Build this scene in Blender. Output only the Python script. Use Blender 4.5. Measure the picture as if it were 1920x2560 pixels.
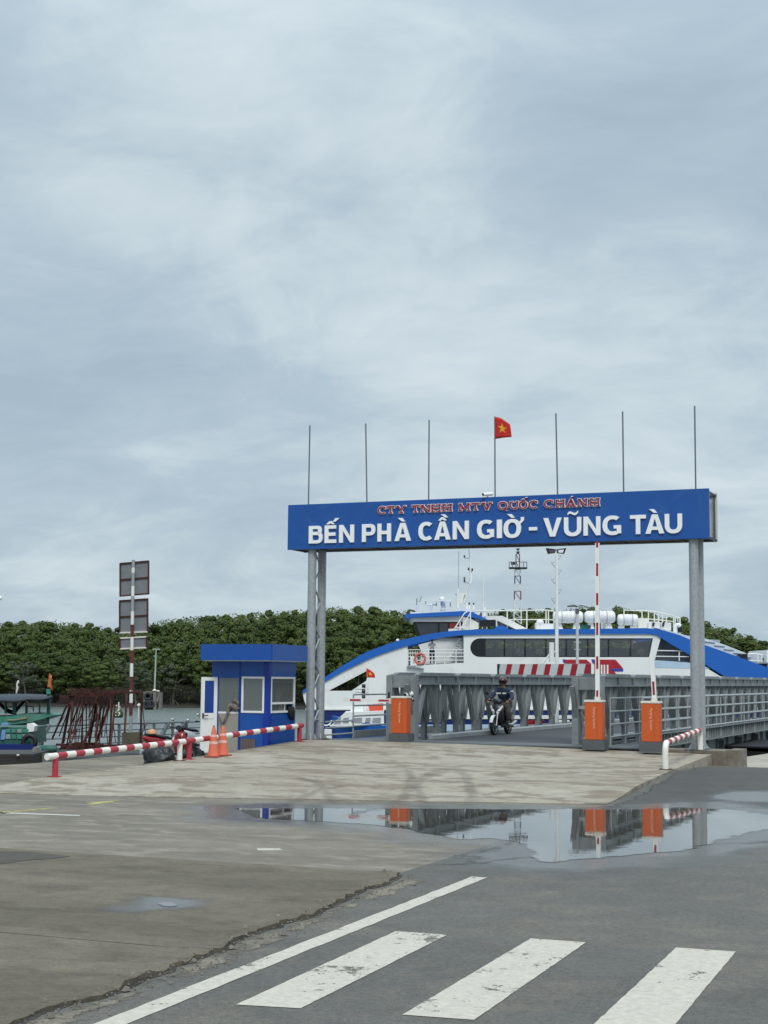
import bpy, bmesh, math, random
import numpy as np
from mathutils import Vector, Matrix, noise, geometry
random.seed(7)
scene = bpy.context.scene
COL = scene.collection
for o in list(bpy.data.objects): bpy.data.objects.remove(o)

# ------------------------------------------------------------------ camera
# World axes: X runs across the ferry ramp (right +), Y runs along the truss bridge
# away from the road, origin at the foot of the right gantry column, metres.
TH = math.radians(23.1)
CAM = Vector((7.51, -36.41, 2.035))
FPX = 3840.0
PITCH = math.atan((1697 - 1280) / FPX); ROLL = 0.009
FWD0 = Vector((-math.sin(TH), math.cos(TH), 0)); RGT0 = Vector((math.cos(TH), math.sin(TH), 0)); ZUP = Vector((0, 0, 1))
FW = FWD0 * math.cos(PITCH) + ZUP * math.sin(PITCH)
UP0 = -FWD0 * math.sin(PITCH) + ZUP * math.cos(PITCH)
RT = RGT0 * math.cos(ROLL) + UP0 * math.sin(ROLL)
UP = UP0 * math.cos(ROLL) - RGT0 * math.sin(ROLL)
cam_data = bpy.data.cameras.new('camera'); cam = bpy.data.objects.new('camera', cam_data); COL.objects.link(cam)
m = Matrix.Identity(4)
for i in range(3):
    m[i][0] = RT[i]; m[i][1] = UP[i]; m[i][2] = -FW[i]; m[i][3] = CAM[i]
cam.matrix_world = m
cam_data.sensor_fit = 'VERTICAL'; cam_data.sensor_height = 36; cam_data.sensor_width = 27
cam_data.lens = FPX / 2560 * 36
cam_data.clip_start = 0.1; cam_data.clip_end = 5000
scene.camera = cam

# ------------------------------------------------------------------ world
SUN_EL = math.radians(52); SUN_AZ = math.radians(300)     # azimuth of the veiled sun, counted from +X counter-clockwise
world = bpy.data.worlds.new("World"); scene.world = world; world.use_nodes = True
nt = world.node_tree; nt.nodes.clear()
def wn(t, **k):
    n = nt.nodes.new(t)
    for a, b in k.items(): setattr(n, a, b)
    return n
def wmath(op, a, b=None, clamp=False):
    n = wn('ShaderNodeMath', operation=op); n.use_clamp = clamp
    for i, s in enumerate((a, b)):
        if s is None: continue
        if isinstance(s, (int, float)): n.inputs[i].default_value = s
        else: nt.links.new(s, n.inputs[i])
    return n.outputs[0]
out = wn('ShaderNodeOutputWorld'); bg = wn('ShaderNodeBackground'); bg.inputs['Strength'].default_value = 0.1
sky = wn('ShaderNodeTexSky', sky_type='NISHITA'); sky.sun_disc = False
sky.sun_elevation = SUN_EL; sky.sun_rotation = math.pi / 2 - SUN_AZ; sky.dust_density = 3.0; sky.air_density = 1.0
tc = wn('ShaderNodeTexCoord'); sep = wn('ShaderNodeSeparateXYZ'); nt.links.new(tc.outputs['Generated'], sep.inputs[0])
zc = wmath('MAXIMUM', sep.outputs[2], 0.0)
den = wmath('ADD', zc, 0.32)
cx = wmath('DIVIDE', sep.outputs[0], den); cy = wmath('DIVIDE', sep.outputs[1], den)
comb = wn('ShaderNodeCombineXYZ'); nt.links.new(cx, comb.inputs[0]); nt.links.new(cy, comb.inputs[1])
mp = wn('ShaderNodeMapping'); nt.links.new(comb.outputs[0], mp.inputs[0])
mp.inputs['Rotation'].default_value = (0, 0, math.radians(-12)); mp.inputs['Scale'].default_value = (1.0, 1.15, 1); mp.inputs['Location'].default_value = (0.6, 1.9, 0)
def wnoise(scale, detail, rough, dist, loc=None):
    n = wn('ShaderNodeTexNoise'); n.inputs['Scale'].default_value = scale; n.inputs['Detail'].default_value = detail
    n.inputs['Roughness'].default_value = rough; n.inputs['Distortion'].default_value = dist
    src = mp.outputs[0]
    if loc:
        m2 = wn('ShaderNodeMapping'); nt.links.new(src, m2.inputs[0]); m2.inputs['Location'].default_value = loc[:3]
        m2.inputs['Scale'].default_value = loc[3]; src = m2.outputs[0]
    nt.links.new(src, n.inputs['Vector']); return n.outputs['Fac']
n1 = wnoise(1.5, 5, 0.5, 0.6)                       # broad banks
n2 = wnoise(4.2, 7, 0.6, 0.7, (3, 1, 0, (1, 1.0, 1)))   # wisps
n3 = wnoise(11.0, 6, 0.55, 0.8, (1, 7, 0, (0.8, 1.3, 1)))  # ripples
a = wmath('MULTIPLY', n1, 0.62); b = wmath('MULTIPLY', n2, 0.68); c = wmath('MULTIPLY', n3, 0.22)
s = wmath('ADD', wmath('ADD', a, b), c)
# the broad cloud banks of that day: soft brighter and darker stretches of the cloud layer
nd = wn('ShaderNodeTexNoise'); nd.inputs['Scale'].default_value = 2.2; nd.inputs['Detail'].default_value = 5; nt.links.new(comb.outputs[0], nd.inputs['Vector'])
ndv = wn('ShaderNodeVectorMath', operation='MULTIPLY_ADD'); nt.links.new(nd.outputs['Color'], ndv.inputs[0]); ndv.inputs[1].default_value = (0.42, 0.42, 0); nt.links.new(comb.outputs[0], ndv.inputs[2])
for (bx_, by_, rad_, amp_) in ((650, 330, 0.50, 0.17), (930, 720, 0.42, 0.15), (60, 640, 0.5, 0.14), (1500, 480, 0.75, -0.14), (350, 1060, 0.9, -0.12), (1250, 640, .35, -0.05), (1500, 980, 1.1, 0.09), (250, 420, .4, -0.06), (150, 150, .3, -.05), (1300, 130, .45, .08), (500, 1130, .35, 0.10)):
    d0 = (FW + RT * ((bx_ - 960) / FPX) - UP * ((by_ - 1280) / FPX)).normalized(); q0 = (d0.x / (d0.z + .32) + .21, d0.y / (d0.z + .32) + .21, 0)
    dn_ = wn('ShaderNodeVectorMath', operation='DISTANCE'); nt.links.new(ndv.outputs[0], dn_.inputs[0]); dn_.inputs[1].default_value = q0
    mr_ = wn('ShaderNodeMapRange'); mr_.interpolation_type = 'SMOOTHERSTEP'; nt.links.new(dn_.outputs['Value'], mr_.inputs[0]); mr_.inputs[1].default_value = 0; mr_.inputs[2].default_value = rad_ * .72; mr_.inputs[3].default_value = amp_ * 1.35; mr_.inputs[4].default_value = 0
    s = wmath('ADD', s, mr_.outputs[0])
ramp = wn('ShaderNodeValToRGB'); nt.links.new(wmath('SUBTRACT', s, 0.26), ramp.inputs[0])
e = ramp.color_ramp.elements
e[0].position = 0.22; e[0].color = (0.40, 0.508, 0.60, 1)
e[1].position = 0.88; e[1].color = (0.74, 0.82, 0.87, 1)
k = e.new(0.45); k.color = (0.475, 0.588, 0.675, 1)
k = e.new(0.62); k.color = (0.59, 0.70, 0.76, 1)
# brighter overhead, as under any thin overcast; a gentle warm-grey lift at the horizon
zen = wn('ShaderNodeMapRange'); zen.interpolation_type = 'SMOOTHSTEP'; nt.links.new(sep.outputs[2], zen.inputs[0])
zen.inputs[1].default_value = 0.30; zen.inputs[2].default_value = 1.0; zen.inputs[3].default_value = 1.0; zen.inputs[4].default_value = 2.1
sc_ = wn('ShaderNodeVectorMath', operation='SCALE'); nt.links.new(ramp.outputs[0], sc_.inputs[0]); nt.links.new(wmath('MULTIPLY', zen.outputs[0], 10.0), sc_.inputs['Scale'])
mix = wn('ShaderNodeMix', data_type='RGBA'); mix.inputs[0].default_value = 0.08
nt.links.new(sc_.outputs[0], mix.inputs[6]); nt.links.new(sky.outputs[0], mix.inputs[7])
nt.links.new(mix.outputs[2], bg.inputs[0]); nt.links.new(bg.outputs[0], out.inputs[0])

sun_data = bpy.data.lights.new('sun', 'SUN'); sun = bpy.data.objects.new('sun', sun_data); COL.objects.link(sun)
sun_data.energy = 1.9; sun_data.angle = math.radians(20); sun_data.color = (1.0, 0.965, 0.91)
sd = Vector((math.cos(SUN_EL) * math.cos(SUN_AZ), math.cos(SUN_EL) * math.sin(SUN_AZ), math.sin(SUN_EL)))
sun.rotation_euler = (-sd).to_track_quat('-Z', 'Y').to_euler(); sun.location = (0, 0, 60)
scene.view_settings.view_transform = 'Standard'; scene.view_settings.look = 'None'
scene.view_settings.exposure = 0; scene.view_settings.gamma = 1; scene.view_settings.use_curve_mapping = False

# ------------------------------------------------------------------ surveying: turn a sighted direction into a world point
def ray(x, y): return FW + RT * ((x - 960) / FPX) - UP * ((y - 1280) / FPX)
def PZ(x, y, z=0.0): d = ray(x, y); return CAM + d * ((z - CAM.z) / d.z)
def PX(x, y, X): d = ray(x, y); return CAM + d * ((X - CAM.x) / d.x)
def PY(x, y, Y): d = ray(x, y); return CAM + d * ((Y - CAM.y) / d.y)
def PD(x, y, D): d = ray(x, y); return CAM + d * (D / d.dot(FWD0))

# ------------------------------------------------------------------ materials
MATS = {}
def mat(name, col, rough=0.6, metal=0.0, var=0.12, vscale=2.0, bump=0.0, bscale=30.0, spec=0.5, dirt=None, dscale=1.2, damt=0.5, coat=0.0, objvar=0.0, ior=1.45):
    if name in MATS: return MATS[name]
    M = bpy.data.materials.new(name); M.use_nodes = True; t = M.node_tree; N = t.nodes; L = t.links
    P = N['Principled BSDF']; P.inputs['Roughness'].default_value = rough; P.inputs['Metallic'].default_value = metal
    P.inputs['Specular IOR Level'].default_value = spec; P.inputs['Coat Weight'].default_value = coat; P.inputs['IOR'].default_value = ior
    tcn = N.new('ShaderNodeTexCoord')
    no = N.new('ShaderNodeTexNoise'); no.inputs['Scale'].default_value = vscale; no.inputs['Detail'].default_value = 6; no.inputs['Roughness'].default_value = 0.6
    L.new(tcn.outputs['Object'], no.inputs['Vector'])
    mr = N.new('ShaderNodeMapRange'); L.new(no.outputs['Fac'], mr.inputs[0]); mr.inputs[1].default_value = 0.3; mr.inputs[2].default_value = 0.7
    mr.inputs[3].default_value = 1 - var; mr.inputs[4].default_value = 1 + var
    sc = N.new('ShaderNodeVectorMath'); sc.operation = 'SCALE'; sc.inputs[0].default_value = col[:3]; L.new(mr.outputs[0], sc.inputs['Scale'])
    res = sc.outputs[0]
    if dirt:
        n2 = N.new('ShaderNodeTexNoise'); n2.inputs['Scale'].default_value = dscale; n2.inputs['Detail'].default_value = 8; n2.inputs['Roughness'].default_value = 0.65
        n2.inputs['Distortion'].default_value = 0.6
        L.new(tcn.outputs['Object'], n2.inputs['Vector'])
        r2 = N.new('ShaderNodeMapRange'); L.new(n2.outputs['Fac'], r2.inputs[0]); r2.inputs[1].default_value = 0.52; r2.inputs[2].default_value = 0.72; r2.inputs[3].default_value = 0; r2.inputs[4].default_value = damt
        mx = N.new('ShaderNodeMix'); mx.data_type = 'RGBA'; L.new(r2.outputs[0], mx.inputs[0]); L.new(res, mx.inputs[6]); mx.inputs[7].default_value = (*dirt, 1)
        res = mx.outputs[2]
    if objvar:
        oi = N.new('ShaderNodeObjectInfo'); r3 = N.new('ShaderNodeMapRange'); L.new(oi.outputs['Random'], r3.inputs[0]); r3.inputs[3].default_value = 1 - objvar; r3.inputs[4].default_value = 1 + objvar
        s3 = N.new('ShaderNodeVectorMath'); s3.operation = 'SCALE'; L.new(res, s3.inputs[0]); L.new(r3.outputs[0], s3.inputs['Scale']); res = s3.outputs[0]
    L.new(res, P.inputs['Base Color'])
    if bump:
        nb = N.new('ShaderNodeTexNoise'); nb.inputs['Scale'].default_value = bscale; nb.inputs['Detail'].default_value = 4
        L.new(tcn.outputs['Object'], nb.inputs['Vector'])
        bp = N.new('ShaderNodeBump'); bp.inputs['Strength'].default_value = bump; bp.inputs['Distance'].default_value = 0.02
        L.new(nb.outputs['Fac'], bp.inputs['Height']); L.new(bp.outputs[0], P.inputs['Normal'])
    MATS[name] = M; return M

def glass(name, tint, trans, rough=0.05):
    M = bpy.data.materials.new(name); M.use_nodes = True; t = M.node_tree; N = t.nodes; L = t.links; N.clear()
    o = N.new('ShaderNodeOutputMaterial'); tr = N.new('ShaderNodeBsdfTransparent'); tr.inputs[0].default_value = (*[c * trans for c in tint], 1)
    gl = N.new('ShaderNodeBsdfGlossy'); gl.inputs['Roughness'].default_value = rough; gl.inputs[0].default_value = (0.9, 0.95, 1, 1)
    fr = N.new('ShaderNodeFresnel'); fr.inputs[0].default_value = 1.5
    ad = N.new('ShaderNodeMath'); ad.operation = 'ADD'; L.new(fr.outputs[0], ad.inputs[0]); ad.inputs[1].default_value = 0.03
    mx = N.new('ShaderNodeMixShader'); df = N.new('ShaderNodeBsdfDiffuse'); df.inputs[0].default_value = (0.42, 0.45, 0.42, 1); m0 = N.new('ShaderNodeMixShader'); m0.inputs[0].default_value = 0.28 if 'booth' in name else 0.035 if 'ferry' in name else 0.0
    L.new(tr.outputs[0], m0.inputs[1]); L.new(df.outputs[0], m0.inputs[2]); L.new(ad.outputs[0], mx.inputs[0]); L.new(m0.outputs[0], mx.inputs[1]); L.new(gl.outputs[0], mx.inputs[2]); L.new(mx.outputs[0], o.inputs[0])
    MATS[name] = M; return M

galv = mat('galvanised_steel', (0.335, 0.36, 0.375), 0.5, 0.25, 0.16, 14, 0.05, 60, dirt=(0.45, 0.47, 0.47), dscale=3, damt=0.5)
bridge_m = mat('bridge_steel_paint', (0.225, 0.248, 0.255), 0.55, 0.12, 0.16, 1.5, dirt=(0.10, 0.11, 0.105), dscale=1.6, damt=0.5)
bridge_l = mat('bridge_steel_light', (0.34, 0.37, 0.375), 0.55, 0.1, 0.12, 2.5, dirt=(0.2, 0.2, 0.19), dscale=2, damt=0.4)
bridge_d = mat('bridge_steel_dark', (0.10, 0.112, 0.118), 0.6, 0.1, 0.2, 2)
sign_blue = mat('sign_blue', (0.008, 0.078, 0.315), 0.42, 0, 0.10, 0.7, coat=0.1, dirt=(0.03, 0.11, 0.32), dscale=1.3, damt=0.6)
booth_blue = mat('booth_blue', (0.008, 0.075, 0.34), 0.4, 0, 0.08, 1.4, coat=0.1, dirt=(0.03, 0.10, 0.30), dscale=1.8, damt=0.6)
booth_blue_d = mat('booth_blue_trim', (0.005, 0.035, 0.29), 0.4)
white = mat('white_paint', (0.78, 0.79, 0.78), 0.45, 0, 0.04, 2)
white_l = mat('white_letter', (0.84, 0.85, 0.85), 0.35, 0, 0.02, 2)
red_l = mat('red_letter', (0.30, 0.010, 0.022), 0.45, 0, 0.05, 2)
red_paint = mat('red_band_paint', (0.40, 0.035, 0.055), 0.5, 0, 0.10, 6, dirt=(0.25, 0.06, 0.05), dscale=4, damt=0.35)
white_rail = mat('white_band_paint', (0.78, 0.77, 0.71), 0.5, 0, 0.05, 6, dirt=(0.55, 0.52, 0.45), dscale=4, damt=0.4)
orange = mat('orange_cabinet', (0.56, 0.098, 0.017), 0.45, 0, 0.07, 4, dirt=(0.40, 0.11, 0.045), dscale=3, damt=0.6)
cone_o = mat('cone_orange', (0.66, 0.15, 0.08), 0.55, 0, 0.1, 8, dirt=(0.45, 0.14, 0.09), dscale=6, damt=0.5)
cone_w = mat('cone_band', (0.74, 0.42, 0.36), 0.5, 0, 0.1, 8)
cream = mat('cream_cap', (0.68, 0.64, 0.57), 0.5, 0, 0.06, 6)
dark_base = mat('dark_grey_base', (0.09, 0.10, 0.105), 0.7, 0, 0.15, 6)
black = mat('black_rubber', (0.014, 0.014, 0.016), 0.55, 0, 0.2, 6)
blackgloss = mat('black_plastic', (0.012, 0.013, 0.018), 0.25, 0, 0.1, 6)
ferry_w = mat('ferry_white', (0.76, 0.77, 0.765), 0.4, 0, 0.03, 0.5, dirt=(0.58, 0.56, 0.51), dscale=0.45, damt=0.7)
ferry_c = mat('ferry_cream', (0.72, 0.72, 0.66), 0.45, 0, 0.03, 0.5)
ferry_b = mat('ferry_blue', (0.012, 0.115, 0.46), 0.38, 0, 0.05, 0.5)
ferry_n = mat('ferry_navy', (0.006, 0.02, 0.13), 0.4, 0, 0.1, 0.5)
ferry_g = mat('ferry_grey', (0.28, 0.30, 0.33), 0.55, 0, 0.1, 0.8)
ferry_lb = mat('ferry_pale_blue', (0.42, 0.55, 0.68), 0.45, 0, 0.1, 0.8)
ferry_in = mat('cabin_lining', (0.22, 0.22, 0.23), 0.7, 0, 0.1, 0.8)
em_red = mat('emblem_red', (0.36, 0.012, 0.025), 0.5)
em_blue = mat('emblem_blue', (0.05, 0.05, 0.30), 0.45)
win_dark = mat('window_black', (0.012, 0.013, 0.017), 0.18, 0, 0.05, 1)
rust = mat('rusty_steel', (0.068, 0.02, 0.014), 0.8, 0.1, 0.35, 5, 0.1, 30, dirt=(0.045, 0.02, 0.018), dscale=3, damt=0.7)
teal = mat('teal_boat_paint', (0.018, 0.10, 0.078), 0.55, 0, 0.25, 3, dirt=(0.10, 0.14, 0.10), dscale=2, damt=0.6)
teal_l = mat('teal_light_paint', (0.055, 0.22, 0.165), 0.55, 0, 0.25, 3, dirt=(0.2, 0.25, 0.2), dscale=2, damt=0.6)
tarp = mat('dark_tarpaulin', (0.035, 0.045, 0.058), 0.6, 0, 0.2, 2, 0.3, 5)
tarp_b = mat('black_tarpaulin', (0.012, 0.015, 0.015), 0.4, 0, 0.3, 5, 0.5, 6)
wood_d = mat('dark_wet_timber', (0.03, 0.028, 0.026), 0.6, 0, 0.35, 3, dirt=(0.07, 0.065, 0.055), dscale=1.2, damt=0.6)
blue_cloth = mat('blue_plastic_sheet', (0.16, 0.30, 0.55), 0.6, 0, 0.2, 4)
yellow = mat('yellow_plastic', (0.65, 0.45, 0.05), 0.6)
flag_red = mat('flag_red', (0.55, 0.02, 0.015), 0.7, 0, 0.1, 4)
flag_or = mat('faded_orange_flag', (0.50, 0.15, 0.06), 0.8, 0, 0.15, 6)
star_y = mat('flag_star_yellow', (0.80, 0.40, 0.02), 0.7)
cloth_g = mat('grey_brown_cloth', (0.20, 0.17, 0.155), 0.9, 0, 0.2, 12)
conc_old = mat('weathered_concrete_block', (0.17, 0.145, 0.115), 0.85, 0, 0.25, 5, 0.3, 25, dirt=(0.36, 0.32, 0.26), dscale=3, damt=0.7)
conc_dk = mat('mossy_pedestal', (0.10, 0.09, 0.06), 0.85, 0, 0.3, 5, 0.2, 25)
skin_m = mat('skin', (0.33, 0.17, 0.11), 0.6)
cloth_w = mat('white_shirt_cloth', (0.70, 0.70, 0.70), 0.85)
cloth_n = mat('navy_cloth', (0.012, 0.02, 0.055), 0.85)
cloth_j = mat('navy_jacket_cloth', (0.016, 0.032, 0.07), 0.75, 0, 0.25, 14)
cloth_t = mat('brown_trouser_cloth', (0.07, 0.06, 0.05), 0.85, 0, 0.2, 14)
cloth_gr = mat('charcoal_cloth', (0.05, 0.055, 0.06), 0.85)
cloth_bl = mat('pale_blue_cloth', (0.4, 0.5, 0.55), 0.85)
cloth_be = mat('beige_cloth', (0.6, 0.55, 0.45), 0.85)
helmet_m = mat('dark_red_helmet', (0.05, 0.01, 0.01), 0.25, coat=0.5)
helmet_o = mat('orange_helmet', (0.62, 0.30, 0.16), 0.35)
scoot_r = mat('red_scooter_paint', (0.22, 0.006, 0.01), 0.25, coat=0.6)
scoot_s = mat('silver_scooter_panel', (0.72, 0.74, 0.74), 0.25)
scoot_k = mat('dark_scooter_panel', (0.02, 0.02, 0.026), 0.3, coat=0.3)
chrome = mat('metal_trim', (0.5, 0.5, 0.5), 0.3, 0.8)
rim_m = mat('grey_alloy', (0.10, 0.10, 0.11), 0.45, 0.4)
lamp_g = mat('lamp_glass', (0.75, 0.77, 0.76), 0.15)
trunk_m = mat('pale_bark', (0.16, 0.15, 0.13), 0.85, 0, 0.3, 3)
panel_g = mat('galvanised_sheet', (0.19, 0.205, 0.22), 0.5, 0.15, 0.12, 4)
mirror_g = mat('mirror_glass', (0.85, 0.87, 0.88), 0.08, 0.9)
win_glass = glass('tinted_ferry_glass', (0.95, 0.92, 0.91), 0.85)
booth_glass = glass('booth_glass', (0.80, 0.86, 0.82), 0.62, 0.03)

# ------------------------------------------------------------------ mesh builder
class MB:
    T = None
    def __init__(s): s.v = []; s.f = []; s.sm = []
    def add(s, vs, fs, smooth=False):
        b = len(s.v)
        for p in vs:
            p = Vector(p)
            if MB.T is not None: p = MB.T @ p
            s.v.append(p)
        for f in fs: s.f.append([b + i for i in f]); s.sm.append(smooth)
        return s
    def box(s, x0, x1, y0, y1, z0, z1):
        x0, x1 = sorted((x0, x1)); y0, y1 = sorted((y0, y1)); z0, z1 = sorted((z0, z1))
        return s.add([(x0, y0, z0), (x1, y0, z0), (x1, y1, z0), (x0, y1, z0), (x0, y0, z1), (x1, y0, z1), (x1, y1, z1), (x0, y1, z1)],
                     [(3, 2, 1, 0), (4, 5, 6, 7), (0, 1, 5, 4), (1, 2, 6, 5), (2, 3, 7, 6), (3, 0, 4, 7)])
    def cbox(s, c, d): return s.box(c[0] - d[0] / 2, c[0] + d[0] / 2, c[1] - d[1] / 2, c[1] + d[1] / 2, c[2] - d[2] / 2, c[2] + d[2] / 2)
    def bar(s, p, q, w, h, up=(0, 0, 1)):
        p = Vector(p); q = Vector(q); d = (q - p).normalized(); u = Vector(up)
        if abs(d.dot(u)) > 0.98: u = Vector((1, 0, 0)) if abs(d.x) < 0.9 else Vector((0, 1, 0))
        a = d.cross(u).normalized() * (w / 2); b = a.cross(d).normalized() * (h / 2)
        vs = [p - a - b, p + a - b, p + a + b, p - a + b, q - a - b, q + a - b, q + a + b, q - a + b]
        return s.add(vs, [(0, 1, 2, 3), (7, 6, 5, 4), (1, 0, 4, 5), (2, 1, 5, 6), (3, 2, 6, 7), (0, 3, 7, 4)])
    def path(s, pts, r, n=10, caps=True):
        pts = [Vector(p) for p in pts]; rs = r if isinstance(r, (list, tuple)) else [r] * len(pts)
        rings = []; prev = None
        for i, p in enumerate(pts):
            d = (pts[min(i + 1, len(pts) - 1)] - pts[max(i - 1, 0)]).normalized()
            if prev is None:
                u = Vector((0, 0, 1)) if abs(d.z) < 0.9 else Vector((1, 0, 0))
                a = d.cross(u).normalized()
            else: a = (prev - d * prev.dot(d)).normalized()
            prev = a; b = d.cross(a)
            rings.append([p + (a * math.cos(2 * math.pi * k / n) + b * math.sin(2 * math.pi * k / n)) * rs[i] for k in range(n)])
        vs = [p for rg in rings for p in rg]; fs = []
        for i in range(len(rings) - 1):
            for k in range(n): fs.append((i * n + k, i * n + (k + 1) % n, (i + 1) * n + (k + 1) % n, (i + 1) * n + k))
        s.add(vs, fs, True)
        if caps:
            s.add(rings[0], [tuple(range(n))[::-1]]); s.add(rings[-1], [tuple(range(n))])
        return s
    def tube(s, p, q, r, r2=None, n=10): return s.path([p, q], [r, r if r2 is None else r2], n)
    def prism(s, poly, vec):
        vec = Vector(vec); n = len(poly); a = [Vector(p) for p in poly]; b = [p + vec for p in a]
        nrm = Vector((0, 0, 0))
        for i in range(n): nrm += a[i].cross(a[(i + 1) % n])
        if nrm.dot(vec) > 0: a.reverse(); b.reverse()
        fs = [tuple(range(n)), tuple(range(2 * n - 1, n - 1, -1))]
        for i in range(n):
            j = (i + 1) % n; fs.append((j, i, n + i, n + j))
        return s.add(a + b, fs)
    def lathe(s, prof, c=(0, 0, 0), n=20, axis='z'):
        c = Vector(c); vs = []; fs = []
        for r, h in prof:
            for k in range(n):
                t = 2 * math.pi * k / n; x, y = r * math.cos(t), r * math.sin(t)
                vs.append(c + (Vector((x, y, h)) if axis == 'z' else Vector((h, x, y)) if axis == 'x' else Vector((y, h, x))))
        for i in range(len(prof) - 1):
            for k in range(n): fs.append((i * n + k, i * n + (k + 1) % n, (i + 1) * n + (k + 1) % n, (i + 1) * n + k))
        return s.add(vs, fs, True)
    def loft(s, secs, n=14, pw=2.4, axis='y'):
        # secs: (x, y, z, half-width, half-height), sections perpendicular to axis
        vs = []; fs = []
        for (x, y, z, w, h) in secs:
            for k in range(n):
                t = 2 * math.pi * k / n; c_, s_ = math.cos(t), math.sin(t)
                a = math.copysign(abs(c_) ** (2 / pw), c_) * w; b = math.copysign(abs(s_) ** (2 / pw), s_) * h
                vs.append((x + a, y, z + b) if axis == 'y' else (x + a, y + b, z) if axis == 'z' else (x, y + a, z + b))
        for i in range(len(secs) - 1):
            for k in range(n): fs.append((i * n + k, i * n + (k + 1) % n, (i + 1) * n + (k + 1) % n, (i + 1) * n + k))
        s.add(vs, fs, True)
        s.add(vs[:n] if MB.T is None else vs[:n], [tuple(range(n))[::-1]]); s.add(vs[-n:], [tuple(range(n))])
        return s
    def ball(s, c, rx, ry=None, rz=None, n=14, m=8):
        ry = rx if ry is None else ry; rz = rx if rz is None else rz
        prof = [(max(math.sin(math.pi * i / m), 1e-3), -math.cos(math.pi * i / m)) for i in range(m + 1)]
        vs = []; fs = []
        for r, h in prof:
            for k in range(n):
                t = 2 * math.pi * k / n; vs.append((c[0] + rx * r * math.cos(t), c[1] + ry * r * math.sin(t), c[2] + rz * h))
        for i in range(m):
            for k in range(n): fs.append((i * n + k, i * n + (k + 1) % n, (i + 1) * n + (k + 1) % n, (i + 1) * n + k))
        return s.add(vs, fs, True)
    def torus(s, c, R, r, nrm=(0, 1, 0), n=20, m=8, arc=(0, 2 * math.pi)):
        nrm = Vector(nrm).normalized(); u = Vector((0, 0, 1)) if abs(nrm.z) < 0.9 else Vector((1, 0, 0)); a = nrm.cross(u).normalized(); b = nrm.cross(a)
        c = Vector(c); pts = [c + (a * math.cos(t) + b * math.sin(t)) * R for t in [arc[0] + (arc[1] - arc[0]) * i / n for i in range(n + 1)]]
        return s.path(pts, r, m, caps=False)
    def mesh(s, name, inv=None):
        me = bpy.data.meshes.new(name)
        vs = [(inv @ p) if inv is not None else p for p in s.v]
        me.from_pydata([tuple(p) for p in vs], [], s.f)
        me.polygons.foreach_set('use_smooth', s.sm); me.update()
        return me

def tag(o, label=None, cat=None, group=None, kind=None):
    if label: o['label'] = label
    if cat: o['category'] = cat
    if group: o['group'] = group
    if kind: o['kind'] = kind
    return o
def root(name, loc, label, cat, group=None, rz=0.0):
    o = bpy.data.objects.new(name, None); COL.objects.link(o); o.location = loc; o.rotation_euler = (0, 0, rz); o.empty_display_size = 0.3
    return tag(o, label, cat, group)
def wm(o):
    M = Matrix.LocRotScale(o.location, o.rotation_euler, o.scale)
    return wm(o.parent) @ M if o.parent else M
def part(par, name, mb, material, label=None, kind=None, bevel=0):
    inv = wm(par).inverted() if par else None
    me = mb.mesh(name, inv); me.materials.append(material)
    o = bpy.data.objects.new(name, me); COL.objects.link(o); o.parent = par
    if label: o['label'] = label
    if kind: o['kind'] = kind
    if bevel:
        md = o.modifiers.new('bevel', 'BEVEL'); md.width = bevel; md.segments = 2; md.limit_method = 'ANGLE'
    return o
def solo(name, mb, material, label, cat, group=None, loc=None):
    if loc is None: loc = sum(mb.v, Vector()) / len(mb.v); loc.z = min(p.z for p in mb.v)
    inv = Matrix.Translation(loc).inverted(); me = mb.mesh(name, inv); me.materials.append(material)
    o = bpy.data.objects.new(name, me); COL.objects.link(o); o.location = loc
    return tag(o, label, cat, group)
def setting(name, mb, material):
    o = part(None, name, mb, material); o['kind'] = 'structure'; return o
def dup(o, par, off=(0, 0, 0)):
    c_ = o.copy(); COL.objects.link(c_); c_.parent = par; c_.location = Vector(o.location) + Vector(off); return c_
def copy_thing(r, loc, rz=None, label=None):
    c_ = r.copy(); COL.objects.link(c_); c_.location = loc
    if rz is not None: c_.rotation_euler = (0, 0, rz)
    if label: c_['label'] = label
    for ch in list(r.children):
        d = ch.copy(); COL.objects.link(d); d.parent = c_
        for g in list(ch.children):
            h = g.copy(); COL.objects.link(h); h.parent = d
    return c_

# ------------------------------------------------------------------ ground
def interp(t, tab):
    if t <= tab[0][0]: return tab[0][1]
    for (a, b), (c_, d) in zip(tab, tab[1:]):
        if t <= c_: return b + (d - b) * (t - a) / (c_ - a)
    return tab[-1][1]
def lineA(x): return -11.55 + (x - 0.0) * 0.318 if x < 0.83 else -11.29
def ramp_h(x, y):
    return interp(y - lineA(max(x, -9.2)), [(0, 0), (1.2, 0.03), (2.9, 0.13), (7.2, 0.21), (11.2, 0.35), (13.2, 0.43), (15, 0.45)])
def fbm(x, y, sc, seed=0.0):
    return noise.fractal(Vector((x * sc, y * sc, seed)), 1.0, 2.0, 4)

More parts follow.
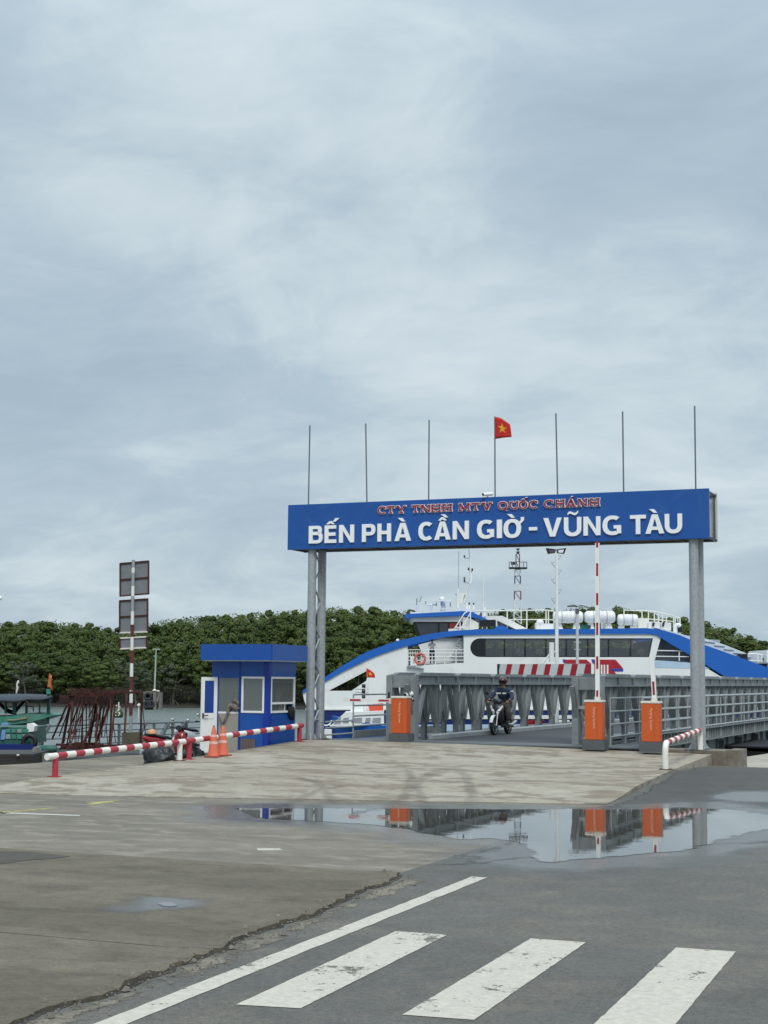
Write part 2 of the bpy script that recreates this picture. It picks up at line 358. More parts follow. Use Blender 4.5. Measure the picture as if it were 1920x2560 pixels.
PUD = [PZ(x, y) for x, y in [(575, 2019), (640, 2019.5), (760, 2020), (900, 2020), (1060, 2021), (1240, 2022), (1400, 2022), (1510, 2023), (1600, 2022), (1690, 2018), (1760, 2014), (1830, 2019),
       (1860, 2026), (1930, 2036), (2060, 2034), (2120, 2050), (2010, 2066), (1920, 2077), (1886, 2086), (1840, 2100), (1799, 2111), (1730, 2131), (1650, 2135), (1620, 2137), (1539, 2146), (1458, 2152), (1394, 2159),
       (1335, 2157), (1308, 2150), (1300, 2136), (1318, 2130), (1298, 2122), (1272, 2105), (1225, 2098), (1170, 2104), (1080, 2090), (1010, 2077), (960, 2069), (900, 2063), (820, 2057), (740, 2053), (660, 2049), (615, 2044), (590, 2032)]]
PUD2 = [PZ(x, y) for x, y in [(1812, 1999), (1870, 1995.5), (1990, 1994), (2080, 1997), (2000, 2003), (1920, 2005), (1860, 2004)]]
PUD3 = [PZ(x, y) for x, y in [(378, 2262), (410, 2256), (440, 2259), (462, 2267), (430, 2272), (395, 2270)]]
def frac_poly(pts, amp, lvl=3):
    pts = [Vector((p[0], p[1])) for p in pts]
    for l in range(lvl):
        q = []
        for i, p in enumerate(pts):
            n = pts[(i + 1) % len(pts)]; d = n - p; q.append(p)
            q.append((p + n) / 2 + Vector((-d.y, d.x)) * random.uniform(-amp, amp))
        pts = q
    return pts
PUDF = frac_poly(PUD, 0.10, 3); PUD2F = frac_poly(PUD2, 0.1, 2); PUD3F = frac_poly(PUD3, 0.1, 2)
def poly_arr(P): return np.array([(p[0], p[1]) for p in P])
PA = [poly_arr(PUD), poly_arr(PUD2), poly_arr(PUD3)]
def inside(P, A):
    x, y = P[:, 0], P[:, 1]; r = np.zeros(len(P), bool); n = len(A)
    for i in range(n):
        x1, y1 = A[i]; x2, y2 = A[(i + 1) % n]
        c_ = ((y1 > y) != (y2 > y))
        with np.errstate(divide='ignore', invalid='ignore'):
            r ^= c_ & (x < (x2 - x1) * (y - y1) / (y2 - y1 + 1e-12) + x1)
    return r
def dist_poly(P, A, closed=True):
    d = np.full(len(P), 1e9); n = len(A)
    for i in range(n if closed else n - 1):
        a = A[i]; b = A[(i + 1) % n]; ab = b - a; t = np.clip(((P - a) @ ab) / (ab @ ab + 1e-12), 0, 1)
        d = np.minimum(d, np.linalg.norm(P - (a + t[:, None] * ab), axis=1))
    return d
TRACKS = []
for pts in [[(690, 2005), (735, 1985), (790, 1968), (850, 1962)], [(842, 2004), (830, 1985), (815, 1968), (790, 1955), (745, 1950)], [(962, 2002), (1000, 1985), (1035, 1962), (1075, 1945), (1130, 1935)],
            [(1072, 2005), (1058, 1985), (1040, 1962), (1075, 1940), (1160, 1925)], [(1165, 2004), (1180, 1975), (1165, 1945), (1120, 1930), (1050, 1925)], [(985, 2006), (1010, 1975), (1030, 1950), (1020, 1935)]]:
    TRACKS.append(poly_arr([PZ(x, y, 0.12) for x, y in pts]))
def ground(name, poly, res, hfun, material, thick=0.0, edge_amp=0.0, parent=None, fine=None, fade=0.0):
    P = [Vector((p[0], p[1])) for p in poly]
    # subdivide edges
    E = []
    for i, p in enumerate(P):
        q = P[(i + 1) % len(P)]; n = max(1, int((q - p).length / res))
        for k in range(n):
            t = k / n; pt = p.lerp(q, t)
            E.append(pt)
    A = poly_arr(P)
    if edge_amp:
        E = [p + Vector((fbm(p.x, p.y, 1.3, 5), fbm(p.x, p.y, 1.3, 9))) * edge_amp for p in E]
    lo = A.min(0); hi = A.max(0)
    gx = np.arange(lo[0] + res / 2, hi[0], res); gy = np.arange(lo[1] + res / 2, hi[1], res)
    G = np.array([(x, y) for x in gx for y in gy]) if len(gx) and len(gy) else np.zeros((0, 2))
    if len(G):
        EA = poly_arr(E); ok = inside(G, EA); G = G[ok]
        G = G[dist_poly(G, EA) > res * 0.35]
    if fine is not None:
        fx0, fx1, fy0, fy1, fr = fine
        F_ = np.array([(x, y) for x in np.arange(fx0, fx1, fr) for y in np.arange(fy0, fy1, fr)])
        ok = inside(F_, EA); F_ = F_[ok]; F_ = F_[dist_poly(F_, EA) > fr * 0.5]; G = np.vstack([G, F_])
    G = G + np.random.RandomState(3).uniform(-0.02, 0.02, G.shape)
    nE = len(E); allv = [Vector(p) for p in E] + [Vector((float(a), float(b))) for a, b in G]
    r = geometry.delaunay_2d_cdt(allv, [(i, (i + 1) % nE) for i in range(nE)], [], 1, 1e-5)
    vs = r[0]; fs = [f for f in r[2]]
    Va = np.array([(p.x, p.y) for p in vs]); cen = np.array([Va[list(f)].mean(0) for f in fs]); keep = inside(cen, poly_arr(E))
    fs = [f for f, k_ in zip(fs, keep) if k_]
    V3 = [(p.x, p.y, hfun(p.x, p.y)) for p in vs]
    if thick:
        base = len(V3)
        for p in E: V3.append((p.x, p.y, hfun(p.x, p.y)))
        for p in E: V3.append((p.x, p.y, hfun(p.x, p.y) - thick))
        ar = sum(E[i].x * E[(i + 1) % nE].y - E[(i + 1) % nE].x * E[i].y for i in range(nE))
        for i in range(nE):
            j = (i + 1) % nE
            q = (base + i, base + j, base + nE + j, base + nE + i)
            fs.append(q[::-1] if ar > 0 else q)
    me = bpy.data.meshes.new(name); me.from_pydata(V3, [], fs); me.materials.append(material)
    VA = np.array([(p[0], p[1]) for p in V3])
    wet = np.zeros(len(VA)); st = np.zeros(len(VA))
    for A_, reach in zip(PA, (1.15, 0.7, 0.35)):
        near = (VA[:, 0] > A_[:, 0].min() - 3) & (VA[:, 0] < A_[:, 0].max() + 3) & (VA[:, 1] > A_[:, 1].min() - 3) & (VA[:, 1] < A_[:, 1].max() + 3)
        if near.any():
            Q = VA[near]; d = dist_poly(Q, A_); d[inside(Q, A_)] = 0
            nz = np.array([fbm(x, y, 0.9, 2.0) for x, y in Q]) * 0.45
            w = 1 - np.clip((d + nz - 0.05) / reach, 0, 1); wet[near] = np.maximum(wet[near], w)
    for Tr in TRACKS:
        near = (VA[:, 0] > Tr[:, 0].min() - 1) & (VA[:, 0] < Tr[:, 0].max() + 1) & (VA[:, 1] > Tr[:, 1].min() - 1) & (VA[:, 1] < Tr[:, 1].max() + 1)
        if near.any():
            Q = VA[near]; d = dist_poly(Q, Tr, False); nz = np.array([fbm(x, y, 2.0, 4.0) for x, y in Q]) * 0.08
            st[near] = np.maximum(st[near], 1 - np.clip((d + nz * .7 - 0.06) / 0.05, 0, 1))
    fd = np.ones(len(VA))
    if fade: fd = np.clip(dist_poly(VA, poly_arr(E)) / fade, 0, 1)
    for nm, arr in (('wet', wet), ('stain', st), ('fade', fd)):
        at = me.attributes.new(nm, 'FLOAT', 'POINT'); at.data.foreach_set('value', arr.astype(np.float32))
    me.update()
    o = bpy.data.objects.new(name, me); COL.objects.link(o); o['kind'] = 'structure'
    if parent: o.parent = parent
    return o

def ground_mat(name, ca, cb, cc, scale=0.35, rough=0.85, fine=60, bump=0.25, stretch=(1, 1, 1), wetcol=0.5, speck=0.1, patch=0.6, wetrough=0.22, ragged=False, sharp=(0.50, 0.66)):
    M = bpy.data.materials.new(name); M.use_nodes = True; t = M.node_tree; N = t.nodes; L = t.links; P = N['Principled BSDF']
    g = N.new('ShaderNodeTexCoord'); mpn = N.new('ShaderNodeMapping'); L.new(g.outputs['Object'], mpn.inputs[0]); mpn.inputs['Scale'].default_value = stretch; mpn.inputs['Rotation'].default_value = (0, 0, -TH)
    def nz(sc, det, ro, di=0.0, src=None):
        n = N.new('ShaderNodeTexNoise'); n.inputs['Scale'].default_value = sc; n.inputs['Detail'].default_value = det; n.inputs['Roughness'].default_value = ro; n.inputs['Distortion'].default_value = di
        L.new(src or mpn.outputs[0], n.inputs['Vector']); return n.outputs['Fac']
    def mr(src, a, b, c_, d):
        n = N.new('ShaderNodeMapRange'); L.new(src, n.inputs[0])
        for i, v_ in zip((1, 2, 3, 4), (a, b, c_, d)): n.inputs[i].default_value = v_
        return n.outputs[0]
    def mixc(f, a, b):
        n = N.new('ShaderNodeMix'); n.data_type = 'RGBA'
        for i, s_ in ((0, f), (6, a), (7, b)):
            if isinstance(s_, (int, float)): n.inputs[i].default_value = s_
            elif isinstance(s_, tuple): n.inputs[i].default_value = (*s_, 1)
            else: L.new(s_, n.inputs[i])
        return n.outputs[2]
    big = nz(scale, 8, 0.6, 0.3); mid = nz(scale * 4.3, 8, 0.65, 0.35); fin = nz(fine, 3, 0.6, 0, g.outputs['Object']); fin2 = nz(fine * 0.25, 5, 0.7, 0, g.outputs['Object'])
    col = mixc(mr(big, 0.40, 0.60, 0, 1), ca, cb); col = mixc(mr(mid, sharp[0], sharp[1], 0, patch), col, cc); lt = nz(scale * 9, 7, 0.7, 0.3, g.outputs['Object']); sm = N.new('ShaderNodeVectorMath'); sm.operation = 'SCALE'; L.new(col, sm.inputs[0]); L.new(mr(lt, 0.32, 0.68, 0.84, 1.16), sm.inputs['Scale']); col = sm.outputs[0]
    sp = N.new('ShaderNodeMath'); sp.operation = 'ADD'; L.new(mr(fin, 0.3, 0.7, 1 - speck, 1 + speck), sp.inputs[0]); L.new(mr(fin2, 0.3, 0.7, -speck, speck), sp.inputs[1])
    s1 = N.new('ShaderNodeVectorMath'); s1.operation = 'SCALE'; L.new(col, s1.inputs[0]); L.new(sp.outputs[0], s1.inputs['Scale'])
    st = N.new('ShaderNodeAttribute'); st.attribute_name = 'stain'; we = N.new('ShaderNodeAttribute'); we.attribute_name = 'wet'
    s2 = N.new('ShaderNodeVectorMath'); s2.operation = 'SCALE'; L.new(s1.outputs[0], s2.inputs[0]); L.new(mr(st.outputs['Fac'], 0, 1, 1, 0.70), s2.inputs['Scale'])
    wf = N.new('ShaderNodeMath'); wf.operation = 'MULTIPLY_ADD'; wf.use_clamp = True; L.new(we.outputs['Fac'], wf.inputs[0]); wf.inputs[1].default_value = 1.5
    wa = mr(mid, 0.35, 0.65, -0.25, 0.1); L.new(wa, wf.inputs[2])
    wm_ = N.new('ShaderNodeMath'); wm_.operation = 'MULTIPLY'; wm_.use_clamp = True; L.new(wf.outputs[0], wm_.inputs[0]); L.new(mr(we.outputs['Fac'], 0.02, 0.15, 0, 1), wm_.inputs[1])
    W = wm_.outputs[0]
    s3 = N.new('ShaderNodeVectorMath'); s3.operation = 'SCALE'; L.new(s2.outputs[0], s3.inputs[0]); L.new(mr(W, 0, 1, 1, wetcol), s3.inputs['Scale'])
    L.new(s3.outputs[0], P.inputs['Base Color'])
    rn = N.new('ShaderNodeMath'); rn.operation = 'MULTIPLY'; L.new(mr(W, 0, 1, 1, wetrough / rough), rn.inputs[0]); L.new(mr(mid, 0.35, 0.65, rough * 0.86, rough), rn.inputs[1]); L.new(rn.outputs[0], P.inputs['Roughness'])
    bp = N.new('ShaderNodeBump'); bp.inputs['Distance'].default_value = 0.01
    L.new(mr(W, 0, 1, bump, bump * 0.15), bp.inputs['Strength']); L.new(fin2, bp.inputs['Height']); L.new(bp.outputs[0], P.inputs['Normal'])
    P.inputs['Specular IOR Level'].default_value = 0.35
    if ragged:
        fa = N.new('ShaderNodeAttribute'); fa.attribute_name = 'fade'; rg = nz(3.0, 8, 0.75, 0.6, g.outputs['Object'])
        ad_ = N.new('ShaderNodeMath'); ad_.operation = 'ADD'; L.new(fa.outputs['Fac'], ad_.inputs[0]); L.new(mr(rg, 0.3, 0.7, -0.55, 0.10), ad_.inputs[1])
        L.new(mr(ad_.outputs[0], 0.0, 0.18, 0, 1), P.inputs['Alpha'])
    MATS[name] = M; return M
asphalt_m = ground_mat('asphalt', (0.100, 0.096, 0.086), (0.125, 0.119, 0.104), (0.158, 0.142, 0.115), 0.22, 0.8, 75, 0.7, speck=0.30, patch=0.7, wetcol=0.55)
asphalt_n = ground_mat('newer_asphalt', (0.066, 0.064, 0.059), (0.082, 0.080, 0.073), (0.10, 0.094, 0.08), 0.3, 0.8, 90, 0.4, speck=0.14, patch=0.5, wetcol=0.75, ragged=True)
slab_m = ground_mat('ramp_concrete', (0.36, 0.325, 0.262), (0.30, 0.262, 0.205), (0.205, 0.170, 0.125), 0.30, 0.85, 60, 0.25, stretch=(0.8, 1.2, 1), speck=0.08, patch=0.85, sharp=(0.49, 0.56))
yard_m = ground_mat('yard_concrete', (0.150, 0.128, 0.094), (0.112, 0.095, 0.068), (0.078, 0.066, 0.048), 0.35, 0.85, 70, 0.45, stretch=(0.7, 1.5, 1), speck=0.16, patch=0.7)
yard2_m = ground_mat('damp_yard_concrete', (0.200, 0.174, 0.135), (0.145, 0.124, 0.094), (0.255, 0.228, 0.182), 0.35, 0.72, 70, 0.3, stretch=(0.7, 1.5, 1), speck=0.10, patch=0.75, sharp=(0.51, 0.60))
quay_m = ground_mat('quay_concrete', (0.24, 0.21, 0.16), (0.165, 0.142, 0.108), (0.075, 0.064, 0.05), 0.4, 0.85, 60, 0.25, stretch=(0.7, 1.8, 1), speck=0.08, patch=0.8)
pale_m = ground_mat('pale_concrete', (0.42, 0.40, 0.33), (0.36, 0.33, 0.27), (0.28, 0.26, 0.21), 0.4, 0.85, 60, 0.25, stretch=(0.6, 1.8, 1), speck=0.05)
dirt_m = ground_mat('sandy_dirt', (0.200, 0.176, 0.138), (0.150, 0.134, 0.108), (0.26, 0.23, 0.18), 0.9, 0.95, 45, 1.0, speck=0.25, patch=0.8, ragged=True)
soil_m = ground_mat('dark_soil', (0.035, 0.03, 0.025), (0.05, 0.044, 0.036), (0.02, 0.018, 0.015), 2, 0.95, 40, 0.5)

# soil bed and asphalt
mb = MB(); mb.box(-13.5, 60, -90, -0.6, -2.2, -0.06); setting('ground_bed', mb, soil_m)
def h_asph(x, y):
    z = 0.0004 * fbm(x, y, 0.4)
    if y > -12: z += interp(y, [(-11.3, 0), (-9.5, 0.03), (-7, 0.12), (-4.4, 0.195), (-2.6, 0.17), (-0.2, 0.10), (2, 0.08)])
    return z
edge = [PZ(x, y) for x, y in [(-400, 2760), (75, 2550), (312, 2467), (492, 2403), (642, 2331), (735, 2299), (868, 2253), (960, 2207), (998, 2182)]]
asph_poly = [(p.x - 0.35, p.y) for p in edge] + [(0.75, -18.3), (0.4, -11.3), (0.40, -4.4), (0.41, -0.35), (0.7, -0.33), (1.76, -0.62), (6, -2.2), (60, -20), (60, -80), (-10, -80)]
ground('asphalt_road', asph_poly, 0.6, h_asph, asphalt_m, 0.05, 0.0, fine=(-9, 12, -19.5, -10.0, 0.16))
# dark newer asphalt patch that runs from the ramp to the puddle's near side
patch_poly = [PZ(1700, 1925, 0.18), (1.30, -18.6), (1.35, -20.9)]
pp = [(0.45, -4.45), (0.86, -11.2), (1.16, -18.3), (1.22, -20.8), (1.6, -20.4), (2.0, -19.3), (2.8, -18.3), (3.6, -16.9), (5.4, -15.2), (8.5, -13.6), (16, -12.4), (16, -7.0), (6, -2.6), (1.8, -0.85), (0.55, -0.75)]
ground('asphalt_patch', pp, 0.35, lambda x, y: h_asph(x, y) + 0.0016, asphalt_n, 0.0, 0.12, fade=0.5)
# right hand pale concrete strip beyond the asphalt and quay wall
ground('quay_strip', [(0.78, -0.28), (1.78, -0.56), (6, -2.1), (40, -13.8), (40, 6), (8, 9), (0.35, 8.6), (-0.05, 4.4), (-0.1, 1.12), (1.02, 1.1)], 0.8, lambda x, y: 0.03, pale_m, 2.2)
mb = MB(); mb.prism([(0.8, -0.36, 0.02), (1.78, -0.64, 0.02), (6, -2.18, 0.02), (40, -13.9, 0.02), (40, -13.75, 0.02), (6, -2.0, 0.02), (1.78, -0.46, 0.02), (0.8, -0.2, 0.02)], (0, 0, 0.05)); setting('edge_kerb', mb, MATS['pale_concrete'])

# ramp slab
L0, L1 = -9.95, 0.42
slab_poly = [(-9.95, lineA(-9.2) + 0.0), (-7, lineA(-7)), (-4, lineA(-4)), (-1, lineA(-1)), (0.83, -11.29), (0.42, -4.4), (0.42, -0.25), (-0.9, -0.25), (-4.7, -0.18), (-9.95, -0.1)]
ground('ramp_slab', slab_poly, 0.3, lambda x, y: ramp_h(x, y) + 0.012, slab_m, 0.6, 0.0, fine=(-8.6, -1.5, -14.2, -7.0, 0.06))
# damp yard slab between the two joints, touching the puddle
LB = -21.18
ground('yard_slab', [(-40, lineA(-9.2) - 0.02), (-9.97, lineA(-9.2) - 0.02), (-7, lineA(-7) - 0.02), (-4, lineA(-4) - 0.02), (0.80, -11.33), (1.16, -18.3), (1.22, LB + 0.018), (-40, LB + 0.018)], 0.45, lambda x, y: 0.0008 + 0.0005 * fbm(x, y, 0.4, 3), yard2_m, 0.05, 0.0, fine=(-9.5, 1.2, -18.5, -11.3, 0.16))
# nearer yard slabs: their right edges have crumbled
LC = -26.12
def crumble(y0, y1, n=60):
    r = []
    es = sorted([(p.y, p.x) for p in edge])
    for i in range(n + 1):
        y = y0 + (y1 - y0) * i / n
        x = interp(y, es)
        r.append((x + 0.10 * fbm(x, y, 1.1, 1) + 0.05 * fbm(x, y, 6.0, 2) - 0.02, y))
    return r
def slab_near(x, y):
    es = interp(y, sorted([(p.y, p.x) for p in edge]))
    k_ = max(0.0, min(1.0, (es - x) / 0.5))
    return 0.010 + 0.014 * (1 - k_) ** 2 + (1 - k_) ** 2 * 0.03 * fbm(x, y, 5, 3)
ground('yard_slab', [(-40, LB - 0.018)] + crumble(LB - 0.018, LC + 0.012) + [(-40, LC + 0.012)], 0.4, slab_near, yard_m, 0.06, 0.0, fine=(-1.2, 2.1, LC, LB, 0.07))
ground('yard_slab', [(-40, LC - 0.012)] + crumble(LC - 0.012, -32.5, 70) + [(-40, -32.5)], 0.5, slab_near, yard_m, 0.06, 0.0, fine=(0, 2.9, -30, LC, 0.06))
# low ground left of the ramp, up to the quay edge
ground('quay_ground', [(-9.96, lineA(-9.2)), (-40, lineA(-9.2)), (-40, -8.6), (-14.1, -8.2), (-13.9, -6.8), (-14.2, -2.4), (-13.2, 0.9), (-9.0, 1.0), (-9.96, -0.1)], 0.5, lambda x, y: interp(y, [(-14.4, 0.004), (-12, 0.03), (-8, 0.035), (-3, 0.02)]), quay_m, 2.4, 0.0)
# dirt strip
crv = [(p[0] - 0.12, p[1]) for p in crumble(-21.3, -31.5, 60)] + [(p[0] + 0.05 + 0.03 * fbm(p[0], p[1], 5, 31), p[1]) for p in crumble(-31.5, -21.3, 60)]
ground('crevice_soil', crv, 0.25, lambda x, y: 0.002, soil_m)
dl = []
for p in crumble(-21.4, -31.5, 140): dl.append((p[0] + 0.012 + 0.035 * fbm(p[0], p[1], 3.0, 21) + 0.03 * fbm(p[0], p[1], 11, 22), p[1]))
dr = []
for i in range(51):
    y = -31.5 + (31.5 - 21.5) * i / 50
    xw = interp(y, [(-31.5, 2.62), (-28.4, 2.33), (-24, 2.0), (-21.0, 1.83)]) - 0.10
    dr.append((xw + 0.09 * fbm(xw, y, 1.7, 7) + 0.03 * fbm(xw, y, 7, 8), y))
ground('dirt_strip', dl + dr, 0.12, lambda x, y: 0.0022 + 0.0035 * max(0, fbm(x, y, 4, 6)), dirt_m, fade=0.30)
# loose rubble along the crumbled edge
mb = MB()
for i in range(900):
    y = random.uniform(-31, -21.2); es = interp(y, sorted([(p.y, p.x) for p in edge])); dx = abs(random.gauss(0, 0.14)) * random.choice((-0.6, 1, 1)); r = random.uniform(0.003, 0.011) * (3.0 if random.random() < 0.04 else 1)
    x = es + dx; z0 = 0.008 if dx > 0 else slab_near(x, y)
    vs = [Vector((random.uniform(-1, 1), random.uniform(-1, 1), 0)) for _ in range(5)]
    pts = [Vector((x + math.cos(t) * r * random.uniform(.7, 1.3), y + math.sin(t) * r * random.uniform(.7, 1.6), z0)) for t in (0.2, 1.4, 2.7, 3.9, 5.2)]
    top = [Vector((x + (p.x - x) * .6, y + (p.y - y) * .6, z0 + r * random.uniform(.5, 1.0))) for p in pts]
    mb.add(pts + top, [(5, 6, 7, 8, 9)] + [(k, (k + 1) % 5, 5 + (k + 1) % 5, 5 + k) for k in range(5)])
o = part(None, 'rubble', mb, mat('rubble_stone', (0.17, 0.155, 0.13), 0.95, 0, 0.4, 8)); o['kind'] = 'stuff'; tag(o, 'broken concrete crumbs along the crumbling slab edge', 'rubble')

# painted markings
def paint_mat(name, col, wear):
    M = bpy.data.materials.new(name); M.use_nodes = True; t = M.node_tree; N = t.nodes; L = t.links; P = N['Principled BSDF']; P.inputs['Roughness'].default_value = 0.7
    g = N.new('ShaderNodeTexCoord')
    def nz(sc, d, r, di=0):
        n = N.new('ShaderNodeTexNoise'); n.inputs['Scale'].default_value = sc; n.inputs['Detail'].default_value = d; n.inputs['Roughness'].default_value = r; n.inputs['Distortion'].default_value = di; L.new(g.outputs['Object'], n.inputs['Vector']); return n.outputs['Fac']
    a_ = nz(1.6, 9, 0.72, 0.4); b_ = nz(14, 6, 0.7); c_ = nz(55, 3, 0.6)
    m1 = N.new('ShaderNodeMapRange'); L.new(b_, m1.inputs[0]); m1.inputs[1].default_value = 0.3; m1.inputs[2].default_value = 0.7; m1.inputs[3].default_value = 0.74; m1.inputs[4].default_value = 1.08
    s1 = N.new('ShaderNodeVectorMath'); s1.operation = 'SCALE'; s1.inputs[0].default_value = col; L.new(m1.outputs[0], s1.inputs['Scale'])
    # worn through where patches and grain coincide
    ad = N.new('ShaderNodeMath'); ad.operation = 'MULTIPLY_ADD'; L.new(b_, ad.inputs[0]); ad.inputs[1].default_value = 0.55; L.new(a_, ad.inputs[2])
    ad2 = N.new('ShaderNodeMath'); ad2.operation = 'MULTIPLY_ADD'; L.new(c_, ad2.inputs[0]); ad2.inputs[1].default_value = 0.25; L.new(ad.outputs[0], ad2.inputs[2])
    m2 = N.new('ShaderNodeMapRange'); L.new(ad2.outputs[0], m2.inputs[0]); m2.inputs[1].default_value = wear; m2.inputs[2].default_value = wear + 0.05; m2.inputs[3].default_value = 1; m2.inputs[4].default_value = 0.12
    L.new(s1.outputs[0], P.inputs['Base Color']); L.new(m2.outputs[0], P.inputs['Alpha'])
    MATS[name] = M; return M
wp = paint_mat('road_paint_white', (0.56, 0.525, 0.445), 1.0); wp_worn = paint_mat('road_paint_worn', (0.52, 0.51, 0.46), 0.97); yp = paint_mat('road_paint_yellow', (0.48, 0.43, 0.16), 0.93)
def strip(name, pts, zf, material, n=24, rag=0.006):
    # pts: quad a,b,c,d with a-b one short end, c-d the other
    a_, b_, c_, d_ = [Vector((p[0], p[1])) for p in pts]; mbx = MB(); Ls = []; Rs = []
    for i in range(n + 1):
        t = i / n; l = a_.lerp(d_, t); r = b_.lerp(c_, t)
        l += Vector((fbm(l.x, l.y, 9, 1), fbm(l.x, l.y, 9, 2))) * rag; r += Vector((fbm(r.x, r.y, 9, 3), fbm(r.x, r.y, 9, 4))) * rag
        Ls.append((l.x, l.y, zf(l.x, l.y))); Rs.append((r.x, r.y, zf(r.x, r.y)))
    vs = Ls + Rs; fs = [(i, n + 1 + i, n + 2 + i, i + 1) for i in range(n)]
    mbx.add(vs, fs); return setting(name, mbx, material)
zr = lambda x, y: h_asph(x, y) + 0.004
e0, e1 = PZ(255, 2553), PZ(330, 2556); f0, f1 = PZ(1180, 2192), PZ(1217, 2195)
def ext(p, q, k): return p + (q - p) * k
strip('edge_line', [ext(f0, e0, 1.5), ext(f1, e1, 1.5), f1, f0], zr, wp, 60, 0.012)
S1 = [(590, 2513), (752, 2522), (1119, 2338), (989, 2329)]; S2 = [(1006, 2538), (1185, 2551), (1465, 2357), (1327, 2347)]
strip('crosswalk_stripe', [PZ(*p) for p in S1], zr, wp, 40); strip('crosswalk_stripe', [PZ(*p) for p in S2], zr, wp, 40)
a3, b3, c3, d3 = PZ(1481, 2560), PZ(1689, 2560), PZ(1840, 2380), PZ(1690, 2370)
s2dir = (PZ(1006, 2538) - PZ(1327, 2347))
strip('crosswalk_stripe', [d3 + s2dir, c3 + (PZ(1185, 2551) - PZ(1465, 2357)), c3, d3], zr, wp, 40)
for k in (1, 2, 3):
    sh = (PZ(1690, 2370) - PZ(1327, 2347)) * k
    strip('crosswalk_stripe', [d3 + s2dir + sh, c3 + (PZ(1185, 2551) - PZ(1465, 2357)) + sh, c3 + sh, d3 + sh], zr, wp, 40)
zy = lambda x, y: 0.005
strip('parking_line', [PZ(0, 2030), PZ(0, 2035), PZ(133, 2023), PZ(133, 2020)], zy, yp, 12); strip('parking_line', [PZ(215, 2009), PZ(225, 2013), PZ(300, 2003), PZ(292, 2000)], zy, yp, 12)
strip('parking_line', [PZ(0, 2031), PZ(0, 2034), PZ(200, 2041), PZ(200, 2038)], zy, wp_worn, 12)
strip('parking_line', [PZ(-60, 2149), PZ(-60, 2154), PZ(93, 2131), PZ(90, 2128)], zy, yp, 12)
strip('paint_patch', [PZ(640, 2122), PZ(645, 2127), PZ(708, 2127), PZ(700, 2122)], zy, wp, 8)
# dark asphalt repair at the left
ground('repair_patch', [PZ(-200, 2124, .01), PZ(80, 2130, .01), PZ(165, 2141, .01), PZ(70, 2152, .01), PZ(-30, 2165, .01), PZ(-200, 2190, .01)], 0.2, lambda x, y: 0.0135, ground_mat('repair_asphalt', (0.075, 0.068, 0.055), (0.095, 0.085, 0.07), (0.06, 0.055, 0.045), 0.5, 0.9), 0, 0.1)

# puddles
M = bpy.data.materials.new('puddle_water'); M.use_nodes = True; P = M.node_tree.nodes['Principled BSDF']
P.inputs['Base Color'].default_value = (0.045, 0.05, 0.052, 1); P.inputs['Roughness'].default_value = 0.015; P.inputs['IOR'].default_value = 1.9; P.inputs['Specular IOR Level'].default_value = 0.75
tn = M.node_tree; nb = tn.nodes.new('ShaderNodeTexNoise'); nb.inputs['Scale'].default_value = 2.5; nb.inputs['Detail'].default_value = 3; tcx = tn.nodes.new('ShaderNodeTexCoord'); tn.links.new(tcx.outputs['Object'], nb.inputs['Vector'])
bpn = tn.nodes.new('ShaderNodeBump'); bpn.inputs['Strength'].default_value = 0.035; bpn.inputs['Distance'].default_value = 0.02; tn.links.new(nb.outputs['Fac'], bpn.inputs['Height']); tn.links.new(bpn.outputs[0], P.inputs['Normal'])
pud_m = M
fa = tn.nodes.new('ShaderNodeAttribute'); fa.attribute_name = 'fade'; ng = tn.nodes.new('ShaderNodeTexNoise'); ng.inputs['Scale'].default_value = 3.2; ng.inputs['Detail'].default_value = 8; ng.inputs['Roughness'].default_value = 0.7; tn.links.new(tcx.outputs['Object'], ng.inputs['Vector'])
m1 = tn.nodes.new('ShaderNodeMapRange'); tn.links.new(ng.outputs['Fac'], m1.inputs[0]); m1.inputs[1].default_value = .3; m1.inputs[2].default_value = .7; m1.inputs[3].default_value = -.75; m1.inputs[4].default_value = .05
a1 = tn.nodes.new('ShaderNodeMath'); a1.operation = 'ADD'; tn.links.new(fa.outputs['Fac'], a1.inputs[0]); tn.links.new(m1.outputs[0], a1.inputs[1])
m2 = tn.nodes.new('ShaderNodeMapRange'); tn.links.new(a1.outputs[0], m2.inputs[0]); m2.inputs[1].default_value = 0.0; m2.inputs[2].default_value = .22; m2.inputs[3].default_value = 0; m2.inputs[4].default_value = 1; tn.links.new(m2.outputs[0], P.inputs['Alpha'])
# silt: slightly rougher, browner film in places
m3 = tn.nodes.new('ShaderNodeMapRange'); tn.links.new(nb.outputs['Fac'], m3.inputs[0]); m3.inputs[1].default_value = .4; m3.inputs[2].default_value = .75; m3.inputs[3].default_value = .008; m3.inputs[4].default_value = .05; tn.links.new(m3.outputs[0], P.inputs['Roughness'])
P.inputs['Base Color'].default_value = (0.055, 0.05, 0.04, 1)
for pl, z, fd_, rs_ in ((PUD, 0.0034, 0.26, 0.13), (PUD2, 0.0036, 0.3, 0.14), (PUD3, 0.0135, 0.10, 0.05)):
    ground('puddle', frac_poly(pl, 0.06, 2), rs_, lambda x, y, z=z: z, pud_m, fade=fd_)

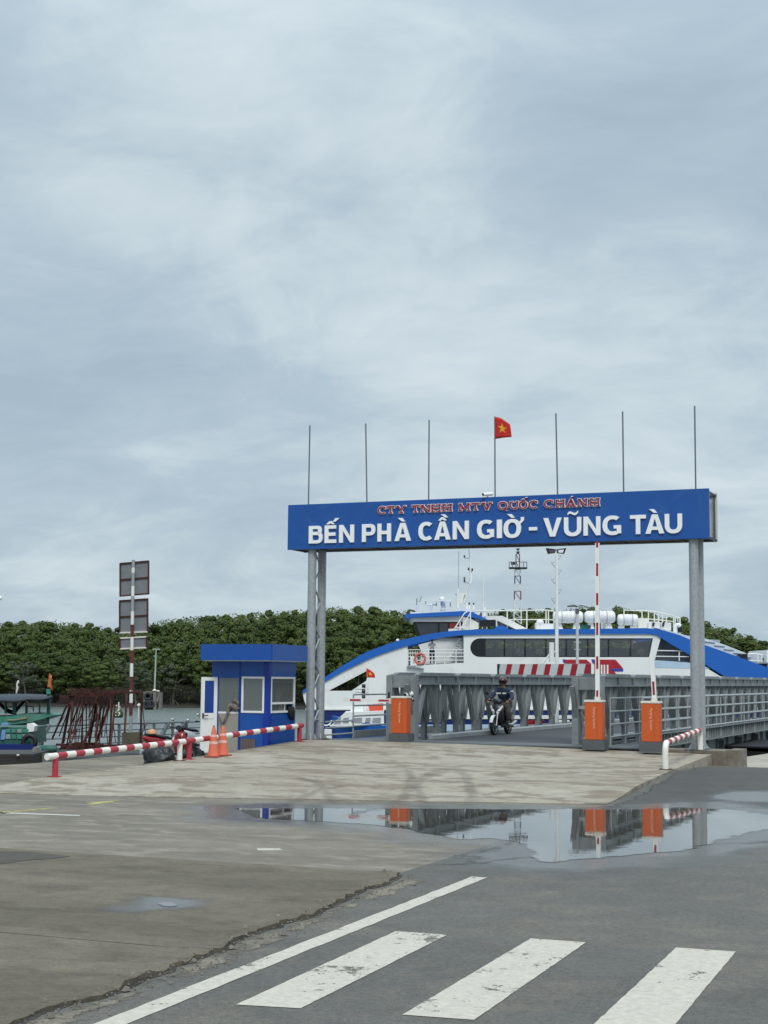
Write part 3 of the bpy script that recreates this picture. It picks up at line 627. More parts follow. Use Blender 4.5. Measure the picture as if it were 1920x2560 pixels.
# ------------------------------------------------------------------ river and far bank
M = bpy.data.materials.new('river_water'); M.use_nodes = True; tn = M.node_tree; P = tn.nodes['Principled BSDF']
P.inputs['Base Color'].default_value = (0.15, 0.18, 0.17, 1); P.inputs['Roughness'].default_value = 0.22; P.inputs['IOR'].default_value = 1.33
tcx = tn.nodes.new('ShaderNodeTexCoord'); mpx = tn.nodes.new('ShaderNodeMapping'); mpx.inputs['Scale'].default_value = (1, 0.6, 1); tn.links.new(tcx.outputs['Object'], mpx.inputs[0])
nb = tn.nodes.new('ShaderNodeTexNoise'); nb.inputs['Scale'].default_value = 0.9; nb.inputs['Detail'].default_value = 6; nb.inputs['Roughness'].default_value = 0.65; tn.links.new(mpx.outputs[0], nb.inputs['Vector'])
bpn = tn.nodes.new('ShaderNodeBump'); bpn.inputs['Strength'].default_value = 0.9; bpn.inputs['Distance'].default_value = 0.22; tn.links.new(nb.outputs['Fac'], bpn.inputs['Height']); tn.links.new(bpn.outputs[0], P.inputs['Normal'])
WZ = -2.2
mb = MB(); mb.add([(-1500, -400, WZ), (1500, -400, WZ), (1500, 2500, WZ), (-1500, 2500, WZ)], [(0, 1, 2, 3)]); setting('river', mb, M)

def camframe(x, d, z=0.0):
    p = CAM + RGT0 * x + FWD0 * d; return Vector((p.x, p.y, z))
TL = [(-300, 1560), (0, 1556), (120, 1546), (200, 1553), (290, 1572), (360, 1560), (400, 1546), (520, 1532), (700, 1522), (760, 1517), (820, 1508), (900, 1515), (1000, 1518), (1060, 1530), (1210, 1530), (1300, 1513),
      (1340, 1517), (1400, 1522), (1465, 1507), (1520, 1522), (1560, 1512), (1640, 1530), (1700, 1540), (1760, 1552), (1820, 1564), (1870, 1583), (1920, 1602), (2100, 1640), (2400, 1660)]
def top_z(px, D): # canopy height in world metres that the skyline shows in that direction
    hor = 1697 + (px - 960) * ROLL
    return 2.035 + (hor - interp(px, TL)) * D / FPX
# muddy bank
mb = MB(); pts = []
for i in range(61):
    x = -130 + 260 * i / 60; d = 211 + 2.5 * noise.noise(Vector((x * 0.05, 0, 0)))
    pts.append((x, d))
vs = []; fs = []
for x, d in pts:
    for dd, z in ((0, WZ - 0.3), (1.5, WZ + 0.25), (10, WZ + 0.9), (60, 3.0), (140, 4.0)): vs.append(camframe(x * (1 + dd / 200), d + dd, z))
for i in range(60):
    for j in range(4): a_ = i * 5 + j; fs.append((a_, a_ + 5, a_ + 6, a_ + 1))
mb.add(vs, fs); setting('river_bank', mb, mat('bank_mud', (0.035, 0.033, 0.024), 0.95, 0, 0.3, 0.5))

def leaf_mat(name, ca, cb, cc):
    M = bpy.data.materials.new(name); M.use_nodes = True; t = M.node_tree; N = t.nodes; L = t.links; P = N['Principled BSDF']; P.inputs['Roughness'].default_value = 0.7; P.inputs['Specular IOR Level'].default_value = 0.2
    oi = N.new('ShaderNodeObjectInfo'); g = N.new('ShaderNodeTexCoord'); n = N.new('ShaderNodeTexNoise'); n.inputs['Scale'].default_value = 0.55; n.inputs['Detail'].default_value = 5; L.new(g.outputs['Object'], n.inputs['Vector'])
    mx = N.new('ShaderNodeMix'); mx.data_type = 'RGBA'; L.new(oi.outputs['Random'], mx.inputs[0]); mx.inputs[6].default_value = (*ca, 1); mx.inputs[7].default_value = (*cb, 1)
    r = N.new('ShaderNodeMapRange'); L.new(n.outputs['Fac'], r.inputs[0]); r.inputs[1].default_value = 0.42; r.inputs[2].default_value = 0.66; r.inputs[3].default_value = 0; r.inputs[4].default_value = 0.8
    m2 = N.new('ShaderNodeMix'); m2.data_type = 'RGBA'; L.new(r.outputs[0], m2.inputs[0]); L.new(mx.outputs[2], m2.inputs[6]); m2.inputs[7].default_value = (*cc, 1)
    L.new(m2.outputs[2], P.inputs['Base Color']); MATS[name] = M; return M
leaf_a = leaf_mat('mangrove_leaf', (0.034, 0.058, 0.015), (0.072, 0.100, 0.023), (0.092, 0.122, 0.031))
leaf_b = leaf_mat('pale_mangrove_leaf', (0.060, 0.082, 0.044), (0.088, 0.105, 0.064), (0.105, 0.122, 0.078))
def crown_mesh(seed, H, R, pale=False, nleaf=6500):
    rnd = random.Random(seed); vs = []; fs = []; ns = []
    lobes = []
    nl = rnd.randint(26, 34)
    for i in range(nl):
        t = rnd.random() ** 0.8; z = H * (0.30 + 0.64 * t); rr = R * (1.0 - 0.36 * t * t) * math.sqrt(rnd.random()); a_ = rnd.uniform(0, 6.283)
        lobes.append((Vector((rr * math.cos(a_), rr * math.sin(a_), z)), rnd.uniform(0.17, 0.36) * R * (1.08 - 0.40 * t)))
    for i in range(nleaf):
        c_, lr = lobes[rnd.randrange(nl)]
        d = Vector((rnd.gauss(0, 1), rnd.gauss(0, 1), rnd.gauss(0, 1) + 0.25)).normalized()
        rad = lr * rnd.uniform(0.72, 1.06) * (1 + (rnd.random() < 0.06) * 0.25)
        p = c_ + Vector((d.x * rad, d.y * rad, d.z * rad * 0.78))
        sz = rnd.uniform(0.07, 0.165) * (0.8 if pale else 1)
        nrm = (d + Vector((rnd.gauss(0, .28), rnd.gauss(0, .28), rnd.gauss(0, .28) + 0.25))).normalized()
        u_ = nrm.cross(Vector((rnd.random(), rnd.random(), rnd.random() + 0.1))).normalized() * sz; w_ = nrm.cross(u_).normalized() * sz * 0.7
        b_ = len(vs); vs += [p - u_, p - w_, p + u_, p + w_]; fs.append((b_, b_ + 1, b_ + 2, b_ + 3))
        out_ = (p - Vector((0, 0, H * .45))).normalized(); nn = (d * .75 + out_ * .35 + nrm * .30).normalized(); ns += [nn] * 4
    me = bpy.data.meshes.new('crown'); me.from_pydata(vs, [], fs); me.materials.append(leaf_b if pale else leaf_a)
    me.polygons.foreach_set('use_smooth', [True] * len(fs)); me.update(); me.normals_split_custom_set_from_vertices([tuple(n_) for n_ in ns])
    tb = MB(); x = y = 0; pts = [(0, 0, -0.3)]; rs = [0.13]
    for i in range(1, 6):
        x += rnd.uniform(-.25, .25); y += rnd.uniform(-.25, .25); pts.append((x, y, H * 0.85 * i / 5)); rs.append(0.13 * (1 - i / 6.5))
    tb.path(pts, rs, 6)
    for i in range(9 if pale else 4):
        k_ = rnd.randint(1, 3); c_ = Vector(pts[k_]); a_ = rnd.uniform(0, 6.28); l = rnd.uniform(0.4, 0.65) * R
        q = c_ + Vector((math.cos(a_) * l, math.sin(a_) * l, l * rnd.uniform(.3, .9)))
        tb.path([c_, (c_ + q) / 2 + Vector((0, 0, .2)), q], [rs[k_] * .6, .05, .02], 5)
    for i in range(6):
        a_ = rnd.uniform(0, 6.28); tb.path([(0, 0, H * 0.14), (math.cos(a_) * .5, math.sin(a_) * .5, H * .06), (math.cos(a_) * .8, math.sin(a_) * .8, -.4)], [.05, .04, .03], 4)
    tm = tb.mesh('trunk'); tm.materials.append(trunk_m)
    return me, tm
CR = [crown_mesh(i + 11, 8.0, random.uniform(2.3, 3.1)) for i in range(7)]
CP = [crown_mesh(i + 50, 8.0, random.uniform(2.0, 2.5), True, 3200) for i in range(4)]
rows = [(213.5, 0.50, 5.2), (216.5, 0.60, 4.6), (221, 0.68, 4.6), (227, 0.77, 4.8), (234, 0.86, 5.0), (242, 0.94, 5.2), (251, 1.0, 4.1)]
for ri, (D, fr, sp) in enumerate(rows):
    x = -66 + random.uniform(0, 2)
    while x < 70:
        px = 960 + x / D * FPX
        if -160 < px < 2090:
            gz_ = interp(D, [(211, WZ), (222, -1.4), (270, 3.0)])
            Ht = (top_z(px, D) - WZ) * fr + WZ - gz_
            # a wave in the rows so the canopy steps are irregular
            Ht *= 1 + 0.16 * noise.noise(Vector((px * 0.006, ri * 3.1, 0))) * (0.35 if ri >= 5 else 1) + random.uniform(-0.05, 0.05)
            if ri == 6: Ht = top_z(px, D) - gz_ + random.uniform(-0.5, 0.12)
            hidden = ri < 3 and 1240 < px < 1640
            if not hidden:
                pale = ri == 0 and random.random() < 0.62 or ri == 1 and random.random() < 0.3
                me, tm = random.choice(CP if pale else CR)
                loc = camframe(x, D + random.uniform(-1.6, 1.6), gz_)
                zn = 'above the green boat' if px < 160 else 'behind the banded sign post' if px < 420 else 'behind the blue booth' if px < 780 else 'left of the ferry wheelhouse' if px < 1040 else 'behind the ferry roof' if px < 1720 else 'right of the right column'
                lab = 'pale grey green mangrove with bare stems, '+zn if pale else ('dark green mangrove at the far waterline, '+zn if ri < 3 else 'full green mangrove in the middle rows, '+zn if ri < 6 else 'tall mangrove on the skyline '+zn)
                grp = 'pale mangroves along the far bank' if pale else ('dark mangroves at the foot of the far bank' if ri < 3 else 'mangroves in the middle of the far wood' if ri < 6 else 'mangroves on the skyline')
                r_ = root('mangrove_tree', loc, lab, 'tree', grp, random.uniform(0, 6.28))
                s_ = Ht / 8.0
                for nm, me_ in (('crown', me), ('trunk', tm)):
                    c_ = bpy.data.objects.new(nm, me_); COL.objects.link(c_); c_.parent = r_
                wdt = random.uniform(1.05, 1.35) * (0.55 + 0.45 * min(s_, 1.6)); r_.scale = (wdt, wdt, s_)
        x += sp * random.uniform(0.72, 1.2)
# dense wood behind the front rows
vs = []; fs = []; rnd = random.Random(5)
for i in range(130000):
    x = rnd.uniform(-72, 76); D = rnd.uniform(214, 258) if rnd.random() < 0.6 else rnd.uniform(244, 257); px = 960 + x / D * FPX
    fr = interp(D, [(214, 0.36), (221, 0.55), (234, 0.72), (246, 0.90), (262, 0.985)])
    tz = (top_z(px, D) - WZ) * fr + WZ; tz += 0.55 * noise.noise(Vector((x * .45, D * .35, 0))) + 0.35 * noise.noise(Vector((x * 1.4, D * .9, 4)))
    z = WZ + (tz - WZ) * (1 - rnd.random() ** 2 * 0.9)
    p = camframe(x, D, z); sz = rnd.uniform(.09, .19); nrm = Vector((rnd.gauss(0, .6), rnd.gauss(0, .6) - .4, 0.7)).normalized()
    u_ = nrm.cross(Vector((rnd.random(), rnd.random(), .3))).normalized() * sz; w_ = nrm.cross(u_) * .8
    b_ = len(vs); vs += [p - u_, p - w_, p + u_, p + w_]; fs.append((b_, b_ + 1, b_ + 2, b_ + 3))
me = bpy.data.meshes.new('undergrowth'); me.from_pydata(vs, [], fs); me.materials.append(leaf_a); o = bpy.data.objects.new('undergrowth', me); COL.objects.link(o)
tag(o, 'tangled dark undergrowth filling the far mangrove wood', 'undergrowth', kind='stuff')

# ------------------------------------------------------------------ truss bridge
YB0, YB1 = 1.2, 33.5; DZ = 0.45; PITCHB = 1.524
br = root('truss_bridge', (-5.4, YB0, DZ), 'grey steel truss bridge sloping out to the ferry with a dark road deck', 'bridge')
mb = MB(); mb.box(-7.45, -3.3, YB0 - 1.0, YB1, DZ - 0.12, DZ); part(br, 'road_deck', mb, mat('bridge_deck_surface', (0.055, 0.058, 0.062), 0.7, 0, 0.2, 1.2, 0.3, 40))
mb = MB(); mb.prism([(-9.6, -0.08, 0.452), (-0.95, -0.22, 0.452), (-0.95, 0.55, 0.462), (-9.6, 0.55, 0.462)], (0, 0, -0.03)); part(br, 'joint_plate', mb, bridge_d)
mb = MB(); mb.box(-9.6, -0.95, 0.56, 1.22, DZ - 0.35, DZ + 0.005); part(br, 'approach_deck', mb, mat('worn_deck_plate', (0.13, 0.14, 0.145), 0.6, 0.1, 0.25, 2))
for x0, x1 in ((-7.52, -7.40), (-3.36, -3.24)):
    mb = MB(); mb.prism([(x0, 2.0, DZ), (x1, 2.0, DZ), (x1, 2.0, DZ + 0.10), ((x0 + x1) / 2, 2.0, DZ + .13), (x0, 2.0, DZ + 0.13)], (0, YB1 - 2.0, 0)); part(br, 'deck_kerb', mb, bridge_l)
ZT = 2.15
tri = None
for xi, xt in enumerate((-8.25, -7.62, -3.20, -2.60)):
    # chords: an upper channel with flanges, joints every panel
    n = int((YB1 - YB0) / (2 * PITCHB))
    for k in range(n + 1):
        y0 = YB0 + k * 2 * PITCHB; y1 = min(y0 + 2 * PITCHB - 0.03, YB1)
        if y1 - y0 < 0.3: continue
        if xi == 0 and k == 0 or k == 0:
            mb = MB(); mb.box(xt - .03, xt + .03, y0, y1, ZT - 0.22, ZT - 0.03); mb.box(xt - .09, xt + .09, y0, y1, ZT - 0.26, ZT - 0.222); mb.box(xt - .09, xt + .09, y0, y1, ZT - 0.028, ZT)
            mb.box(xt - .085, xt + .085, y0, y0 + .05, ZT - .221, ZT - .029); mb.box(xt - .085, xt + .085, (y0 + y1) / 2 - .03, (y0 + y1) / 2 + .03, ZT - .221, ZT - .029)
            chord = part(br, 'top_chord', mb, bridge_m)
            mb = MB(); mb.prism([(xt - .07, y0 + .12, ZT + .002), (xt - .07, y1 - .12, ZT + .002), (xt - .07, y1 - .35, ZT + .06), (xt - .07, y0 + .35, ZT + .06)], (.14, 0, 0)); cover = part(br, 'chord_cover', mb, bridge_m)
            mb = MB(); mb.box(xt - .08, xt + .08, y0, y1, DZ - 0.28, DZ - 0.05); low = part(br, 'bottom_chord', mb, bridge_m)
        elif y1 >= YB1: continue
        else:
            for q in (chord, cover, low): dup(q, br, (0, k * 2 * PITCHB, 0))
    npost = int((YB1 - YB0) / PITCHB)
    for k in range(npost + 1):
        y = YB0 + 0.08 + k * PITCHB + (0.70 if xi in (0, 3) else 0.0)
        if k == 0 or (k == 1):
            if k == 1: pass
        if k == 0:
            mb = MB(); mb.box(xt - .06, xt + .06, y - .085, y - .06, DZ - .05, ZT - .26); mb.box(xt - .06, xt + .06, y + .06, y + .085, DZ - .05, ZT - .26); mb.box(xt - .01, xt + .01, y - .06, y + .06, DZ - .05, ZT - .26)
            post = part(br, 'web_post', mb, bridge_m)
            arms = []
            for s_ in (-1, 1):
                og = .055 if xi in (1, 2) else .085; mb = MB(); a_ = Vector((xt, y + s_ * 0.60, ZT - .26)); b_ = Vector((xt, y + s_ * 0.12, DZ + 0.42))
                mb.bar(a_ + Vector((0, -og, 0)), b_ + Vector((0, -og, 0)), 0.11, 0.022, (0, 1, 0)); mb.bar(a_ + Vector((0, og, 0)), b_ + Vector((0, og, 0)), 0.11, 0.022, (0, 1, 0)); mb.bar(a_, b_, 0.014, og * 1.8, (0, 1, 0))
                arms.append(part(br, 'brace', mb, bridge_m))
        else:
            dup(post, br, (0, k * PITCHB, 0))
            for a_ in arms: dup(a_, br, (0, k * PITCHB, 0))
# end portals that tie each pair of trusses
for xa, xb in ((-8.33, -7.50), (-3.30, -2.50)):
    for x0, x1 in ((xa, xa + .17), (xb - .17, xb)):
        mb = MB(); mb.box(x0, x1, 0.98, 1.02, DZ, ZT - .02); mb.box(x0, x0 + .03, 1.021, 1.19, DZ, ZT - .02); mb.box(x1 - .03, x1, 1.021, 1.19, DZ, ZT - .02); part(br, 'end_post', mb, bridge_m)
        mb = MB(); xm = (x0 + x1) / 2; mb.box(xm - .02, xm + .02, .955, .978, ZT - .62, ZT - .46); mb.prism([(xm - .06, .955, ZT - .67), (xm + .06, .955, ZT - .67), (xm + .03, .955, ZT - .625), (xm - .03, .955, ZT - .625)], (0, .022, 0)); part(br, 'jack_lug', mb, black)
    mb = MB(); mb.box(xa + .16, xb - .16, 1.05, 1.09, ZT - .30, ZT - .02); mb.box(xa + .16, xb - .16, 1.0, 1.14, ZT - .34, ZT - .302); part(br, 'tie_plate', mb, bridge_m)
    mb = MB(); mb.box(xa + .171, xb - .171, .99, 1.05, ZT - .82, ZT - .74); part(br, 'tie_rail', mb, bridge_l)
    mb = MB(); mb.tube((xa + .18, 1.06, ZT - .83), (xb - .18, 1.06, DZ + .1), .018, n=6); mb.tube((xb - .18, 1.10, ZT - .83), (xa + .18, 1.10, DZ + .1), .018, n=6); part(br, 'cross_tie', mb, bridge_m)
# cross girders under the deck and the deep side girder below the right walkway
for k in range(11):
    y = 1.5 + k * 3.048
    mb = MB(); mb.box(-9.6, -1.35, y, y + .03, -.25, .30); mb.box(-9.6, -1.35, y - .06, y + .09, -.28, -.251); part(br, 'cross_girder', mb, bridge_d)
for k in range(20):
    y = 1.0 + k * 1.6
    mb = MB(); mb.box(-1.62, -1.58, y, y + 1.53, -.11, .372); mb.box(-1.64, -1.50, y, y + 1.53, -.15, -.112); mb.box(-1.90, -1.86, y + .1, y + 1.48, -.36, -.153); mb.box(-1.92, -1.80, y + .1, y + 1.48, -.39, -.362); mb.box(-1.575, -1.50, y + .0, y + .03, -.11, .372); mb.box(-2.62, -2.58, y, y + 1.57, -.02, .31); mb.box(-2.66, -2.30, y, y + 1.57, -.45, -.42); mb.box(-2.60, -2.57, y, y + 1.57, -.42, -.03)
    mb.prism([(-2.565, y, .30), (-1.65, y, .30), (-1.75, y, -.12), (-2.2, y, -.40), (-2.565, y, -.41)], (0, .03, 0)); mb.prism([(-2.3, y + .04, -.40), (-2.3, y + 1.5, -.40), (-2.1, y + 1.5, -.62), (-2.1, y + .04, -.62)], (.05, 0, 0)); part(br, 'side_girder', mb, bridge_m)
# walkway on the right, fascia and two rails
mb = MB(); mb.box(-2.5, -1.36, 1.2, YB1, .38, .43); part(br, 'walkway_deck', mb, bridge_d)
fb = None
for k in range(17):
    y = 0.1 + k * 1.95
    if fb is None:
        mb = MB(); mb.box(-1.34, -1.31, y, y + 1.9, .42, .72); mb.box(-1.34, -1.22, y, y + 1.9, .72, .745); mb.box(-1.34, -1.22, y, y + 1.9, .395, .419)
        for j in range(5): mb.box(-1.308, -1.25, y + .15 + j * .38, y + .19 + j * .38, .42, .719)
        fb = part(br, 'fascia_panel', mb, bridge_m)
    else: dup(fb, br, (0, k * 1.95, 0))
def railing(par, x, ya, yb, zb, zt, zs, gap, r=0.022, name='rail_post', closed=False):
    for z in zs:
        mbx = MB(); mbx.tube((x, ya, z), (x, yb, z), r, n=8); part(par, 'rail', mbx, bridge_l)
    mbx = MB(); mbx.tube((x, ya, zb), (x, ya, zt), r, n=8); p0 = part(par, name, mbx, bridge_l)
    k_ = 1
    while ya + k_ * gap < yb + .01: dup(p0, par, (0, k_ * gap, 0)); k_ += 1
railing(br, -2.44, 1.45, YB1, .43, 1.60, (1.60, 1.27, .95, .64), 1.524)
railing(br, -1.28, 0.05, YB1, .43, 1.63, (1.63, 1.34, 1.05, .79), 1.95)
# left walkway with its outer rail
mb = MB(); mb.box(-9.6, -8.4, 1.2, YB1, .38, .43); part(br, 'walkway_deck', mb, bridge_d)
railing(br, -9.75, 2.05, 9.0, .43, 1.60, (1.60, 1.30, 1.02, .75), 2.35)
mb = MB(); mb.tube((-9.75, 0.3, .90), (-9.75, 2.05, .90), .022, n=8); mb.tube((-9.75, .3, .74), (-9.75, 2.05, .74), .02, n=8); mb.tube((-9.75, .3, .56), (-9.75, 2.05, .56), .02, n=8); part(br, 'low_rail', mb, bridge_l)
mb = MB(); mb.box(-9.8, -9.72, 2.1, 9.0, .43, .62); part(br, 'toe_board', mb, bridge_m)
for yy in (17, 31): 
    for xx in (-7.9, -2.9):
        mb = MB(); mb.tube((xx, yy, -5), (xx, yy, -.28), .35, n=14); part(br, 'pile', mb, bridge_d)

# pontoon at the far end, hull blackened to stand in for under-bridge shade
pn = root('landing_pontoon', (-5, 35, WZ), 'landing pontoon beyond the end of the truss bridge, its hull blackened to stand in for shade', 'pontoon')
mb = MB(); mb.box(-13, 6.5, 33.6, 47, WZ - .5, -.35); part(pn, 'pontoon_hull', mb, mat('pontoon_shade_black', (0.012, 0.013, 0.016), 0.7))
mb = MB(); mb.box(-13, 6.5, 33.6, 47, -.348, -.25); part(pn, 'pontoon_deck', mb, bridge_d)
fl = root('bridge_shade_block', (-1.5, 13, WZ), 'black block added to stand in for the shade under the right side of the bridge', 'barge')  # added hull shape, black in place of the shade below the walkway
mb = MB(); mb.prism([(-6, 11.5, WZ - .3), (4, 11.5, WZ - .3), (4.6, 11.2, -.15), (-6, 11.2, .05)], (0, 6, 0)); part(fl, 'hull', mb, mat('bridge_shade_black', (.006, .007, .009), .8))
mb = MB(); mb.box(-6, 4.6, 11.22, 17.1, .052, .10); part(fl, 'deck', mb, MATS['bridge_shade_black'])
# retaining bank and shade below the right side of the bridge
ab = root('bridge_abutment', (-0.2, 1.0, -2.2), 'weathered concrete abutment block beside the right gantry foot', 'abutment')
mb = MB(); mb.box(-0.9, 0.75, -.22, .9, -2.2, .44); part(ab, 'bearing_beam', mb, conc_old)
mb = MB(); mb.box(.72, 1.0, -.18, 1.0, -2.2, .46); part(ab, 'end_block', mb, conc_old)
mb = MB(); mb.box(-9.6, -.92, .1, .5, -2.2, .40); part(ab, 'bearing_wall', mb, conc_old)

# ------------------------------------------------------------------ entrance gantry
ga = root('entrance_gantry', (-5, 0.2, 0.44), 'blue ferry terminal name sign across two pairs of galvanised columns', 'gantry')
for xc in (-10.06, 0.0):
    for yy in (0.0, 0.6):
        mb = MB(); mb.tube((xc, yy, .44), (xc, yy, 5.6), .112, n=24); part(ga, 'column', mb, galv)
    mb = MB(); mb.box(xc - .22, xc + .22, -.22, .82, .425, .455)
    part(ga, 'base_plate', mb, rust if xc < -5 else bridge_d)
    mb = MB()
    for yy in (0, .6):
        for a_ in range(4):
            t = a_ * math.pi / 2 + .6; mb.prism([(xc + math.cos(t) * .11, yy + math.sin(t) * .11, .456), (xc + math.cos(t) * .2, yy + math.sin(t) * .2, .456), (xc + math.cos(t) * .11, yy + math.sin(t) * .11, .60)], (0.012 * math.sin(t), -0.012 * math.cos(t), 0))
    part(ga, 'gusset', mb, galv)
    z = .75; sgn = 1
    while z < 5.1:
        z2 = z + .45
        mb = MB(); ya, yb = (0.09, .51) if sgn > 0 else (.51, .09); mb.tube((xc, ya, z), (xc, yb, z2), .022, n=8); part(ga, 'brace', mb, galv)
        if sgn > 0 and z > 1.5:
            pass
        z = z2 + (.02); sgn = -sgn
    mb = MB(); mb.tube((xc, .09, .95), (xc, .51, .95), .02, n=8); part(ga, 'brace', mb, galv)
SX0, SX1 = -10.70, 0.42; SB, ST = 5.40, 6.59
mb = MB(); mb.box(SX0, SX1, -.20, -.13, SB, ST); part(ga, 'front_panel', mb, sign_blue, bevel=.006)
mb = MB(); mb.box(SX0, SX1, .78, .84, SB, ST); part(ga, 'rear_panel', mb, mat('sign_back_sheet', (0.62, 0.63, 0.60), 0.5, 0.1, 0.08, 1))
for z in (SB + .03, ST - .06):
    for y in (-.10, .73):
        mb = MB(); mb.box(SX0 + .02, SX1 - .01, y, y + .05, z - .025, z + .025); part(ga, 'frame_rail', mb, bridge_d)
nf = 16
fr0 = None
for k in range(nf):
    x = SX0 + .05 + k * (SX1 - SX0 - .1) / (nf - 1)
    if fr0 is None:
        mb = MB(); mb.box(x - .02, x + .02, -.05, .73, SB + .006, SB + .045); mb.box(x - .02, x + .02, .68, .728, SB + .06, ST - .09); mb.box(x - .02, x + .02, -.048, .73, ST - .08, ST - .04)
        fr0 = part(ga, 'frame_rib', mb, bridge_d); x00 = x
    else: dup(fr0, ga, (x - x00, 0, 0))
mb = MB(); mb.box(SX0 + .03, SX1 - .02, -.125, .775, SB + .048, SB + .055); part(ga, 'soffit_sheet', mb, mat('soffit_grey', (0.13, 0.14, 0.15), .6))
# poles on top
for (xb, xt, zt) in ((-10.15, -10.14, 8.71), (-8.46, -8.52, 8.67), (-6.74, -6.74, 8.66), (-4.95, -4.96, 8.64), (-3.32, -3.36, 8.63), (-1.66, -1.67, 8.57), (.09, .09, 8.60)):
    mb = MB(); mb.tube((xb, -.10, ST - .1), (xt, -.10, zt), .019, n=8); part(ga, 'flagpole', mb, mat('thin_pole_grey', (0.15, 0.17, 0.19), .45, .3))

# lettering
def glyph(ch, extrude, offset):
    cu = bpy.data.curves.new('g', 'FONT'); cu.body = ch; cu.size = 1.0; cu.extrude = extrude; cu.offset = offset; cu.resolution_u = 3
    ob = bpy.data.objects.new('g', cu); COL.objects.link(ob)
    me = bpy.data.meshes.new_from_object(ob.evaluated_get(bpy.context.evaluated_depsgraph_get())); bpy.data.objects.remove(ob)
    return me
BASE = {'Ế': 'E', 'À': 'A', 'Ầ': 'A', 'Ờ': 'O', 'Ũ': 'U', 'Ố': 'O', 'Á': 'A'}
def ring(cx, cy, rx, ry, tx, ty, a0, a1, n=22, pw=2.3):
    r = []
    def pt(a, x, y):
        c_, s_ = math.cos(a), math.sin(a); return (cx + math.copysign(abs(c_) ** (2 / pw), c_) * x, cy + math.copysign(abs(s_) ** (2 / pw), s_) * y)
    for i in range(n):
        a = math.radians(a0 + (a1 - a0) * i / n); b = math.radians(a0 + (a1 - a0) * (i + 1) / n)
        r.append([pt(a, rx, ry), pt(b, rx, ry), pt(b, rx - tx, ry - ty), pt(a, rx - tx, ry - ty)])
    return r
def rc(x0, x1, y0, y1): return [(x0, y0), (x1, y0), (x1, y1), (x0, y1)]
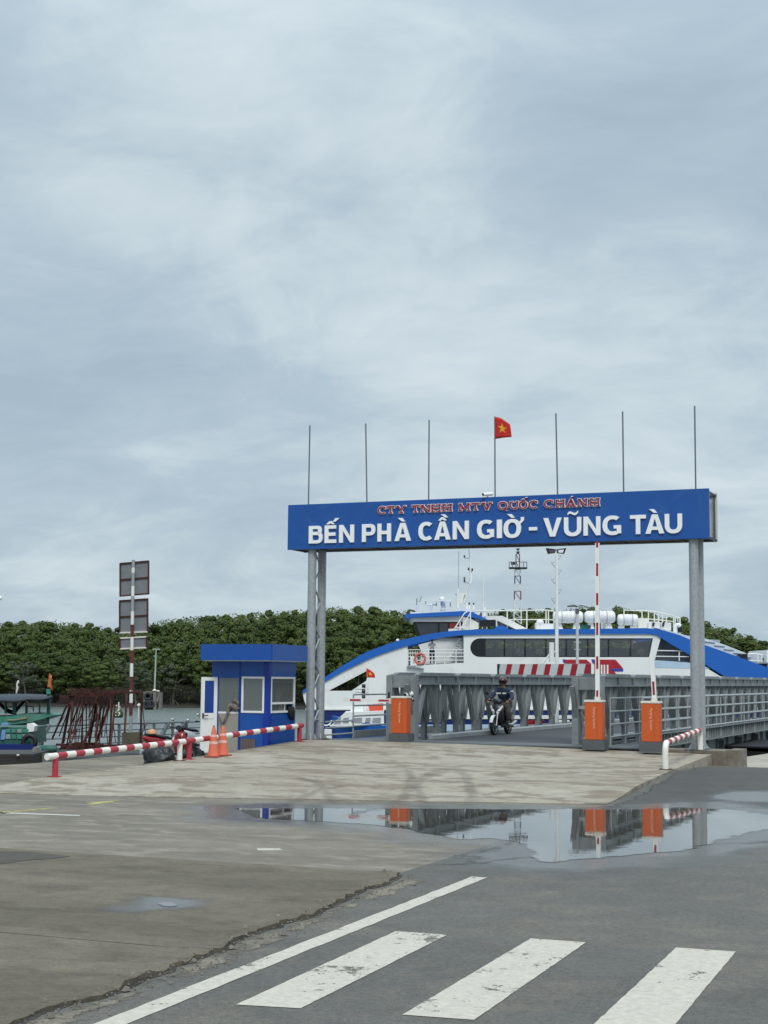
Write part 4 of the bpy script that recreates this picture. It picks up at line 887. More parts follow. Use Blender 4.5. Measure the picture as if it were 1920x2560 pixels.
def letter_shape(ch, W, H, t, h):
    """bold capitals as butted stroke pieces; t stem, h bar thickness"""
    b = BASE.get(ch, ch); P = []
    if b == 'B':
        P += [rc(0, t, 0, H)]
        for y0, y1, xr in ((.47 * H, H, .93 * W), (0, .47 * H + h, W)):
            ym = (y0 + y1) / 2; xe = xr - (y1 - y0) * .48
            if y0 > 0: P += [rc(t, xe, y1 - h * .95, y1)] 
            else: P += [rc(t, xe, 0, h * .95), rc(t, xe, y1 - h, y1)]
            P += ring(xe, ym, xr - xe, (y1 - y0) / 2, t * .95, h * .97, -90 if y0 == 0 else -62, 90, 12)
    elif b == 'E': P += [rc(0, t, 0, H), rc(t, W, 0, h), rc(t, W * .93, H * .5 - h / 2, H * .5 + h / 2), rc(t, W * .98, H - h, H)]
    elif b == 'N': P += [rc(0, t, 0, H), rc(W - t, W, 0, H), [(t, H), (t, H - t * 1.15 * H / W), (W - t, 0), (W - t, t * 1.15 * H / W)]]; P[2] = [(t * .0 + t, H), (t, H - 1.35 * t), (W - t, 0), (W - t, 1.35 * t)]
    elif b in ('P', 'R'):
        y0 = .36 * H; xe = W - (H - y0) * .48; P += [rc(0, t, 0, H), rc(t, xe, H - h, H), rc(t, xe, y0, y0 + h)] + ring(xe, (y0 + H) / 2, W - xe, (H - y0) / 2, t, h, -90, 90, 12)
    elif b == 'H': P += [rc(0, t, 0, H), rc(W - t, W, 0, H), rc(t, W - t, H * .5 - h / 2, H * .5 + h / 2)]
    elif b == 'A':
        a = t * .62; m = W / 2; f = lambda y: a + (m - a) * 0 + 0
        xl = lambda y: (m - a) * y / H; k = t * 1.12
        P += [[(0, 0), (k, 0), (m + .0, H * .80), (m, H), (m - a, H)], [(W - k, 0), (W, 0), (m + a, H), (m, H), (m, H * .80)]]
        yb0, yb1 = H * .19, H * .19 + h * .9; xi = lambda y: k + (m - k) * y / (H * .80)
        P += [[(xi(yb0), yb0), (W - xi(yb0), yb0), (W - xi(yb1), yb1), (xi(yb1), yb1)]]
    elif b == 'C': P += ring(W * .56, H / 2, W * .56, H * .515, t * 1.05, h, 48, 312, 26)
    elif b == 'G': P += ring(W * .54, H / 2, W * .54, H * .515, t * 1.05, h, 50, 300, 26) + [rc(W - t, W, H * .07, H * .50), rc(W * .60, W - t, H * .50 - h * .9, H * .50)]
    elif b == 'I': P += [rc(0, W, 0, H)]
    elif b in ('O', 'Q'):
        P += ring(W / 2, H / 2, W / 2, H * .515, t * 1.05, h, 0, 360, 34)
        if b == 'Q': P += [[(W * .52, H * .12), (W * .82, -H * .16), (W * 1.02, -H * .12), (W * .70, H * .16)]]
    elif b == 'V': P += [[(0, H), (W / 2 - t * .6, 0), (W / 2, 0), (W / 2, H * .22), (t * 1.12, H)], [(W / 2, 0), (W / 2 + t * .6, 0), (W, H), (W - t * 1.12, H), (W / 2, H * .22)]]
    elif b == 'U': P += [rc(0, t, H * .42, H), rc(W - t, W, H * .42, H)] + ring(W / 2, H * .42, W / 2, H * .435, t, h, 180, 360, 18)
    elif b == 'T': P += [rc(0, W, H - h, H), rc(W / 2 - t / 2, W / 2 + t / 2, 0, H - h)]
    elif b == 'Y': P += [rc(W / 2 - t / 2, W / 2 + t / 2, 0, H * .42), [(0, H), (W / 2 - t / 2, H * .42), (W / 2, H * .42), (W / 2, H * .60), (t * 1.1, H)], [(W / 2, H * .42), (W / 2 + t / 2, H * .42), (W, H), (W - t * 1.1, H), (W / 2, H * .60)]]
    elif b == 'M': P += [rc(0, t, 0, H), rc(W - t, W, 0, H), [(t, H), (t, H - 1.3 * t), (W / 2, H * .12), (W / 2, H * .40)], [(W - t, H), (W / 2, H * .40), (W / 2, H * .12), (W - t, H - 1.3 * t)]]
    m = W / 2; g = H
    def circ(y): return [[(m - .26 * g, y), (m - .10 * g, y), (m, y + .07 * g), (m, y + .18 * g), (m - .07 * g, y + .18 * g)], [(m + .10 * g, y), (m + .26 * g, y), (m + .07 * g, y + .18 * g), (m, y + .18 * g), (m, y + .07 * g)]]
    if ch in ('Ế', 'Ố'): P += circ(1.06 * g) + [[(m + .14 * g, 1.20 * g), (m + .30 * g, 1.20 * g), (m + .56 * g, 1.40 * g), (m + .30 * g, 1.40 * g)]]
    if ch == 'Ầ': P += circ(1.06 * g) + [[(m + .14 * g, 1.40 * g), (m - .10 * g, 1.40 * g), (m + .16 * g, 1.22 * g), (m + .32 * g, 1.22 * g)]]
    if ch in ('À', 'Ờ'): P += [[(m - .30 * g, 1.28 * g), (m - .04 * g, 1.28 * g), (m + .14 * g, 1.08 * g), (m - .04 * g, 1.08 * g)]]
    if ch == 'Á': P += [[(m + .30 * g, 1.30 * g), (m + .06 * g, 1.30 * g), (m - .12 * g, 1.08 * g), (m + .04 * g, 1.08 * g)]]
    if ch == 'Ờ': P += [[(W * .86, H * .80), (W * .98, H * .74), (W * 1.16, H * .92), (W * 1.18, H * 1.10), (W * .98, H * 1.10), (W * 1.0, H * .94)]]
    if ch == 'Ũ':
        y = 1.10 * g; k = .12 * g; Q = [(-.27, 0), (-.20, .08), (-.10, .09), (.02, .03), (.12, 0), (.22, .04), (.30, .13)]
        for a_, b_ in zip(Q, Q[1:]): P.append([(m + a_[0] * g, y + a_[1] * g), (m + b_[0] * g, y + b_[1] * g), (m + b_[0] * g, y + b_[1] * g + k), (m + a_[0] * g, y + a_[1] * g + k)])
    return P
def letter(par, ch, x0, x1, z0, z1, yf, depth, tk, material, name='letter', serif=None, grow=0.0):
    W, H_ = x1 - x0 + 2 * grow, z1 - z0 + 2 * grow; mbx = MB()
    for i, pc in enumerate(letter_shape(ch, W, H_, tk * (z1 - z0) + 2 * grow, tk * .82 * (z1 - z0) + 2 * grow)):
        yo = yf - .0003 * (i % 6); mbx.prism([(x0 - grow + p[0], yo, z0 - grow + p[1]) for p in pc], (0, depth, 0))
    if serif:
        w, h = x1 - x0, z1 - z0
        for a_, b_, c_, d_ in serif: mbx.box(x0 + a_ * w - grow, x0 + b_ * w + grow, yf - .002, yf + depth, z0 + c_ * h - grow, z0 + d_ * h + grow)
    return part(par, name, mbx, material)
def bbox(me): xs = [v_.co.x for v_ in me.vertices]; ys = [v_.co.y for v_ in me.vertices]; return min(xs), max(xs), min(ys), max(ys)
def sxp(x, y): return PY(x, y, -.2).x
z3 = lambda x: x / 2.765 + 700
z4 = lambda x: x / 2.765 + 1250
H = ST - SB; LZ0, LZ1 = SB + .122 * H, SB + .51 * H
main = [('B', z3(203), z3(298)), ('Ế', z3(312), z3(392)), ('N', z3(412), z3(515)), ('P', z3(570), z3(662)), ('H', z3(677), z3(770)), ('À', z3(795), z3(908)), ('C', z3(960), z3(1058)), ('Ầ', z3(1070), z3(1182)), ('N', z3(1197), z3(1308)),
        ('G', z3(1365), z3(1482)), ('I', z3(1502), z3(1537)), ('Ờ', z4(28), z4(148)), ('V', z4(303), z4(430)), ('Ũ', z4(445), z4(565)), ('N', z4(580), z4(697)), ('G', z4(712), z4(840)), ('T', z4(902), z4(1012)), ('À', z4(1008), z4(1138)), ('U', z4(1142), z4(1262))]
for ch, a_, b_ in main:
    letter(ga, ch, sxp(a_, 1340), sxp(b_, 1340), LZ0, LZ1, -.242, .040, 0.235, white_l)
mb = MB(); mb.box(sxp(z4(203), 1340), sxp(z4(260), 1340), -.242, -.202, LZ0 + .36 * (LZ1 - LZ0), LZ0 + .54 * (LZ1 - LZ0)); part(ga, 'letter', mb, white_l)
t_ = .15
SER = {'T': [(.28, .72, 0, .13), (0, .12, .72, 1), (.88, 1, .72, 1)], 'Y': [(-.03, .27, .88, 1), (.73, 1.03, .88, 1), (.28, .72, 0, .13)], 'N': [(-.05, .32, .87, 1), (.7, 1.05, .87, 1), (-.05, .34, 0, .13)],
       'H': [(-.05, .38, .87, 1), (.62, 1.05, .87, 1), (-.05, .38, 0, .13), (.62, 1.05, 0, .13)], 'M': [(-.05, .24, .87, 1), (.76, 1.05, .87, 1), (-.05, .28, 0, .13), (.72, 1.05, 0, .13)],
       'V': [(-.04, .36, .87, 1), (.64, 1.04, .87, 1)], 'U': [(-.05, .38, .87, 1), (.66, 1.05, .87, 1)], 'A': [(-.05, .34, 0, .13), (.64, 1.05, 0, .13)], 'C': [(.86, .99, .62, .95)], 'Q': [], 'O': []}
RZ0, RZ1 = SB + .725 * H, SB + .885 * H
redt = [('C', z3(680), z3(733)), ('T', z3(742), z3(795)), ('Y', z3(810), z3(872)), ('T', z3(912), z3(968)), ('N', z3(980), z3(1040)), ('H', z3(1052), z3(1112)), ('H', z3(1130), z3(1190)), ('M', z3(1242), z3(1312)), ('T', z3(1328), z3(1384)), ('V', z3(1400), z3(1466)),
        ('Q', z3(1510), z3(1575)), ('U', z4(72), z4(128)), ('Ố', z4(134), z4(192)), ('C', z4(202), z4(262)), ('C', z4(308), z4(370)), ('H', z4(390), z4(448)), ('Á', z4(462), z4(525)), ('N', z4(543), z4(605)), ('H', z4(626), z4(690))]
for ch, a_, b_ in redt:
    s_ = SER.get(BASE.get(ch, ch))
    o_ = letter(ga, ch, sxp(a_, 1300), sxp(b_, 1300), RZ0, RZ1, -.246, .03, 0.19, red_l, 'letter', s_)
    w_ = letter(o_, ch, sxp(a_, 1300), sxp(b_, 1300), RZ0, RZ1, -.230, .028, 0.19, white_l, 'outline', s_, .012)
# flag on the fourth pole
def flag(name, p0, wdt, hgt, dirx, droop, material, label, star=True, pole=None):
    # p0 top of hoist; dirx unit direction the cloth flies; droop pulls the fly end down
    p0 = Vector(p0); mbx = MB(); nx, nz_ = 14, 8; vs = []; fs = []
    def pt(u_, v_):
        w_ = math.sin(u_ * 7 + v_ * 1.5) * .05 * wdt * u_
        nrm = Vector((-dirx.y, dirx.x, 0))
        return p0 + dirx * (u_ * wdt * (1 - .10 * (1 - v_))) + nrm * w_ + Vector((0, 0, -v_ * hgt - droop * hgt * u_ ** 1.6 * (1 - v_)))
    for i in range(nx + 1):
        for j in range(nz_ + 1): vs.append(pt(i / nx, j / nz_))
    for i in range(nx):
        for j in range(nz_): a_ = i * (nz_ + 1) + j; fs.append((a_, a_ + nz_ + 1, a_ + nz_ + 2, a_ + 1))
    mbx.add(vs, fs, True); f_ = solo(name, mbx, material, label, 'flag', loc=p0)
    md = f_.modifiers.new('cloth', 'SOLIDIFY'); md.thickness = .008
    if star:
        for sd_ in (-1, 1):
            sb = MB(); c_ = (.5, .5); nrm = Vector((-dirx.y, dirx.x, 0)) * sd_; cen = pt(.5, .5); ps = []
            for k_ in range(10):
                r_ = .30 if k_ % 2 == 0 else .125; t = k_ * math.pi / 5
                uu = .5 + r_ * math.sin(t) * hgt / wdt; vv = .5 - r_ * math.cos(t); ps.append(pt(uu, vv) + nrm * .014)
            sb.add([cen + nrm * .014] + ps, [(0, k_ + 1, (k_ + 1) % 10 + 1) for k_ in range(10)]); part(f_, 'star', sb, star_y)
    return f_
fl_dir = Vector((.80, -.6, 0)).normalized()
flag('flag', (-4.945, -.10, 8.63), .52, .56, Vector((.93, -.37, 0)).normalized(), .42, flag_red, 'red flag with a yellow star on the middle pole above the blue sign')
# small camera on the sign
cc = root('security_camera', (-5.1, -.16, ST), 'small white security camera on top of the blue sign beside the flag pole', 'camera')
mb = MB(); mb.tube((-5.13, -.16, ST), (-5.13, -.16, ST + .05), .02, n=8); part(cc, 'mount', mb, white)
mb = MB(); mb.path([(-5.03, -.10, ST + .09), (-5.2, -.28, ST + .06)], .045, 10); part(cc, 'housing', mb, white)
mb = MB(); mb.path([(-5.2, -.281, ST + .06), (-5.215, -.297, ST + .057)], .032, 10); part(cc, 'lens', mb, blackgloss)
cc = root('security_camera', (-7.6, .95, 1.55), 'white security camera on the left end post of the truss bridge', 'camera')
mb = MB(); mb.box(-7.66, -7.56, .93, .979, 1.50, 1.56); part(cc, 'mount', mb, white)
mb = MB(); mb.path([(-7.58, .92, 1.66), (-7.68, .72, 1.62)], .065, 12); part(cc, 'housing', mb, white)
mb = MB(); mb.path([(-7.68, .719, 1.62), (-7.69, .70, 1.617)], .045, 12); part(cc, 'lens', mb, blackgloss)

# ------------------------------------------------------------------ boom barriers
def text_mesh(txt, size): return glyph(txt, 0.004 / size, 0.0)
def banded(par, p, q, r, nb_, mats, name='arm_band', n=12, first=0, square=False):
    p = Vector(p); q = Vector(q)
    for k_ in range(nb_):
        a_ = p.lerp(q, k_ / nb_); b_ = p.lerp(q, (k_ + 1) / nb_); mbx = MB()
        if square: mbx.bar(a_, b_, r * 2, r * 2)
        else: mbx.tube(a_, b_, r, n=n)
        part(par, name, mbx, mats[(k_ + first) % len(mats)])
def barrier(x, y, zb, label, arm):
    bz = root('boom_barrier', (x, y, zb), label, 'barrier')
    w, d = .42, .30; z0, z1 = zb + .22, zb + 1.10
    mb = MB(); mb.box(x - w / 2 - .05, x + w / 2 + .05, y - .02, y + d + .12, zb - .02, z0 - .002); part(bz, 'base', mb, dark_base)
    mb = MB(); mb.box(x - w / 2, x + w / 2, y, y + d, z0, z1); part(bz, 'cabinet', mb, orange, bevel=.012)
    mb = MB(); mb.box(x - w / 2 - .012, x + w / 2 + .012, y - .012, y + d + .012, z1 + .002, z1 + .055); part(bz, 'cap', mb, cream, bevel=.008)
    mb = MB(); mb.box(x + w / 2 - .125, x + w / 2 - .118, y - .004, y - .001, z0 + .01, z1 - .01); part(bz, 'door_seam', mb, mat('orange_seam', (.35, .06, .01)))
    me = text_mesh('Parking System', .1); b = bbox(me); mb = MB(); Lh = .50; sc = Lh / (b[1] - b[0]); cz = z0 + .52
    vs = [(x + .0 + (v_.co.y - b[2] - .3) * sc, y - .004 - v_.co.z * .02, cz + Lh / 2 - (v_.co.x - b[0]) * sc) for v_ in me.vertices]
    mb.add(vs, [tuple(p.vertices) for p in me.polygons]); part(bz, 'lettering', mb, mat('pale_print', (.80, .50, .36), .6))
    if arm == 'left':
        ya = y + .16; za = z1 + .02
        mb = MB(); mb.box(x - w / 2 - .10, x - w / 2 - .013, y + .08, y + .24, za - .16, za - .02); part(bz, 'arm_socket', mb, cream)
        mb = MB(); mb.bar((x - w / 2 - .08, ya, za - .08), (x - 1.62, ya, za - .08), .05, .09); part(bz, 'arm', mb, white)
        for a_, b_ in ((.28, .62), (1.12, 1.42)):
            mb = MB(); mb.box(x - a_, x - b_, ya - .031, ya - .0265, za - .105, za - .057); part(bz, 'arm_stripe', mb, red_paint)
    else:
        H_, lean, rr = arm; xa = x + .07; ya = y + .14
        mb = MB(); mb.box(xa - .06, xa + .06, ya - .05, ya + .05, z1 + .056, z1 + .13); part(bz, 'arm_socket', mb, cream)
        z = z1 + .13; top = z1 + H_
        mb = MB(); mb.bar((xa, ya, z), (xa + lean, ya, top), .10, .055, (0, 1, 0)); part(bz, 'arm', mb, white)
        for a_, b_ in rr:
            pa = Vector((xa, ya, z)).lerp(Vector((xa + lean, ya, top)), (a_ - z) / (top - z)); pb = Vector((xa, ya, z)).lerp(Vector((xa + lean, ya, top)), (b_ - z) / (top - z))
            mb = MB(); mb.bar(pa + Vector((0, -.031, 0)), pb + Vector((0, -.031, 0)), .05, .006, (0, 1, 0)); part(bz, 'arm_stripe', mb, mat('boom_red', (.30, .012, .015), .5))
    return bz
barrier(-7.52, -.10, .445, 'orange boom barrier by the left gantry columns with its white arm lowered', 'left')
def zat(y, D=37.6): return 2.035 + (1697 + 4 - y) * D / FPX
seg = [(1752, 1730), (1684, 1651), (1584, 1532), (1517, 1486), (1445, 1413), (1372, 1350)]
barrier(-2.28, -.72, .425, 'orange boom barrier in the middle before the truss portal, its striped arm raised high', (3.80, .02, [(zat(a_) + .0, zat(b_)) for a_, b_ in ((1747, 1724), (1672, 1642), (1590, 1560), (1517, 1488), (1446, 1415), (1376, 1361))]))
barrier(-.86, -.95, .42, 'orange boom barrier nearest the right gantry columns, its short arm raised', (1.15, -.05, [(1.72, 2.03)]))

# ------------------------------------------------------------------ guard rails
def guard_rail(xa, ya, yb, posts, label, mats=(white_rail, red_paint), zfun=None, r=.062, first=0, nb_=8, h=.40):
    g_ = root('guard_rail', (xa, (ya + yb) / 2, zfun(ya)), label, 'guard rail', 'red and white guard rails')
    banded(g_, (xa, ya, zfun(ya) + h), (xa, yb, zfun(yb) + h), r, nb_, mats, 'rail_band', 20, first)
    for yy, m_ in posts:
        mbx = MB(); mbx.tube((xa, yy, zfun(yy) + .0), (xa, yy, zfun(yy) + h - r * .6), r * .92, n=20); part(g_, 'rail_post', mbx, m_)
        mbx = MB(); mbx.box(xa - .11, xa + .11, yy - .09, yy + .09, zfun(yy) + .0, zfun(yy) + .014); part(g_, 'foot_plate', mbx, red_paint if m_ is red_paint else rust)
    return g_
hs = lambda y: ramp_h(-9.75, y) + .012
guard_rail(-9.75, -12.0, -6.95, [(-11.72, red_paint), (-7.12, white_rail)], 'red and white striped rail nearest the camera at the left edge of the ramp', (white_rail, red_paint), hs, nb_=17)
guard_rail(-9.75, -6.88, -1.1, [(-6.72, red_paint), (-1.25, red_paint)], 'red and white striped rail running from the cones to the left gantry foot', (red_paint, white_rail), hs, nb_=17)
# bent pipe rail on the right
hr = lambda y: ramp_h(.1, y) + .012
g_ = root('guard_rail', (.12, -2.8, .3), 'bent pipe rail with white legs and small red and white bands by the right column', 'guard rail', 'red and white guard rails')
p0, p1 = PZ(1664, 1925, hr(-5.0)), PZ(1751, 1885, hr(-.5)); print('railR', p0, p1)
za, zb = hr(p0.y), hr(p1.y); hh = .54
def arc(pb, dirv, z0):
    pts = [Vector((pb.x, pb.y, z0))]
    for k_ in range(7):
        t = k_ / 6 * math.pi / 2; pts.append(Vector((pb.x, pb.y, z0 + hh - .16)) + dirv * (.16 * (1 - math.cos(t))) + Vector((0, 0, .16 * math.sin(t))))
    return pts
dv = Vector((p1.x - p0.x, p1.y - p0.y, zb - za)).normalized()
mb = MB(); A1 = arc(p0, dv, za); mb.path(A1, .062, 18); part(g_, 'leg', mb, white_rail)
mb = MB(); A2 = arc(p1, -dv, zb); mb.path(A2, .062, 18); part(g_, 'leg', mb, white_rail)
banded(g_, A1[-1], A2[-1], .063, 13, (red_paint, white_rail), 'rail_band', 18)
for p, z in ((p0, za), (p1, zb)):
    mb = MB(); mb.box(p.x - .12, p.x + .12, p.y - .1, p.y + .1, z - .002, z + .012); part(g_, 'foot_plate', mb, rust)

# ------------------------------------------------------------------ cones
def cone(x, y, label, lean=0.0):
    z = ramp_h(x, y) + .012; c_ = root('traffic_cone', (x, y, z), label, 'traffic cone', 'traffic cones')
    mb = MB(); mb.prism([(x - .16, y - .15, z), (x + .16, y - .16, z), (x + .155, y + .155, z), (x - .155, y + .16, z)], (0, 0, .03)); part(c_, 'base', mb, mat('cone_base_red', (.33, .06, .05), .8, 0, .2, 9))
    prof = [(.165, .03), (.160, .05), (.125, .26), (.104, .36), (.085, .45), (.062, .56), (.036, .665), (.03, .68)]
    mb = MB(); mb.lathe([(0.130, .031), (.126, .04), (.095, .29)], (x, y, z)); part(c_, 'cone_body', mb, cone_o)
    mb = MB(); mb.lathe([(.099, .29), (.093, .35)], (x, y, z)); part(c_, 'reflective_band', mb, cone_w)
    mb = MB(); mb.lathe([(.088, .35), (.074, .45)], (x, y, z)); part(c_, 'cone_body', mb, cone_o)
    mb = MB(); mb.lathe([(.078, .45), (.071, .50)], (x, y, z)); part(c_, 'reflective_band', mb, cone_w)
    mb = MB(); mb.lathe([(.066, .50), (.032, .66), (.026, .675), (.0, .675)], (x, y, z)); part(c_, 'cone_tip', mb, cone_o)
    mb = MB(); mb.lathe([(.028, .676), (.022, .70), (0, .70)], (x, y, z)); part(c_, 'cone_ring', mb, dark_base)
p = PZ(531, 1893, .25); q = PZ(551, 1892, .25)
cone(-9.52, -6.05, 'left of the two faded orange traffic cones before the striped rail'); cone(-9.50, -5.66, 'right of the two faded orange traffic cones, nearer the blue booth')

# ------------------------------------------------------------------ ticket booth
bx0, bx1, by0, by1, bz0, bz1 = -11.82, -10.2, -2.1, -.60, .04, 2.44
bo = root('ticket_booth', (bx0 / 2 + bx1 / 2, by0 / 2 + by1 / 2, bz0), 'small blue ticket booth with white framed windows and its white door open', 'booth')
def wall(par, name, a_, b_, z0, z1, th, material, holes=(), nrm=(0, -1, 0)):
    # a_->b_ in plan, rectangular holes given as (s0,s1,z0,z1) along a_->b_ metres
    a_ = Vector((*a_, 0)); b_ = Vector((*b_, 0)); L_ = (b_ - a_).length; d = (b_ - a_) / L_; n = Vector(nrm)
    xs = sorted({0, L_, *[h for q in holes for h in q[:2]]}); zs = sorted({z0, z1, *[h for q in holes for h in q[2:]]}); mbx = MB()
    for s0, s1 in zip(xs, xs[1:]):
        run = None
        for k0, k1 in zip(zs, zs[1:]):
            if any(q[0] <= s0 + 1e-6 and s1 <= q[1] + 1e-6 and q[2] <= k0 + 1e-6 and k1 <= q[3] + 1e-6 for q in holes): continue
            p_ = a_ + d * s0; q_ = a_ + d * s1
            mbx.prism([p_ + Vector((0, 0, k0)), q_ + Vector((0, 0, k0)), q_ + Vector((0, 0, k1)), p_ + Vector((0, 0, k1))], -n * th)
    return part(par, name, mbx, material)
def frame(par, a_, d, s0, s1, z0, z1, n, w=.05, mid=None, name='window'):
    a_ = Vector((*a_, 0)); d = Vector(d); n = Vector(n); mbx = MB()
    def P_(s_, z_, o_): return a_ + d * s_ + n * o_ + Vector((0, 0, z_))
    def rect(sa, sb, za_, zb_): mbx.prism([P_(sa, za_, .02), P_(sb, za_, .02), P_(sb, zb_, .02), P_(sa, zb_, .02)], -n * .07)
    rect(s0, s1, z1 - w, z1); rect(s0, s1, z0, z0 + w); rect(s0, s0 + w, z0 + w, z1 - w); rect(s1 - w, s1, z0 + w, z1 - w)
    if mid: rect(s0 + w, s1 - w, mid - w / 2, mid + w / 2)
    f_ = part(par, name, mbx, white)
    mbx = MB(); mbx.prism([P_(s0 + w, z0 + w, -.01), P_(s1 - w, z0 + w, -.01), P_(s1 - w, (mid - w / 2) if mid else z1 - w, -.01), P_(s0 + w, (mid - w / 2) if mid else z1 - w, -.01)], -n * .004) if not mid else None
    if not mid: part(f_, 'pane', mbx, booth_glass)
    else:
        mbx = MB(); mbx.prism([P_(s0 + w, mid + w / 2, -.01), P_(s1 - w, mid + w / 2, -.01), P_(s1 - w, z1 - w, -.01), P_(s0 + w, z1 - w, -.01)], -n * .004); part(f_, 'pane', mbx, booth_glass)
        mbx = MB(); sm_ = s0 + (s1 - s0) * .62; mbx.prism([P_(s0 + w, z0 + w, -.03), P_(sm_, z0 + w, -.03), P_(sm_, mid - w / 2, -.03), P_(s0 + w, mid - w / 2, -.03)], -n * .004); part(f_, 'sliding_pane', mbx, booth_glass)
        mbx = MB(); mbx.prism([P_(sm_, z0 + w, -.02), P_(sm_ + .03, z0 + w, -.02), P_(sm_ + .03, mid - w / 2, -.02), P_(sm_, mid - w / 2, -.02)], -n * .03); part(f_, 'sash', mbx, white)
    return f_
# front wall: doorway with a half glazed leaf at left, window, then corner
WH = bz0; fw = [(.16, .70, bz0 + .18, 2.12), (.86, 1.46, 1.12, 2.14)]
# pixel-checked openings
s = lambda px: PY(px, 1750, by0).x - bx0
dh = (s(546), s(597), .17, 2.02); wh = (s(604), s(661), 1.16, 2.06)
wall(bo, 'front_wall', (bx0, by0), (bx1, by0), bz0, bz1, .06, booth_blue, [dh, wh])
sr = lambda px: PX(px, 1750, bx1).y - by0
wr = (sr(676), sr(736), 1.16, 2.06)
wall(bo, 'side_wall', (bx1, by0 + .062), (bx1, by1), bz0, bz1, .06, booth_blue, [(wr[0] - .062, wr[1] - .062, wr[2], wr[3])], (1, 0, 0))
wall(bo, 'back_wall', (bx0, by1), (bx1 - .062, by1), bz0, bz1, .06, booth_blue, [(.15, .75, 1.2, 2.0), (.9, 1.4, 1.2, 2.0)], (0, 1, 0))
wall(bo, 'side_wall', (bx0, by0 + .062), (bx0, by1 - .062), bz0, bz1, .06, booth_blue, [(.3, 1.2, 1.16, 2.0)], (-1, 0, 0))
frame(bo, (bx0, by0), (1, 0, 0), wh[0], wh[1], wh[2], wh[3], (0, -1, 0))
frame(bo, (bx1, by0), (0, 1, 0), wr[0], wr[1], wr[2], wr[3], (1, 0, 0), mid=1.40)
for a_, b_ in ((.15, .75), (.9, 1.4)): frame(bo, (bx0, by1), (1, 0, 0), a_, b_, 1.2, 2.0, (0, 1, 0))
frame(bo, (bx0, by0 + .062), (0, 1, 0), .3, 1.2, 1.16, 2.0, (-1, 0, 0))
# corner trims, proud of the walls
for x, y in ((bx1, by0),):
    mb = MB(); mb.box(x - .15, x - .005, y - .012, y - .001, bz0, bz1); mb.box(x + .001, x + .012, y + .005, y + .15, bz0, bz1); mb.box(x - .004, x + .012, y - .012, y + .004, bz0, bz1); part(bo, 'corner_trim', mb, booth_blue_d)
for xx in (s(597) + bx0 + .01, ):
    mb = MB(); mb.box(xx - .012, xx + .03, by0 - .01, by0 - .001, bz0, bz1); part(bo, 'wall_seam', mb, booth_blue_d)
# inner partition behind the doorway: lower grey sheet and glazed upper part
gx0, gx1 = bx0 + dh[0], bx0 + dh[1]
mb = MB(); mb.box(gx0, gx1, by0 + .01, by0 + .03, dh[2] + .0, 1.13); part(bo, 'grey_panel', mb, mat('grey_panel', (.30, .29, .25), .6, 0, .08, 3))
mb = MB(); mb.box(gx0, gx1, by0 + .012, by0 + .016, 1.18, dh[3]); part(bo, 'door_glass', mb, booth_glass)
mb = MB(); mb.box(gx0, gx1, by0 + .005, by0 + .035, 1.131, 1.178); part(bo, 'counter_rail', mb, white)
# desk, things inside
mb = MB(); mb.box(bx0 + .1, bx1 - .1, by1 - .45, by1 - .08, .85, .90); mb.box(bx0 + .1, bx0 + .14, by1 - .45, by1 - .08, bz0 + .02, .849); part(bo, 'desk', mb, mat('desk_board', (.42, .38, .30), .6))
mb = MB(); mb.box(bx0 + .07, bx1 - .07, by0 + .07, by1 - .07, bz0 + .001, bz0 + .06); part(bo, 'floor', mb, conc_old)
# vent grille at the foot
vx0, vx1 = bx0 + s(604), bx0 + s(641)
mb = MB(); mb.box(vx0, vx1, by0 - .014, by0 - .002, .10, .52); vg = part(bo, 'vent_grille', mb, mat('vent_brown', (.10, .075, .08), .6))
for k in range(9):
    mb = MB(); xx = vx0 + .03 + k * (vx1 - vx0 - .06) / 8; mb.box(xx - .01, xx + .01, by0 - .026, by0 - .0142, .12, .50); part(vg, 'slat', mb, mat('vent_slat', (.17, .13, .13), .5))
# roof fascia
rx0, rx1, ry0, ry1 = PY(502, 1640, by0 - .44).x, -9.90, by0 - .44, -.53
mb = MB(); mb.box(rx0, rx1, ry0, ry0 + .03, 2.46, 2.86); mb.box(rx0, rx1, ry1 - .03, ry1, 2.46, 2.86); mb.box(rx0, rx0 + .03, ry0 + .03, ry1 - .03, 2.46, 2.86); mb.box(rx1 - .03, rx1, ry0 + .03, ry1 - .03, 2.46, 2.86); part(bo, 'roof_fascia', mb, booth_blue)
mb = MB(); mb.box(rx0 + .032, rx1 - .032, ry0 + .032, ry1 - .032, 2.442, 2.47); part(bo, 'roof_soffit', mb, white)
mb = MB(); mb.box(rx0 + .032, rx1 - .032, ry0 + .032, ry1 - .032, 2.74, 2.76); part(bo, 'roof_sheet', mb, galv)
mb = MB(); mb.box(rx1 - .02, rx1 + .004, ry0 - .004, ry0 + .02, 2.455, 2.865); part(bo, 'fascia_corner', mb, booth_blue_d)
